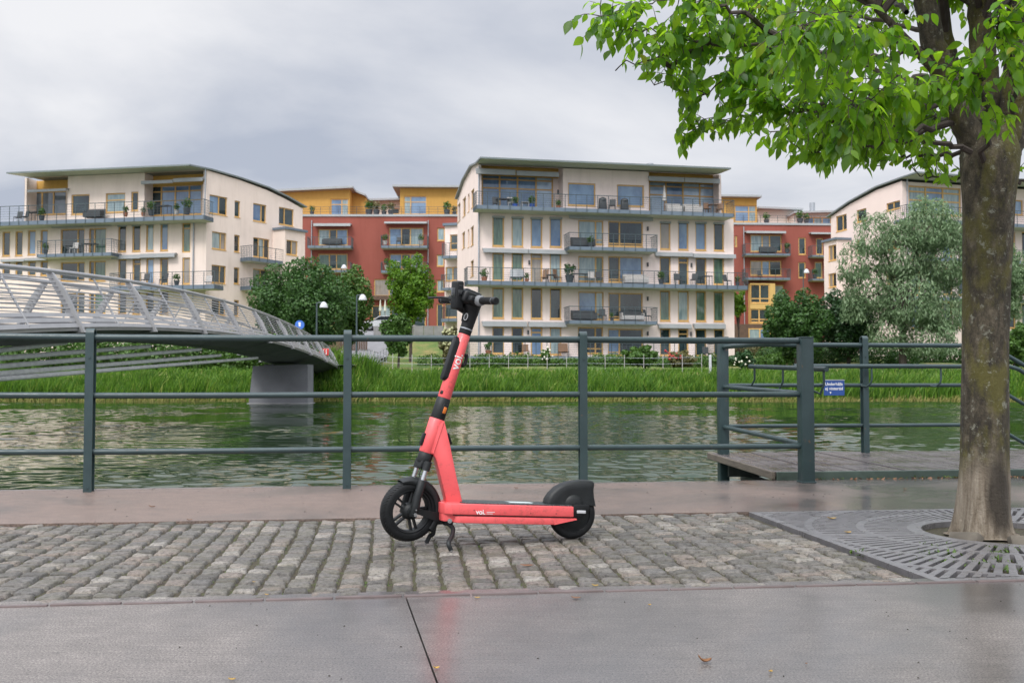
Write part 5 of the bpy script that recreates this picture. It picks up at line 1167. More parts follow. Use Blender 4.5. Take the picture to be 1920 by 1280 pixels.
# ---------------- right cream building
rb = thing('apartment_building', (45, 92, 1.5), 'cream apartment block with curved roof at the right, half hidden by the willow', 'building')
rc = Vector((33.3, 84.4, 0)); rgE = Vector((30.4, 94.4, 0)); rdd = (rgE-rc).normalized(); rfd = Vector((-rdd.y, rdd.x, 0)); rfd = rfd if rfd.x > 0 else -rfd
rg = Fac(rgE, rc); rf = Fac(rc, rc+rfd*26); z7 = zz(3.2, 1340, 300); cur = rb
for r, sp in (((728, 330, 792, 425), [.6]), ((852, 295, 910, 370), None), ((1030, 250, 1112, 300), [.5]), ((1028, 440, 1110, 540), [.5]), ((1028, 640, 1110, 740), [.5]), ((850, 480, 905, 560), None)): W2(rg, z7, r, kind='pane_dark', splits=sp, fr=.09)
W2(rf, z7, (1165, 160, 1480, 330), kind=['pane_pale', 'pane_blue', 'pane_pale'], splits=[.33, .66], rows=[.5, .8], fr=.12)
for i in range(9):
    for j, (y0, y1) in enumerate(((430, 600), (650, 810), (850, 1010))):
        x = 1180+i*95; W2(rf, z7, (x, y0, x+55, y1), kind=['pane_dark', 'pane_green', 'pane_blue', 'pane_dark'][(i+j) % 4])
W2(rf, z7, (1790, 240, 1850, 330), kind='pane_blue')
rt = [(0, 16.3), (3, 17.0), (7.0, 17.6), (rg.len, 17.75)]; rwm = rf.wall(-1, 17.7); g_ = rg.wall(-1, rt); rwm.add(g_.v, g_.f); e2 = rgE+rfd*26; e1 = rc+rfd*26
rwm.add([rgE+ZZ*-1, e2+ZZ*-1, e2+ZZ*16.3, rgE+ZZ*16.3], [(0, 1, 2, 3)]); rwm.add([e1+ZZ*-1, e2+ZZ*-1, e2+ZZ*16.3, e1+ZZ*17.7], [(0, 1, 2, 3)])
rwm.build('wall', plain('plaster_rose', (.78, .65, .60), .85, var=.05, scale=.5, spec=.2), rb)
roof_strip(rb, [rc-rdd*2.2+ZZ*18.1, rc+ZZ*18.05, rc+rdd*3.4+ZZ*17.9, rc+rdd*7.4+ZZ*17.25, rc+rdd*10.8+ZZ*16.4], rfd, -.25, 26.4)
BZ(rf, rb, z7, (1150, 375, 2200, 395, 300), 1.6); BZ(rf, rb, z7, (1280, 600, 2200, 620, 540), 1.5); BZ(rf, rb, z7, (1150, 830, 2200, 850, 760), 1.5)
rf.pipe(rb, 1701, 335, 600)
wg = Fac(rg.P(rg.px(1545, 480, 1.6)[0], 0, 1.6), rg.P(rg.px(1569.5, 480, 1.6)[0], 0, 1.6)); W2(wg, z7, (682, 512, 730, 605), kind=['pane_tan', 'pane_dark'], splits=[.5], fr=.09); W2(wg, z7, (682, 680, 730, 765), kind=['pane_tan', 'pane_dark'], splits=[.5], fr=.09)
zt_ = wg.px(1570, 449)[1]; wm_ = wg.wall(-1, zt_)
for a in (0, wg.len): wm_.add([wg.P(a, -1), wg.P(a, -1, -1.5), wg.P(a, zt_, -1.5), wg.P(a, zt_)], [(0, 1, 2, 3)])
wm_.build('wing_wall', M_['plaster_cream'], rb); mb = MB(); mb.bx(-.15, wg.len+.15, -1.45, .2, zt_, zt_+.2, wg.M()); mb.build('wing_roof', M_['slab_steel'], rb)
# ---------------- red building, left courtyard
r1 = thing('apartment_building', (-14, 114, 6), 'brick red apartment block with two ochre rooftop houses behind the left courtyard', 'building')
r1f = Fac((-34, 114), (-3, 114)); z2 = zz(3.048, 460, 300); cur = r1
for r, k, sp in (((415, 395, 585, 490), ['pane_pale', 'pane_dark', 'pane_blue'], [.38, .62]), ((822, 388, 1018, 488), ['pane_blue', 'pane_dark', 'pane_pale'], [.36, .62]), ((1096, 388, 1138, 462), ['pane_pale'], None), ((1094, 540, 1136, 608), ['pane_pale'], None), ((1094, 685, 1136, 755), ['pane_pale'], None),
                 ((415, 535, 585, 625), ['pane_green', 'pane_dark', 'pane_green'], [.38, .62]), ((822, 535, 1018, 625), ['pane_blue', 'pane_dark', 'pane_pale'], [.36, .62]), ((735, 680, 880, 780), ['pane_tan', 'pane_grey'], [.6]), ((722, 830, 880, 910), ['pane_dark', 'pane_pale', 'pane_dark'], [.3, .7]), ((960, 800, 1030, 960), ['pane_dark'], None), ((1092, 820, 1130, 960), ['pane_dark'], None)):
    W2(r1f, z2, r, kind=k, splits=sp, fr=.11)
zp = r1f.px(700, 406)[1]; wm_ = r1f.wall(2, zp); wm_.add([r1f.P(0, zp), r1f.P(r1f.len, zp), r1f.P(r1f.len, zp, -12), r1f.P(0, zp, -12)], [(0, 1, 2, 3)])
for a in (0, r1f.len): wm_.add([r1f.P(a, 2), r1f.P(a, 2, -12), r1f.P(a, zp, -12), r1f.P(a, zp)], [(0, 1, 2, 3)])
wm_.build('wall', M_['plaster_red'], r1)
mb = MB(); mb.bx(-.1, r1f.len+.1, -.2, .12, zp, zp+.25, r1f.M()); mb.build('parapet', M_['awning_cloth'], r1)
mb = MB()
for i in range(30): a = .5+i*1.04; mb.bx(a-.02, a+.02, -.1, -.06, zp+.25, zp+1.15, r1f.M())
for z in (.55, .85, 1.15): mb.bx(.3, r1f.len-.3, -.1, -.07, zp+z-.015, zp+z+.015, r1f.M())
mb.build('roof_rail', M_['rail_steel'], r1)
BZ(r1f, r1, z2, (355, 488, 605, 502, 442), 1.5); BZ(r1f, r1, z2, (775, 488, 1040, 502, 432), 1.5); BZ(r1f, r1, z2, (775, 630, 1040, 644, 585), 1.5); BZ(r1f, r1, z2, (355, 628, 600, 640, 585), 1.5)
for r in ((388, 362, 600, 378), (793, 350, 1035, 363)): (x0, y0), (x1, y1) = z2(*r[:2]), z2(*r[2:]); r1f.awning(r1, x0, y0, x1, y1, out_=.9)
for x in (379, 1045): (x0, y0) = z2(x, 345); r1f.pipe(r1, x0, y0, 620, .12)
# recessed brown ground floor strip
mb = MB(); (x0, y0), (x1, y1) = z2(715, 775), z2(950, 800); a0, a1, z0_, zt_ = r1f.rect(x0, y0, x1, y1, .4); mb.bx(a0, a1, .01, .6, z0_, zt_, r1f.M()); mb.build('canopy', M_['wood_brown'], r1)
# rooftop houses
def penthouse(rt, f, off, x0, x1, ytl, ytr, yb, mat, wins, zz_, ov=.8, label=None, name='rooftop_house', slope_=0):
    g = Fac(f.A-f.n*off, f.B-f.n*off); a0, zl_ = g.px(x0, ytl); a1, zr_ = g.px(x1, ytr); zb_2 = zp-.3; g2 = Fac(g.P(a0, 0), g.P(a1, 0)); h = MB()
    ow = [None]; par = MB(); root_ = None
    ws = []
    body_holder = MB().bx(0.05, g2.len-.05, -6.0, -.25, zb_2, min(zl_, zr_)-.05, g2.M()).build(name, M_[mat], rt)
    for r, k, sp, rw in wins: (u0, v0), (u1, v1) = zz_(*r[:2]), zz_(*r[2:]); ws.append(g2.win(rt, u0, v0, u1, v1, kind=k, splits=sp, rows=rw, fr=.10))
    w_ = g2.wall(zb_2, [(0, zl_), (g2.len, zr_)])
    for a, z in ((0, zl_), (g2.len, zr_)): w_.add([g2.P(a, zb_2), g2.P(a, zb_2, -6.2), g2.P(a, z, -6.2), g2.P(a, z)], [(0, 1, 2, 3)])
    w_.build('house_wall', M_[mat], body_holder)
    mb = MB(); e_ = g2.e; q = [g2.P(-ov, zl_, .9), g2.P(g2.len+ov*.6, zr_, .9), g2.P(g2.len+ov*.6, zr_-.2, -6.5), g2.P(-ov, zl_-.2, -6.5)]; mb.prism(q, (0, 0, .02), (0, 0, .26)); mb.build('house_roof', M_['awning_cloth'], body_holder)
penthouse(r1, r1f, 3.0, 525, 656, 362, 355, 405, 'plaster_ochre', [((488, 222, 590, 320), ['pane_blue', 'pane_pale'], [.62], [.68])], z2)
penthouse(r1, r1f, 2.5, 750, 862, 353, 354, 405, 'plaster_ochre', [((905, 205, 1036, 312), ['pane_pale', 'pane_blue'], [.3], [.68])], z2)
penthouse(r1, r1f, 5, 656, 686, 357, 370, 405, 'plaster_ochre', [], z2, .1)
penthouse(r1, r1f, 8, 686, 752, 379, 377, 405, 'plaster_pale', [((840, 275, 882, 310), 'pane_dark', None, None)], z2)
q = r1f.P(18, zp+3.6, -6); 
a, z = r1f.px(631, 352, -5); MB().tube([r1f.P(a, z-1, -5), r1f.P(a, z+.1, -5)], .45, 12).build('roof_vent', M_['pipe_grey'], r1)
# ---------------- red building, right courtyard
r2 = thing('apartment_building', (28, 118, 6), 'red apartment block with ochre bay and pale roof houses between cream blocks at right', 'building')
r2f = Fac((22, 118), (42, 119.2)); cur = r2
for r, k, sp in (((215, 450, 402, 550), ['pane_pale', 'pane_grey', 'pane_dark'], [.38, .62]), ((215, 603, 402, 695), ['pane_tan', 'pane_blue', 'pane_dark'], [.38, .62]), ((503, 465, 548, 568), ['pane_dark'], None), ((503, 612, 548, 708), ['pane_dark'], None), ((608, 468, 650, 568), ['pane_dark'], None), ((600, 612, 648, 708), ['pane_green'], None), ((122, 455, 135, 520), ['pane_green'], None), ((355, 750, 415, 850), ['pane_pale'], None)):
    W2(r2f, z7, r, kind=k, splits=sp, fr=.11)
zp2 = r2f.px(1470, 422)[1]; wm_ = r2f.wall(2, zp2); wm_.add([r2f.P(0, zp2), r2f.P(r2f.len, zp2), r2f.P(r2f.len, zp2, -12), r2f.P(0, zp2, -12)], [(0, 1, 2, 3)])
for a in (0, r2f.len): wm_.add([r2f.P(a, 2), r2f.P(a, 2, -12), r2f.P(a, zp2, -12), r2f.P(a, zp2)], [(0, 1, 2, 3)])
wm_.build('wall', M_['plaster_red'], r2)
mb = MB(); mb.bx(-.1, r2f.len+.1, -.2, .12, zp2, zp2+.25, r2f.M()); mb.build('parapet', M_['awning_cloth'], r2)
mb = MB()
for i in range(19): a = .5+i*1.04; mb.bx(a-.02, a+.02, -.1, -.06, zp2+.25, zp2+1.15, r2f.M())
for z in (.55, .85, 1.15): mb.bx(.3, r2f.len-.3, -.1, -.07, zp2+z-.015, zp2+z+.015, r2f.M())
mb.build('roof_rail', M_['rail_steel'], r2)
BZ(r2f, r2, z7, (185, 560, 455, 572, 505), 1.4); BZ(r2f, r2, z7, (185, 705, 455, 718, 655), 1.4); BZ(r2f, r2, z7, (585, 570, 720, 580, 515), 1.4); BZ(r2f, r2, z7, (585, 712, 720, 722, 660), 1.4)
for r in ((190, 425, 430, 440), (580, 432, 715, 444)): (x0, y0), (x1, y1) = z7(*r[:2]), z7(*r[2:]); r2f.awning(r2, x0, y0, x1, y1, out_=.9)
(x0, y0) = z7(175, 400); r2f.pipe(r2, x0, y0, 640, .12)
by = Fac(r2f.P(r2f.px(1403, 600)[0], 0, 1.2), r2f.P(r2f.px(1448, 600)[0], 0, 1.2))
W2(by, z7, (215, 745, 330, 860), kind=['pane_dark', 'pane_dark'], splits=[.5], rows=[.25], fr=.12); W2(by, z7, (215, 893, 322, 975), kind=['pane_dark', 'pane_dark'], splits=[.5], rows=[.25], fr=.12)
w_ = by.wall(5, by.px(1425, 531)[1]); zt_ = by.px(1425, 531)[1]
for a in (0, by.len): w_.add([by.P(a, 5), by.P(a, 5, -1.2), by.P(a, zt_, -1.2), by.P(a, zt_)], [(0, 1, 2, 3)])
w_.build('bay_wall', plain('bay_yellow', (.58, .38, .13), .7, var=.05), r2)
mb = MB(); (x0, y0), (x1, y1) = z7(120, 985), z7(400, 1100); a0, a1, z0_, zt_ = r2f.rect(x0, y0, x1, y1+40, 2.0); mb.bx(a0, a1, .02, 2.0, z0_-2, zt_, r2f.M()); pl_ = mb.build('plinth', M_['wood_brown'], r2)
gl = Fac(r2f.P(0, 0, 2.0), r2f.P(r2f.len, 0, 2.0)); W2(gl, z7, (205, 1010, 340, 1145), kind=['pane_pale', 'pane_blue'], splits=[.5], fr=.12, off=.16)
zp = zp2
penthouse(r2, r2f, 3, 1350, 1419, 371, 372, 420, 'plaster_ochre', [((122, 272, 250, 372), ['pane_blue', 'pane_pale'], [.65], [.62])], z7, .6)
penthouse(r2, r2f, 7, 1421, 1500, 393, 396, 420, 'plaster_pale', [((470, 340, 500, 375), 'pane_dark', None, None)], z7, .2)
penthouse(r2, r2f, 5, 1488, 1570, 402, 400, 420, 'plaster_pale', [((545, 345, 700, 392), ['pane_blue', 'pane_pale', 'pane_blue'], [.33, .66], None)], z7, .2)
a, z = r2f.px(1523, 383, -8); MB().tube([r2f.P(a, z-2.5, -8), r2f.P(a, z+.2, -8)], .35, 12).build('roof_vent', M_['pipe_grey'], r2)
# low balcony tower between red block and central gable
tw_ = thing('balcony_tower', (-6.5, 98, 3), 'stack of glazed cream balconies beside the central block gable', 'building')
tf = Fac((-6.6, 98), (-4.2, 97.3)); cur = tw_
W2(tf, z2, (1170, 425, 1225, 515), kind='pane_dark', rows=[.45]); W2(tf, z2, (1145, 610, 1225, 690), kind=['pane_pale', 'pane_grey'], splits=[.5]); W2(tf, z2, (1140, 820, 1225, 900), kind='pane_dark')
zt_ = tf.px(850, 423)[1]; w_ = tf.wall(2, zt_)
for a in (0, tf.len): w_.add([tf.P(a, 2), tf.P(a, 2, -5), tf.P(a, zt_, -5), tf.P(a, zt_)], [(0, 1, 2, 3)])
w_.build('wall', M_['plaster_cream'], tw_); mb = MB(); mb.bx(-.2, tf.len+.2, -5, .25, zt_, zt_+.25, tf.M()); mb.build('roof', M_['slab_steel'], tw_)
BZ(tf, tw_, z2, (1125, 545, 1255, 560, 475), 1.2); BZ(tf, tw_, z2, (1120, 728, 1255, 742, 655), 1.2); BZ(tf, tw_, z2, (1116, 905, 1255, 922, 840), 1.2)
# ================================================================ FOOTBRIDGE
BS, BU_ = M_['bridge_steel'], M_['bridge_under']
bz = lambda y: 2.5-.0018*(y-39.3)**2; bxr = lambda y: -9.62-.0245*(y-20); WB = 3.9
br = thing('footbridge', (-11.6, 40, -.5), 'arched silver steel footbridge with raked railing ribs crossing the canal at left', 'bridge')
ysb = np.linspace(9, 62.3, 55)
def sweep(prof, mb):      # prof: (dx from near edge, dz)
    vs = []; n = len(prof)
    for y in ysb:
        for dx, dz in prof: vs.append((bxr(y)+dx, y, bz(y)+dz))
    fs = [(i*n+k, i*n+(k+1) % n, (i+1)*n+(k+1) % n, (i+1)*n+k) for i in range(len(ysb)-1) for k in range(n)]+[tuple(range(n)), tuple((len(ysb)-1)*n+k for k in range(n))[::-1]]
    mb.add(vs, fs)
mb = MB(); sweep([(-.12, .0), (-.12, -.10), (-WB+.12, -.10), (-WB+.12, 0)], mb); mb.build('deck', BS, br)
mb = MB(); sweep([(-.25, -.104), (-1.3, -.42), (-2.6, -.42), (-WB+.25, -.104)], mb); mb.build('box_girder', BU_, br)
for sd, x0 in ((1, 0), (-1, -WB)):
    mb = MB()
    for z0_, z1_ in ((-.02, .07), (.10, .19), (.22, .30)): sweep([(x0-sd*(.10+z0_*.56), z0_), (x0-sd*(.10+z1_*.56), z1_), (x0-sd*(.14+z1_*.56), z1_), (x0-sd*(.14+z0_*.56), z0_)], mb)
    mb.build('kick_plate', BS, br)
    mb = MB()
    for k in range(8):
        h = .40+k*.098; pts = [(bxr(y)+x0-sd*(.10+h*.565), y, bz(y)+h) for y in ysb]; mb.tube(pts, .016, 5)
    mb.build('railing_wires', BS, br)
    MB().tube([(bxr(y)+x0-sd*.80, y, bz(y)+1.25) for y in ysb], .058, 12).build('handrail', BS, br, smooth=True, ang=70)
    for k in range(-2, 9):
        y = 22.5+4.9*k
        if y < 9.5 or y > 62: continue
        X = bxr(y)+x0; z = bz(y); mb = MB(); q = [(X+sd*.03, y, z-.14), (X-sd*.16, y, z-.16), (X-sd*.30, y, z+.18), (X-sd*.87, y, z+1.19), (X-sd*.73, y, z+1.22), (X-sd*.42, y, z+.80)]
        mb.prism(q, (0, -.05, 0), (0, .05, 0)); rb_ = mb.build('rib', BS, br)
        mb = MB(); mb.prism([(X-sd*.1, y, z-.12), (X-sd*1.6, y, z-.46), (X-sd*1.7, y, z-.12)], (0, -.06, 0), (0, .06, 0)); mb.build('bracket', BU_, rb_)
        for dy in (2.45,):
            yy = y+dy
            if yy > 62: continue
            X = bxr(yy)+x0; z = bz(yy); mb = MB(); mb.tube([(X-sd*.12, yy, z+.02), (X-sd*.80, yy, z+1.22)], .026, 6); mb.build('rail_post', BS, br)
# stay rods under the deck, fanning from a low mast foot
for (ya, xb, yb) in ((659, 160, 642), (673, 310, 649), (688, 401, 655), (701, 437, 666), (711, 503, 671)):
    px_ = Vector((-10.9, 0, 0)); a = onplane(0, ya, px_, Vector((1, 0, 0))); b = onplane(xb, yb, px_, Vector((1, 0, 0))); a = a+(a-b)*(9.0/(b-a).y if (b-a).y > 9 else 1.0); b.x -= .5
    mb = MB(); mb.tube([a.lerp(b, k/10) for k in range(11)], .058, 10); mb.build('stay_rod', M_['rod_steel'], br, smooth=True)
for dx in (-2.7,):
    for i, (yy, zo) in enumerate(((50, 0), (36, 0))):
        a = Vector((-11.45 if dx > -2 else -12.5, 8, .24)); b = Vector((bxr(yy)+dx, yy, bz(yy)-.48)); mb = MB(); pts = [a.lerp(b, k/10) for k in range(11)]; mb.tube(pts, .055 if dx > -2 else .022, 8)
        if dx > -2 and i == 0:
            pass
        mb.build('stay_rod', M_['rod_steel'] if dx > -2 else BU_, br, smooth=True)
mb = MB(); mb.tube([(-11.9, 8, -1.5), (-11.9, 8, .6)], .25, 14); mb.build('mast_foot', BS, br)
pr = thing('bridge_pier', (-12.4, 53, -.6), 'tapered grey concrete bridge pier standing in the canal', 'bridge pier')
mb = MB(); P0, P1 = aty(466, 757, 53), aty(577, 757, 53); T0, T1 = aty(474, 686, 53), aty(577, 683, 53)
mb.prism([(P0.x, 53, -1.8), (P1.x, 53, -1.8), (P1.x, 53, -.5), (T1.x, 53, T1.z), (T0.x, 53, T0.z), (P0.x, 53, -.5)], (0, 0, 0), (0, 1.5, 0)); o_ = mb.build('shaft', M_['concrete_pier'], pr)
mb = MB(); mb.rbox(((P0.x+P1.x)/2, 53.75, -.56), ((P1.x-P0.x)+.16, 1.7, .22), .03); mb.build('footing', M_['concrete'], pr)
mb = MB()
for f_ in (.25, .75): mb.rbox((T0.x+(T1.x-T0.x)*f_, 53.7, T0.z+.03), (.5, .6, .14), .02)
mb.build('bearing', BU_, pr)
# round blue path sign and red no entry plate near the far bridge end
def disc_sign(name, px, py, Y, r, mat, label, z0_):
    p = aty(px, py, Y); o = thing(name, (p.x, Y, z0_), label, 'sign'); MB().tube([(p.x, Y+.05, z0_), (p.x, Y+.05, p.z+r)], .035, 8).build('post', M_['pipe_grey'], o)
    MB().tube([(p.x, Y, p.z), (p.x, Y-.03, p.z)], r, 28).build('disc', mat, o); m = MB(); m.tube([(p.x, Y-.032, p.z-r*.1), (p.x, Y-.036, p.z-r*.1)], r*.25, 12); m.box((p.x-.0, Y-.034, p.z+r*.35), (r*.5, .006, r*.35)); m.build('symbol', M_['white_mark'], o)
disc_sign('path_sign', 562, 609, 60, .28, M_['blue_bright'], 'round blue path sign with white symbol beyond the bridge railing', 1.6)
p = aty(588, 652, 58.2); o = thing('barrier_plate', (bxr(58.2)-.25, 58.2, bz(58.2)+.5), 'red and white warning plate fixed on the bridge railing near its far end', 'sign')
mb = MB(); X_ = bxr(58.2)-.45; mb.rbox((X_+.02, 58.2, bz(58.2)+.55), (.55, .05, .40), .02); mb.build('plate', M_['red_sign'], o)
for k in range(3): MB().box((X_-.15+k*.15, 58.16, bz(58.2)+.55), (.04, .03, .30)).build('stripe', M_['white_mark'], o)
# ================================================================ COURTYARD AND BANK OBJECTS
def lamp_post(px, ptop, pbot, Y, label, arm=0):
    t_ = aty(px, ptop, Y); g_ = hz(t_.x, Y); o = thing('street_lamp', (t_.x, Y, g_), label, 'street lamp', 'white domed street lamps on the far bank'); k = 1 if arm >= 0 else -1
    MB().tube([(t_.x, Y, g_), (t_.x, Y, t_.z)], [.07, .05], 10).build('pole', M_['rail_steel'], o)
    ax = aty(px+arm, ptop, Y).x; MB().tube([(t_.x, Y, t_.z-.03), (ax, Y, t_.z+.02)], .035, 8).build('arm', M_['rail_steel'], o)
    mb = MB(); R_ = .27; vs = []; 
    mb.tube([(ax, Y, t_.z+.05), (ax, Y, t_.z-.02), (ax, Y, t_.z-.12), (ax, Y, t_.z-.27), (ax, Y, t_.z-.34), (ax, Y, t_.z-.36)], [.05, .15, .22, .27, .28, .05], 20); mb.build('lamp_shade', M_['lamp_white'], o, smooth=True, ang=60)
lamp_post(594, 567, 630, 65.5, 'white domed street lamp left of the big maple, nearer the bridge', 13); lamp_post(669, 553, 620, 67, 'white domed street lamp at the right edge of the big maple, near the white car', 11)
lamp_post(1506, 505, 600, 92, 'white domed street lamp in front of the right red block', 6); lamp_post(640, 497, 560, 92, 'white domed street lamp seen above the crown of the big maple', 5)
# white car parked in the courtyard
cp_ = aty(702, 627, 100); cx_, cy_ = cp_.x, 100; gz = hz(cx_, 100); car = thing('parked_car', (cx_, cy_, gz), 'white hatchback car parked by the courtyard wall between the trees', 'car')
cM = Matrix.Translation((cx_+1.0, cy_, gz))
body = [(-2.1, .35), (-2.15, .62), (-1.95, .85), (-1.1, .98), (-.45, 1.42), (.9, 1.47), (1.75, 1.05), (2.05, .95), (2.1, .4)]
mb = MB(); mb.prism([cM @ Vector((x, -.85, z)) for x, z in body], (0, 0, 0), (0, 1.7, 0)); mb.build('body', M_['car_paint'], car)
mb = MB(); mb.prism([cM @ Vector((x, -.863, z)) for x, z in [(-.95, 1.0), (-.38, 1.36), (.85, 1.40), (1.5, 1.06)]], (0, 0, 0), (0, .01, 0)); mb.build('side_window', M_['dark_glass'], car)
for x in (-1.35, 1.3): 
    mb = MB(); mb.tube([cM @ Vector((x, -.9, .32)), cM @ Vector((x, -.66, .32))], .32, 20); w = mb.build('wheel', BR, car); mb = MB(); mb.tube([cM @ Vector((x, -.91, .32)), cM @ Vector((x, -.90, .32))], .20, 14); mb.build('rim', M_['silver_metal'], w)
mb = MB(); mb.rbox(tuple(cM @ Vector((-2.08, -.62, .72))), (.12, .35, .14), .03); mb.build('headlight', M_['lamp_white'], car)
# low concrete retaining wall behind the car and trees
mb = MB(); a = aty(700, 640, 96); b = aty(832, 640, 96); n_ = 7
wl_ = thing('retaining_wall', ((a.x+b.x)/2, 96, hz(a.x, 96)), 'low grey concrete wall in panels below the red block', 'wall')
for i in range(n_): 
    x = a.x+(b.x-a.x)*i/n_; mb = MB(); mb.rbox((x+(b.x-a.x)/n_/2, 96, hz(x, 96)+.45), ((b.x-a.x)/n_-.04, .25, 1.3), .02); mb.build('wall_panel', M_['concrete'], wl_)
fe = thing('wooden_fence', (aty(600, 640, 89).x, 89, hz(-17, 89)), 'dark wooden fence behind the big maple in the courtyard', 'fence'); mb = MB(); a = aty(560, 640, 89); b = aty(690, 640, 89); k = 0; x = a.x
while x < b.x: mb.box((x, 89, hz(x, 89)+.6), (.13, .03, 1.3)); x += .16
mb.build('boards', M_['wood_brown'], fe)
# white post and wire fence along the shore path
pf_ = thing('wire_fence', (0, 66, 1.2), 'low fence of thin white posts and wires running along the shore above the reeds', 'fence')
x = aty(700, 700, 66).x; xe = aty(1345, 700, 66).x; wv = []; k = 0
while x < xe:
    g_ = hz(x, 66); h = 1.18; mb = MB(); mb.tube([(x, 66, g_-.1), (x, 66, g_+h)], .020, 6); mb.build('fence_post', M_['furn_pale'], pf_); wv.append((x, 66, g_)); x += 1.28; k += 1
for h in (.95, .55): MB().tube([(p[0], p[1], p[2]+h) for p in wv], .010, 4).build('wire', M_['pipe_grey'], pf_)
p = aty(1332, 700, 65.5); o = thing('bollard', (p.x, 65.5, hz(p.x, 65.5)), 'single thick white bollard in the shore grass left of the square dock post', 'bollard'); MB().tube([(p.x, 65.5, 1), (p.x, 65.5, 2.35)], .09, 12).build('shaft', M_['lamp_white'], o); MB().tube([(p.x, 65.5, 2.352), (p.x, 65.5, 2.42)], [.095, .05], 12).build('cap', M_['lamp_white'], o)
# ramp fence right of the bridge path
rf_ = thing('path_fence', (-9.6, 70, 1.6), 'slanting fence of thin pale posts beside the path at the bridge end', 'fence')
pp = [Vector((-9.7+.02*i, 63.5+i*1.5, 0)) for i in range(9)]
for p in pp: p.z = max(hz(p.x, p.y), 1.5); MB().tube([p, p+ZZ*1.2], .03, 6).build('fence_post', M_['pipe_grey'], rf_)
for h in (1.18, .8, .4): MB().tube([p+ZZ*h for p in pp], .02, 5).build('rail', M_['pipe_grey'], rf_)

# ================================================================ FAR TREES AND SHRUBS
def crown_mesh(n, blobs, size, seed, droop=0, aspect=.6, shell=.55):
    g = np.random.default_rng(seed); w = np.array([b[3]*b[4]*b[5] for b in blobs]); w = w/w.sum(); ch = g.choice(len(blobs), n, p=w); Bb = np.array(blobs)[ch]
    u = g.normal(size=(n, 3)); u /= np.linalg.norm(u, axis=1)[:, None]; r = (shell+(1-shell)*g.random(n)**.6)*(1+.07*np.sin(5*u[:, 0]*3+Bb[:, 0])+.07*np.cos(6*u[:, 2]*2.3+Bb[:, 1])); p = Bb[:, :3]+u*Bb[:, 3:6]*r[:, None]
    if droop: p[:, 2] -= droop*g.random(n)*(1-np.abs(u[:, 2]))
    nrm = u*.8+g.normal(size=(n, 3))*.7+np.array([0, 0, .4]); nrm /= np.linalg.norm(nrm, axis=1)[:, None]; t_ = np.cross(nrm, g.normal(size=(n, 3))); t_ /= np.linalg.norm(t_, axis=1)[:, None]
    if droop: t_ = t_*.5+np.array([0, 0, -1.0]); t_ -= nrm*(t_*nrm).sum(1)[:, None]; t_ /= np.linalg.norm(t_, axis=1)[:, None]+1e-6
    b_ = np.cross(nrm, t_); L_ = (size*g.uniform(.6, 1.3, n))[:, None]; Wd = L_*aspect
    V = np.stack([p-t_*L_*.5, p+b_*Wd*.5+nrm*L_*.08, p+t_*L_*.5, p-b_*Wd*.5+nrm*L_*.08], 1).reshape(-1, 3); Fq = np.arange(4*n).reshape(n, 4); return V, Fq
def clumps(cx, cy, z0_, z1_, rx, ry, n, seed, rr=(.5, .9), top=1.0):
    g = np.random.default_rng(seed); o_ = []
    for i in range(n):
        t_ = (i+.5)/n; z = z0_+(z1_-z0_)*t_; prof_ = math.sin(math.pi*min(1, .18+.82*t_)**.9)**.55 if t_ < .98 else .2; q = g.uniform(0, 2*np.pi); k = g.uniform(.25, .85); r = g.uniform(*rr)*(z1_-z0_)*.22
        o_.append((cx+math.cos(q)*rx*k*prof_, cy+math.sin(q)*ry*k*prof_, z, r*1.15, r*1.15, r*.9))
    return o_
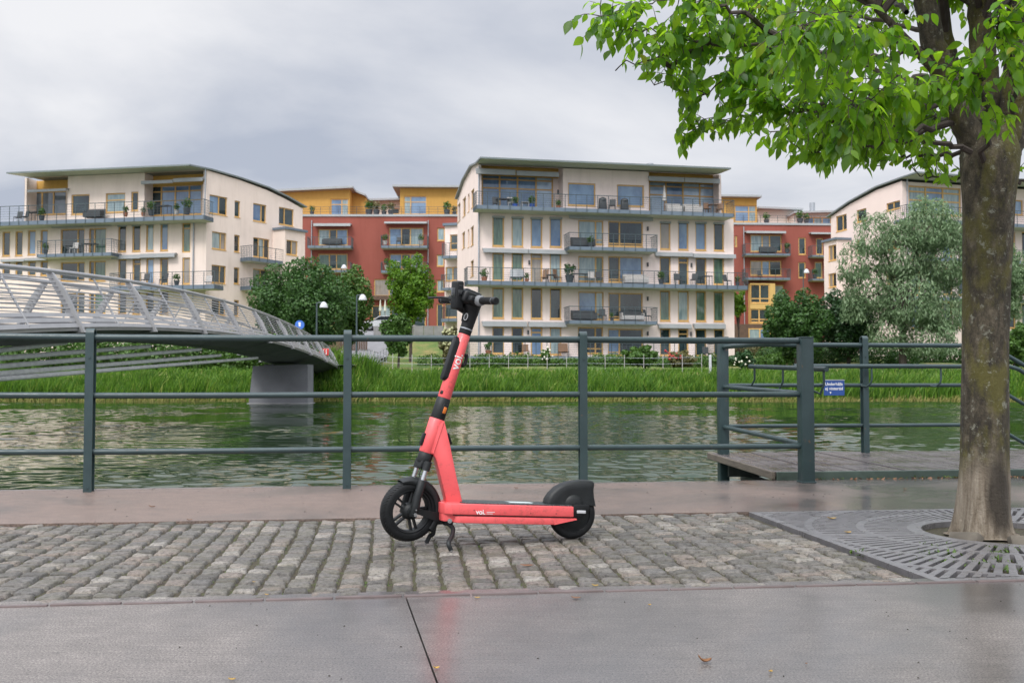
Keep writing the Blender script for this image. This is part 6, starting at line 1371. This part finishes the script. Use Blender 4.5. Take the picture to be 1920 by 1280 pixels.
def far_tree(name, px, pyt, pyb, pw, Y, mat, label, cat='tree', n=9000, size=.26, seed=1, nb=22, droop=0, aspect=.6, trunk=True, group=None, rr=(.5, .9), lobes=None):
    c = aty(px, (pyt+pyb)/2, Y); zt_ = aty(px, pyt, Y).z; zb_2 = max(aty(px, pyb, Y).z, hz(c.x, Y)); w_ = pw/2*Y/F; g_ = hz(c.x, Y)
    o = thing(name, (c.x, Y, g_), label, cat, group); r0 = w_*.45
    g0 = np.random.default_rng(seed); hz2 = (zt_-zb_2)/2; zm = zb_2+hz2; d_ = min(w_, 4.2); bl = []
    for i in range(nb):      # clumps spread over an egg-shaped crown
        t_ = 1-2*(i+.5)/nb; q = i*2.39996+g0.uniform(-.3, .3); rr_ = math.sqrt(max(0, 1-t_*t_))**.8; k = g0.uniform(.55, .86); s_ = g0.uniform(*rr)*.42*(.75+.5*(1-abs(t_)))
        bl.append((c.x+math.cos(q)*w_*k*rr_, Y+math.sin(q)*d_*k*rr_, zm+hz2*t_*.84, w_*s_, d_*s_, hz2*s_*.85))
    bl += [(c.x, Y, zm-hz2*.08, w_*.66, d_*.66, hz2*.68)]*1
    if lobes: bl = [(aty(lx, ly, Y).x, Y+g0.uniform(-1, 1), aty(lx, ly, Y).z, lw*Y/F, min(lw*Y/F, 3), lh*Y/F) for lx, ly, lw, lh in lobes]
    V, Fq = crown_mesh(n, bl, size, seed, droop, aspect); k = V[:, 2].reshape(-1, 4).min(1) > g_+.05; Fq = Fq[k]; npmesh('crown', V, Fq, M_[mat], o)
    if trunk:
        mb = MB(); tz_ = zb_2+(zt_-zb_2)*.5; rt_ = max(.09, w_*.07)
        mb.tube([(c.x, Y, g_-.1), (c.x+.05, Y, (g_+tz_)/2), (c.x, Y, tz_)], [rt_, rt_*.8, rt_*.5], 8); mb.build('trunk', M_['bark_far'], o)
        g = np.random.default_rng(seed); mb = MB()
        for b in bl[:10]: mb.tube([(c.x, Y, g_+(tz_-g_)*.5), ((c.x+b[0])/2, (Y+b[1])/2, (b[2]+tz_)/2-.3), b[:3]], [rt_*.45, rt_*.3, .03], 5)
        mb.build('limbs', M_['bark_far'], o)
    return o
far_tree('maple_tree', 566, 482, 668, 190, 72, 'leaf_maple', 'big round dark green tree beside the bridge end', n=26000, seed=3, nb=46, rr=(.45, .8), size=.24)
far_tree('maple_tree', 655, 497, 650, 90, 78, 'leaf_shrub', 'lighter olive green tree growing into the right side of the big maple', n=9000, seed=4, nb=20)
far_tree('lime_tree', 770, 472, 612, 92, 80, 'leaf_lime', 'bright green young tree in front of the left red block', n=11000, seed=5, nb=24, rr=(.5, .8), size=.24)
far_tree('garden_shrub', 747, 584, 668, 62, 70, 'leaf_shrub', 'tall leafy shrub below the bright green young tree', 'shrub', n=5500, seed=6, nb=14, trunk=True)
far_tree('maple_tree', 1492, 535, 680, 118, 72, 'leaf_maple', 'mid green round tree right of the central block behind the dock rail', n=14000, seed=8, nb=30, rr=(.5, .8), size=.24)
far_tree('dark_tree', 1590, 540, 676, 110, 74, 'leaf_dark', 'very dark green tree standing between the round tree and the willow', n=12000, seed=9, nb=26, size=.24)
far_tree('willow_tree', 1690, 378, 650, 225, 70, 'leaf_willow', 'large silvery willow with hanging foliage behind the near tree trunk', n=30000, seed=10, nb=60, droop=1.3, aspect=.28, size=.33, lobes=[(1640, 440, 38, 42), (1600, 490, 32, 40), (1735, 425, 55, 50), (1690, 470, 50, 55), (1770, 480, 50, 60), (1630, 540, 48, 48), (1700, 560, 60, 55), (1770, 575, 45, 55), (1600, 570, 26, 36), (1660, 620, 40, 36), (1735, 630, 50, 36), (1720, 390, 24, 22), (1760, 400, 24, 26), (1622, 405, 16, 18), (1668, 415, 20, 24), (1800, 440, 30, 40)])
far_tree('willow_tree', 1880, 450, 600, 100, 74, 'leaf_willow', 'silvery willow crown showing at the right edge of the picture', n=9000, seed=12, nb=20, droop=1.0, aspect=.3, size=.32)
far_tree('lime_tree', 1384, 541, 598, 36, 90, 'leaf_lime', 'small bright green tree peeking out right of the central block', n=1800, seed=13, nb=8)
far_tree('garden_shrub', 845, 610, 700, 42, 67.5, 'leaf_tan', 'pale flowering shrub behind the scooter stem', 'shrub', n=4000, seed=14, nb=12)
far_tree('garden_shrub', 1200, 646, 690, 74, 69, 'leaf_shrub', 'wide green shrub in front of the ground floor balcony of the central block', 'shrub', n=5500, seed=15, nb=14, trunk=False)
far_tree('garden_shrub', 1395, 655, 700, 46, 70, 'leaf_dark', 'dark rose shrub with white flowers behind the square dock post', 'shrub', n=2200, seed=17, nb=9, trunk=False)
far_tree('garden_shrub', 1900, 600, 690, 70, 66, 'leaf_shrub', 'green bush at the far right edge behind the ramp rail', 'shrub', n=5000, seed=18, nb=14)
far_tree('garden_shrub', 1023, 650, 690, 24, 70, 'leaf_shrub', 'small white flowering rose bush below the central block balcony', 'shrub', n=1200, seed=19, nb=6, trunk=False)
far_tree('garden_shrub', 1275, 655, 690, 60, 70, 'leaf_tan', 'rose bush with red flowers in front of the ground floor balcony', 'shrub', n=2600, seed=20, nb=10, trunk=False)
far_tree('garden_shrub', 1455, 660, 690, 34, 68, 'leaf_shrub', 'low clipped green shrub at the foot of the mid green round tree', 'shrub', n=1500, seed=21, nb=7, trunk=False)
def flowers(px, py, w, h, Y, n, mat, label, seed):
    g = np.random.default_rng(seed); mb = MB(); c = aty(px, py, Y)
    for i in range(n):
        p = aty(px+g.uniform(-w, w), py+g.uniform(-h, h), Y-g.uniform(0, .8)); r = g.uniform(.05, .10); mb.add([p+Vector((-r, 0, 0)), p+Vector((r, 0, 0)), p+Vector((0, -r, 0)), p+Vector((0, r, 0)), p+Vector((0, 0, -r)), p+Vector((0, 0, r))], [(0, 2, 5), (2, 1, 5), (1, 3, 5), (3, 0, 5), (2, 0, 4), (1, 2, 4), (3, 1, 4), (0, 3, 4)])
    tag(mb.build('rose_blooms', mat, loc=c), label, 'flowers', kind='stuff')
flowers(1025, 662, 12, 12, 69.2, 8, M_['petal_white'], 'white roses on the small bush by the balcony', 1)
flowers(1262, 665, 18, 9, 69.2, 16, M_['petal_red'], 'red roses blooming in front of the central block', 2)
flowers(1393, 676, 16, 8, 69.2, 9, M_['petal_white'], 'white roses on the dark shrub behind the square post', 3)
flowers(848, 632, 18, 22, 66.5, 60, plain('petal_cream', (.50, .50, .28), .7), 'pale cream blossom clusters on the shrub behind the scooter stem', 4)
# soil bed and low plants under the central block
g = np.random.default_rng(5)
V, Fq = crown_mesh(20000, [(x, 73.6+g.uniform(-1.2, 1), hz(x, 73.6)+.25, 1.2, .7, g.uniform(.3, .75)) for x in np.linspace(-6, 20, 26)], .17, 33)
V2, F2 = crown_mesh(42000, [(x, 71+g.uniform(-2, 2), 2.4, 1.9, 1.2, g.uniform(1.6, 2.3)) for x in np.linspace(-48, -15.5, 44)], .27, 34, shell=.2)
V3, F3 = crown_mesh(22000, [(x, 77+g.uniform(-1.5, 2), hz(x, 77)+.3, 1.4, 1.0, g.uniform(.4, 1.3)) for x in np.linspace(20, 44, 26)], .2, 35)
tag(npmesh('garden_plants', V3, F3, M_['leaf_maple']), 'green hedge and shrubs along the foot of the right cream block', 'plants', kind='stuff')
V3, F3 = crown_mesh(12000, [(x, 93+g.uniform(-1.5, 1), hz(x, 93)+.3, 1.6, 1.0, g.uniform(.4, 1.1)) for x in np.linspace(15, 31, 16)], .22, 36)
tag(npmesh('garden_plants', V3, F3, M_['leaf_tan']), 'low mixed shrubs below the right red block', 'plants', kind='stuff')
tag(npmesh('garden_plants', V2, F2, M_['leaf_shrub']), 'yellowish green wild plants on the slope under the bridge', 'plants', kind='stuff')
tag(npmesh('garden_plants', V, Fq, M_['leaf_shrub']), 'mixed low garden plants along the foot of the central block', 'plants', kind='stuff')
# ================================================================ BALCONY FURNITURE AND POT PLANTS
def on_balc(f, px, py, off): 
    p = onplane(px, py, f.A+f.n*off, f.n); return p
def pot_plant(f, px, py, off, h, mat, pot, label, leaf='leaf_shrub', seed=0, grp='pot plants on the balconies'):
    h *= .78
    p = on_balc(f, px, py, off); o = thing('pot_plant', p, label, 'pot plant', grp); r = h*.24
    MB().tube([p, p+ZZ*h*.36, p+ZZ*h*.40], [r*.7, r, r*1.05], 14).build('pot', M_[pot], o, smooth=True, ang=50)
    V, Fq = crown_mesh(150, [(p.x, p.y, p.z+h*.72, r*1.35, r*1.35, h*.36)], h*.17, seed+50, shell=.1); npmesh('leaves', V, Fq, M_[leaf], o)
def chair(f, px, py, off, mat, label, rot=0, grp='chairs on the balconies', w=.5, hh=.95):
    p = on_balc(f, px, py, off); o = thing('outdoor_chair', p, label, 'chair', grp); M = frame(f.e, f.n, ZZ, p) @ Matrix.Rotation(rot, 4, 'Z')
    MB().rbox((0, 0, .42), (w, .48, .06), .01, M).build('seat', M_[mat], o)
    mb = MB(); mb.rbox((0, 0, 0), (w, .05, hh-.42), .01, M @ Matrix.Translation((0, -.27, .70)) @ Matrix.Rotation(.18, 4, 'X')); mb.build('backrest', M_[mat], o)
    for x in (-1, 1):
        for y in (-1, 1): MB().tube([M @ Vector((x*w*.44, y*.20, .40)), M @ Vector((x*w*.47, y*.24, 0))], .02, 6).build('leg', M_[mat], o)
def table(f, px, py, off, mat, label, w=1.0, h=.74, grp='tables on the balconies'):
    p = on_balc(f, px, py, off); o = thing('outdoor_table', p, label, 'table', grp); M = frame(f.e, f.n, ZZ, p); MB().rbox((0, 0, h), (w, .7, .05), .01, M).build('tabletop', M_[mat], o)
    for x in (-1, 1):
        for y in (-1, 1): MB().tube([M @ Vector((x*w*.44, y*.30, h-.03)), M @ Vector((x*w*.44, y*.30, 0))], .025, 6).build('leg', M_[mat], o)
def sofa(f, px, py, off, mat, cush, label, w=1.9):
    p = on_balc(f, px, py, off); o = thing('outdoor_sofa', p, label, 'sofa', 'sofas on the balconies'); M = frame(f.e, f.n, ZZ, p)
    MB().rbox((0, 0, .22), (w, .75, .34), .03, M).build('base', M_[mat], o); MB().rbox((0, .03, .43), (w-.1, .65, .10), .03, M).build('cushion', M_[cush], o); MB().rbox((0, -.33, .58), (w, .14, .42), .03, M).build('backrest', M_[cush], o)
    for x in (-1, 1): MB().rbox((x*(w/2-.05), 0, .42), (.1, .7, .36), .02, M).build('armrest', M_[mat], o)
T = 'on the central roof terrace'
chair(cf, 930, 391, .7, 'furn_dark', 'dark chair at the left end of the roof terrace table, central block'); table(cf, 945, 391, .7, 'furn_dark', 'dark table at the left of the roof terrace of the central block', 1.2)
chair(cf, 958, 391, .7, 'furn_pale', 'pale chair just left of the blue pots '+T)
pot_plant(cf, 966, 391, 1.1, 1.2, None, 'pot_blue', 'plant in blue pot, left of the two '+T, seed=1); pot_plant(cf, 997, 392, 1.1, 1.3, None, 'pot_blue', 'plant in blue pot, right of the two '+T, seed=2)
pot_plant(cf, 1047, 393, 1.1, 1.0, None, 'terracotta', 'plant in terracotta pot beside the wall lamp '+T, seed=3)
table(cf, 984, 392, 1.0, 'furn_pale', 'small pale table between the two blue pots '+T, .6, .5)
def grill(f, px, py, off, label):
    p = on_balc(f, px, py, off); o = thing('barbecue_grill', p, label, 'barbecue', 'covered barbecues on the roof terrace'); M = frame(f.e, f.n, ZZ, p)
    MB().rbox((0, 0, .45), (.66, .55, .84), .12, M, 3, taper=.85).build('cover', M_['furn_dark'], o, smooth=True); MB().tube([M @ Vector((0, 0, .80)), M @ Vector((0, 0, .95)), M @ Vector((0, 0, 1.05))], [.33, .28, .10], 14).build('lid', M_['furn_dark'], o, smooth=True)
grill(cf, 1130, 394.5, 1.0, 'left of two dark covered barbecues between the terrace windows'); grill(cf, 1171, 396, 1.0, 'right of two dark covered barbecues between the terrace windows')
chair(cf, 1148, 395, .9, 'furn_dark', 'dark chair between the two covered barbecues on the terrace', .4)
sofa(cf, 1263, 399, .7, 'furn_pale', 'furn_pale', 'pale sofa left on the right part of the roof terrace, central block', 1.4); sofa(cf, 1298, 400, .7, 'furn_pale', 'furn_pale', 'pale sofa in the middle of the right glazed terrace, central block', 1.5)
chair(cf, 1326, 401, .8, 'furn_wood', 'wooden chair left of the table at the right end of the roof terrace'); table(cf, 1338, 401, .8, 'furn_wood', 'wooden table at the right end of the roof terrace, central block', .8); chair(cf, 1350, 402, .8, 'furn_wood', 'wooden chair right of the table at the right end of the roof terrace', .5)
def parasol(f, px, py, off, h, label, mat='awning_cloth', closed=True, grp='parasols on the balconies'):
    p = on_balc(f, px, py, off); o = thing('parasol', p, label, 'parasol', grp); MB().tube([p, p+ZZ*h], .03, 8).build('pole', M_['furn_wood'], o)
    MB().tube([p+ZZ*h*.42, p+ZZ*h*.55, p+ZZ*h*.98], [.17, .15, .04], 12).build('canopy', M_[mat], o, smooth=True); MB().tube([p, p+ZZ*.10], .25, 14).build('foot', M_['pot_dark'], o)
parasol(cf, 1246, 398, .9, 2.2, 'closed pale parasol before the right glazed terrace', 'furn_pale')
# first upper balcony
sofa(cf, 1093, 463, .6, 'furn_dark', 'furn_dark', 'dark sofa on the upper short balcony of the central block', 1.9); pot_plant(cf, 1107, 463, 1.2, 1.1, None, 'pot_dark', 'plant on the upper short balcony of the central block', seed=4)
# long balcony, second floor
L2 = 'on the central long balcony'
pot_plant(cf, 908, 529, 1.0, 1.3, None, 'terracotta', 'potted shrub at the left end '+L2, seed=5); chair(cf, 963, 529, .9, 'awning_cloth', 'grey folding chair, left of a pair '+L2, .3, w=.6, hh=1.15); chair(cf, 978, 529, .9, 'awning_cloth', 'grey folding chair, right of a pair '+L2, -.3, w=.6, hh=1.15)
pot_plant(cf, 988, 529, 1.2, .9, None, 'terracotta', 'terracotta pot plant beside the folding chairs '+L2, seed=6); chair(cf, 1021, 530, .9, 'furn_wood', 'wooden deck chair left of the low green table '+L2, .6, hh=1.2); table(cf, 1033, 530, .9, 'furn_dark', 'low dark green table between wooden deck chairs '+L2, .7, .6); chair(cf, 1046, 530, .9, 'furn_wood', 'wooden deck chair right of the low green table '+L2, -.6, hh=1.2)
pot_plant(cf, 1068, 530, 1.2, 1.9, None, 'pot_dark', 'tall dark potted conifer near the middle '+L2, 'leaf_dark', 7); table(cf, 1087, 531, .8, 'furn_dark', 'dark table beside the potted conifer '+L2, 1.2); chair(cf, 1110, 531, .8, 'furn_pale', 'pale chair right of the dark table '+L2); chair(cf, 1124, 531, .8, 'furn_dark', 'dark chair in front of the window post '+L2)
sofa(cf, 1192, 532, .7, 'furn_pale', 'furn_pale', 'long white sofa right of centre '+L2, 2.0); pot_plant(cf, 1240, 533, 1.2, 1.3, None, 'pot_dark', 'big leafy pot plant right of the white sofa '+L2, seed=8); chair(cf, 1271, 534, .8, 'furn_dark', 'dark chair left of the right hand door '+L2); chair(cf, 1301, 534, .8, 'furn_dark', 'dark chair right of the right hand door '+L2, .7)
table(cf, 1325, 535, .8, 'furn_dark', 'dark table near the right end '+L2, .8); chair(cf, 1364, 536, .8, 'furn_dark', 'dark chair at the right end '+L2, -.5); pot_plant(cf, 1383, 536, 1.1, 1.0, None, 'pot_dark', 'pot plant at the extreme right end '+L2, seed=9)
# lower short balcony
L1 = 'on the central lower short balcony'
sofa(cf, 1095, 600, .6, 'furn_dark', 'furn_dark', 'dark sofa left '+L1, 2.0); chair(cf, 1131, 601, .8, 'furn_dark', 'dark chair in the middle '+L1); pot_plant(cf, 1147, 601, 1.2, .8, None, 'pot_dark', 'small flowering pot '+L1, seed=10); sofa(cf, 1185, 601, .6, 'furn_pale', 'furn_dark', 'sofa with dark cushions at the right '+L1, 1.9); chair(cf, 1214, 602, .9, 'furn_dark', 'dark chair at the right end '+L1, -.8)
# ground balcony
L0 = 'on the central ground floor balcony'
pot_plant(cf, 916, 667, 1.2, 1.4, None, 'terracotta', 'pot plant at the left end '+L0, seed=11); chair(cf, 986, 668, .9, 'furn_wood', 'brown chair left of the door '+L0); chair(cf, 1057, 669, .9, 'furn_wood', 'wooden chair beside the middle windows '+L0, w=.8, hh=1.2); chair(cf, 1325, 672, .9, 'furn_dark', 'dark chair near the right end '+L0)
# left block terrace
TL = 'on the left roof terrace'
pot_plant(lf, 78, 413, 1.0, 1.3, None, 'pot_dark', 'leafy plant at the left '+TL, seed=12); chair(lf, 33, 417, .9, 'furn_dark', 'dark chair, left of the two chairs at the far left '+TL); chair(lf, 45, 416, .9, 'furn_dark', 'dark chair, right of the two chairs at the far left '+TL, .4); table(lf, 62, 415, .8, 'furn_dark', 'dark table '+TL, .9)
sofa(lf, 176, 409, .8, 'furn_dark', 'furn_dark', 'dark sofa between the two block windows '+TL, 1.6); pot_plant(lf, 235, 406, 1.1, 1.1, None, 'terracotta', 'terracotta pot plant, left of two near the corner '+TL, seed=13); pot_plant(lf, 268, 405, 1.1, .9, None, 'terracotta', 'terracotta pot plant, right of two near the corner '+TL, seed=14)
pot_plant(lf, 283, 404, 1.1, 1.4, None, 'pot_dark', 'plant in dark pot in front of the glazing '+TL, seed=15); pot_plant(lf, 350, 402, 1.1, 1.6, None, 'pot_dark', 'tall plant near the corner '+TL, seed=16); pot_plant(lf, 331, 402, 1.1, 1.1, None, 'furn_pale', 'plant in white pot near the corner '+TL, seed=17); table(lf, 308, 403, .8, 'furn_dark', 'dark table before the corner glazing '+TL, 1.0)
table(lf, 168, 474, .8, 'furn_dark', 'dark table on the upper short balcony of the left block', 1.2); chair(lf, 138, 475, .8, 'furn_pale', 'pale chair on the upper short balcony of the left block'); pot_plant(lf, 85, 476, 1.1, 1.1, None, 'pot_dark', 'pot plants at the left of the left block short balcony', seed=18)
chair(lf, 272, 534, .9, 'furn_dark', 'dark chair left on the lower long balcony of the left block'); chair(lf, 306, 534, .9, 'furn_dark', 'dark chair in the middle of the lower long balcony of the left block', .5); pot_plant(lf, 331, 535, 1.1, 1.2, None, 'pot_dark', 'green plant near the corner of the lower long balcony, left block', seed=19); chair(lf, 389, 538, .9, 'furn_pale', 'pale chair at the right end of the lower long balcony, left block')
# red block balconies
for (px, py, lb_, s_) in ((722, 459, 'pot plant at the left of the right upper balcony, left red block', 20), (789, 459, 'palm in pale pot on the right upper balcony, left red block', 21), (725, 505, 'flowering plant on the lower balcony of the left red block', 22)): pot_plant(r1f, px, py, 1.0, 1.5, None, 'furn_pale', lb_, seed=s_)
sofa(r1f, 623, 459, .7, 'furn_dark', 'furn_dark', 'dark sofa on the left upper balcony of the left red block', 2.2); chair(r1f, 748, 459, .8, 'furn_dark', 'dark chair on the right upper balcony of the left red block'); chair(r1f, 745, 505, .8, 'furn_pale', 'white chair on the lower balcony of the left red block')
for k, (px, h) in enumerate(((692, 2.2), (706, 2.0), (720, 1.6), (733, 1.9), (838, 2.0), (852, 1.4), (585, 1.4))): pot_plant(r1f, px, 404, -1.2, h, None, 'pot_dark', ['tall shrub just right of the left ochre roof house', 'round shrub on the roof left of the pale house', 'low shrub on the roof before the pale house', 'airy shrub on the roof at the right of the pale house', 'spindly plant in front of the right ochre roof house', 'small bush at the right end of the left red roof', 'small plant on the roof left of the ochre house window'][k], seed=30+k, grp='shrubs on the red block roofs', leaf='leaf_tan' if k % 2 else 'leaf_shrub')
for k, (px, h) in enumerate(((1437, 1.7), (1500, 2.0), (1512, 1.6))): pot_plant(r2f, px, 420, -1.5, h, None, 'pot_dark', ['small flat topped pine on the right red roof', 'round shrub before the glazed pale roof house', 'second bush to the right of the round roof shrub'][k], seed=40+k, grp='shrubs on the red block roofs', leaf='leaf_shrub')
sofa(r2f, 1440, 474, .7, 'furn_dark', 'furn_dark', 'dark sofa on the upper balcony of the right red block', 2.0); pot_plant(r2f, 1476, 474, 1, 1.5, None, 'pot_dark', 'leafy plant at the right of the upper balcony, right red block', seed=44); chair(r2f, 1425, 522, .8, 'furn_dark', 'dark chair on the lower balcony of the right red block'); pot_plant(r2f, 1528, 522, 1, 1.5, None, 'pot_dark', 'pot plant on the narrow lower balcony, right red block', seed=45)
for k, px in enumerate((713, 722)): parasol(r1f, px, 598, 2.0, 2.2, ['green closed parasol, left of two outside the left red block', 'tan closed parasol, right of two outside the left red block'][k], 'soffit')
# ================================================================ FALLEN LEAVES AND SMALL DEBRIS
def fallen(px, py, s_, mat, label, rot, curl=.5):
    p = atz(px, py, .003); o = MB(); d = Vector((math.cos(rot), math.sin(rot), 0)); sd_ = Vector((-d.y, d.x, 0)); vs = []; m = 7
    for i in range(m):
        t_ = i/(m-1); w_ = math.sin(math.pi*min(1, t_*.96+.03))**.7*.30*s_; lift = curl*s_*.45*(2*t_-1)**2*(1 if t_ < .5 else .4)
        for k in (-1, 0, 1): vs.append(p+d*(t_-.5)*s_+sd_*w_*k+ZZ*(lift+abs(k)*curl*s_*.16+.001))
    fs = [(i*3+k, i*3+k+1, i*3+k+4, i*3+k+3) for i in range(m-1) for k in range(2)]
    o.add(vs, fs); top = o.build('fallen_leaf', mat, loc=p, smooth=True); md = top.modifiers.new('thickness', 'SOLIDIFY'); md.thickness = .0008; tag(top, label, 'leaf', 'fallen leaves on the paving')
DL, YL = M_['dead_leaf'], M_['yellow_leaf']
for a in ((1322, 1241, 0.037, DL, 'curled reddish brown leaf on the wet slab, largest at lower right', .1, .9), (1445, 1259, 0.017, YL, 'small yellow leaf right of the curled brown leaf', .9), (1512, 1244, 0.009, DL, 'tiny tan leaf scrap furthest right on the slab', .4), (818, 1253, 0.019, YL, 'yellow leaf lying on the slab joint', .5, .7),
          (895, 1120, 0.021, YL, 'pale yellow leaf just below the setts near the joint', .2, .2), (1080, 1121, 0.034, DL, 'flat brown leaf on the slab right of the scooter deck', 0, .3), (1218, 1134, 0.015, YL, 'small orange leaf on the slab below the setts', .7), (435, 1274, 0.019, YL, 'small yellow leaf at the bottom edge left of the joint', .3),
          (500, 1115, 0.014, YL, 'bright yellow leaf bit at the sett edge left of the scooter', 0), (285, 950, 0.037, DL, 'brown leaf on the far pavement strip left of the scooter', .2), (355, 975, 0.031, DL, 'small red brown leaf at the far edge of the setts, left', .6), (968, 915, 0.031, DL, 'brown leaf near the quay edge behind the scooter deck', .1), (1697, 917, 0.031, DL, 'small brown leaf on the far strip left of the tree', .5), (1116, 1098, 0.025, YL, 'yellow leaf on the iron edging right of the scooter', .1), (988, 1060, 0.056, DL, 'long dark leaf across the setts below the deck', .05, .15),
          (1560, 972, 0.056, YL, 'yellow leaf caught on the iron grate, far left side', .2, .3), (1590, 998, 0.043, YL, 'pale yellow leaf on the grate left of the tree', .4, .3), (476, 1091, 0.012, YL, 'tiny yellow petal between the setts', 0)): fallen(*a)
g = np.random.default_rng(77); mb = MB()
for i in range(520):
    u, v = (g.uniform(-3.5, 3.5), g.uniform(.9, VN-.05)) if i < 260 else (g.uniform(-5, 6), g.uniform(VF+.03, VQ-.02) if g.random() < .6 else g.uniform(VQ-.25, VQ))
    p = UV(u, v, .001); r = g.uniform(.0014, .0048)*(1 if i < 260 else 1.6); q = g.uniform(0, 3.14); d = Vector((math.cos(q), math.sin(q), 0)); s_ = Vector((-d.y, d.x, 0)); k = g.uniform(.35, 1)
    mb.add([p-d*r, p-s_*r*k, p+d*r, p+s_*r*k, p+ZZ*r*.7], [(0, 1, 4), (1, 2, 4), (2, 3, 4), (3, 0, 4)])
tag(mb.build('grit', plain('grit_dark', (.035, .028, .022), .8)), 'dark grit and seed specks scattered over the wet paving', 'debris', kind='stuff')
# moss and weeds: joints of the setts, grate slots, foot of the dock
def tufts(name, pts, n, h, label, mat='moss_tuft', spread=.02):
    V = []; Fq = []
    for (p, k) in pts:
        for i in range(int(n*k)):
            q = g.uniform(0, 6.28); c = Vector(p)+Vector((g.normal(0, spread), g.normal(0, spread), 0)); ln = h*g.uniform(.5, 1.3)*k; d = Vector((math.cos(q), math.sin(q), g.uniform(.4, 1.4))).normalized(); s_ = d.cross(ZZ).normalized()*ln*.22; b = len(V)
            V += [c, c+d*ln*.5+s_, c+d*ln, c+d*ln*.5-s_]; Fq.append((b, b+1, b+2, b+3))
    tag(npmesh(name, np.array([tuple(v) for v in V]), np.array(Fq), M_[mat]), label, name.replace('_', ' '), kind='stuff')
pts = []
for i in range(1500): pts.append((UV(g.uniform(-4.2, 2.05), g.uniform(VN+.02, VF-.02), -.014), g.uniform(.3, 1)))
tufts('moss', pts, 10, .011, 'green moss growing in the joints of the setts', spread=.012)
pts = [(UV(GC.x+r*math.cos(q), GC.y+r*math.sin(q), -.012), g.uniform(.4, 1.0)) for r, q in zip(g.uniform(.42, 1.15, 150), g.uniform(3.5, 5.9, 150)) if True]
tufts('grate_weeds', [p for p in pts if p[0].dot(CV) > GV0+.04], 12, .030, 'small weeds sprouting through the grate in front of the tree')
pts = [(UV(u, DV0-.05, .0), g.uniform(.3, 1)) for u in g.uniform(UG+.1, 7, 60)]
tufts('dock_weeds', pts, 6, .035, 'weeds growing along the foot of the dock', spread=.03)
mb = MB()
for i in range(260):
    p = UV(g.uniform(UG+.08, 7.5), DV0-.055-abs(g.normal(0, .035)), .004); q = g.uniform(0, 6.28); r = g.uniform(.008, .022); d = Vector((math.cos(q), math.sin(q), g.uniform(-.1, .5))); s_ = Vector((-math.sin(q), math.cos(q), g.uniform(0, .4)))*.55
    mb.add([p-d*r, p+s_*r, p+d*r+ZZ*.004, p-s_*r], [(0, 1, 2, 3)])
tag(mb.build('leaf_litter', M_['dead_leaf']), 'brown leaf litter gathered along the foot of the dock', 'leaf litter', kind='stuff')
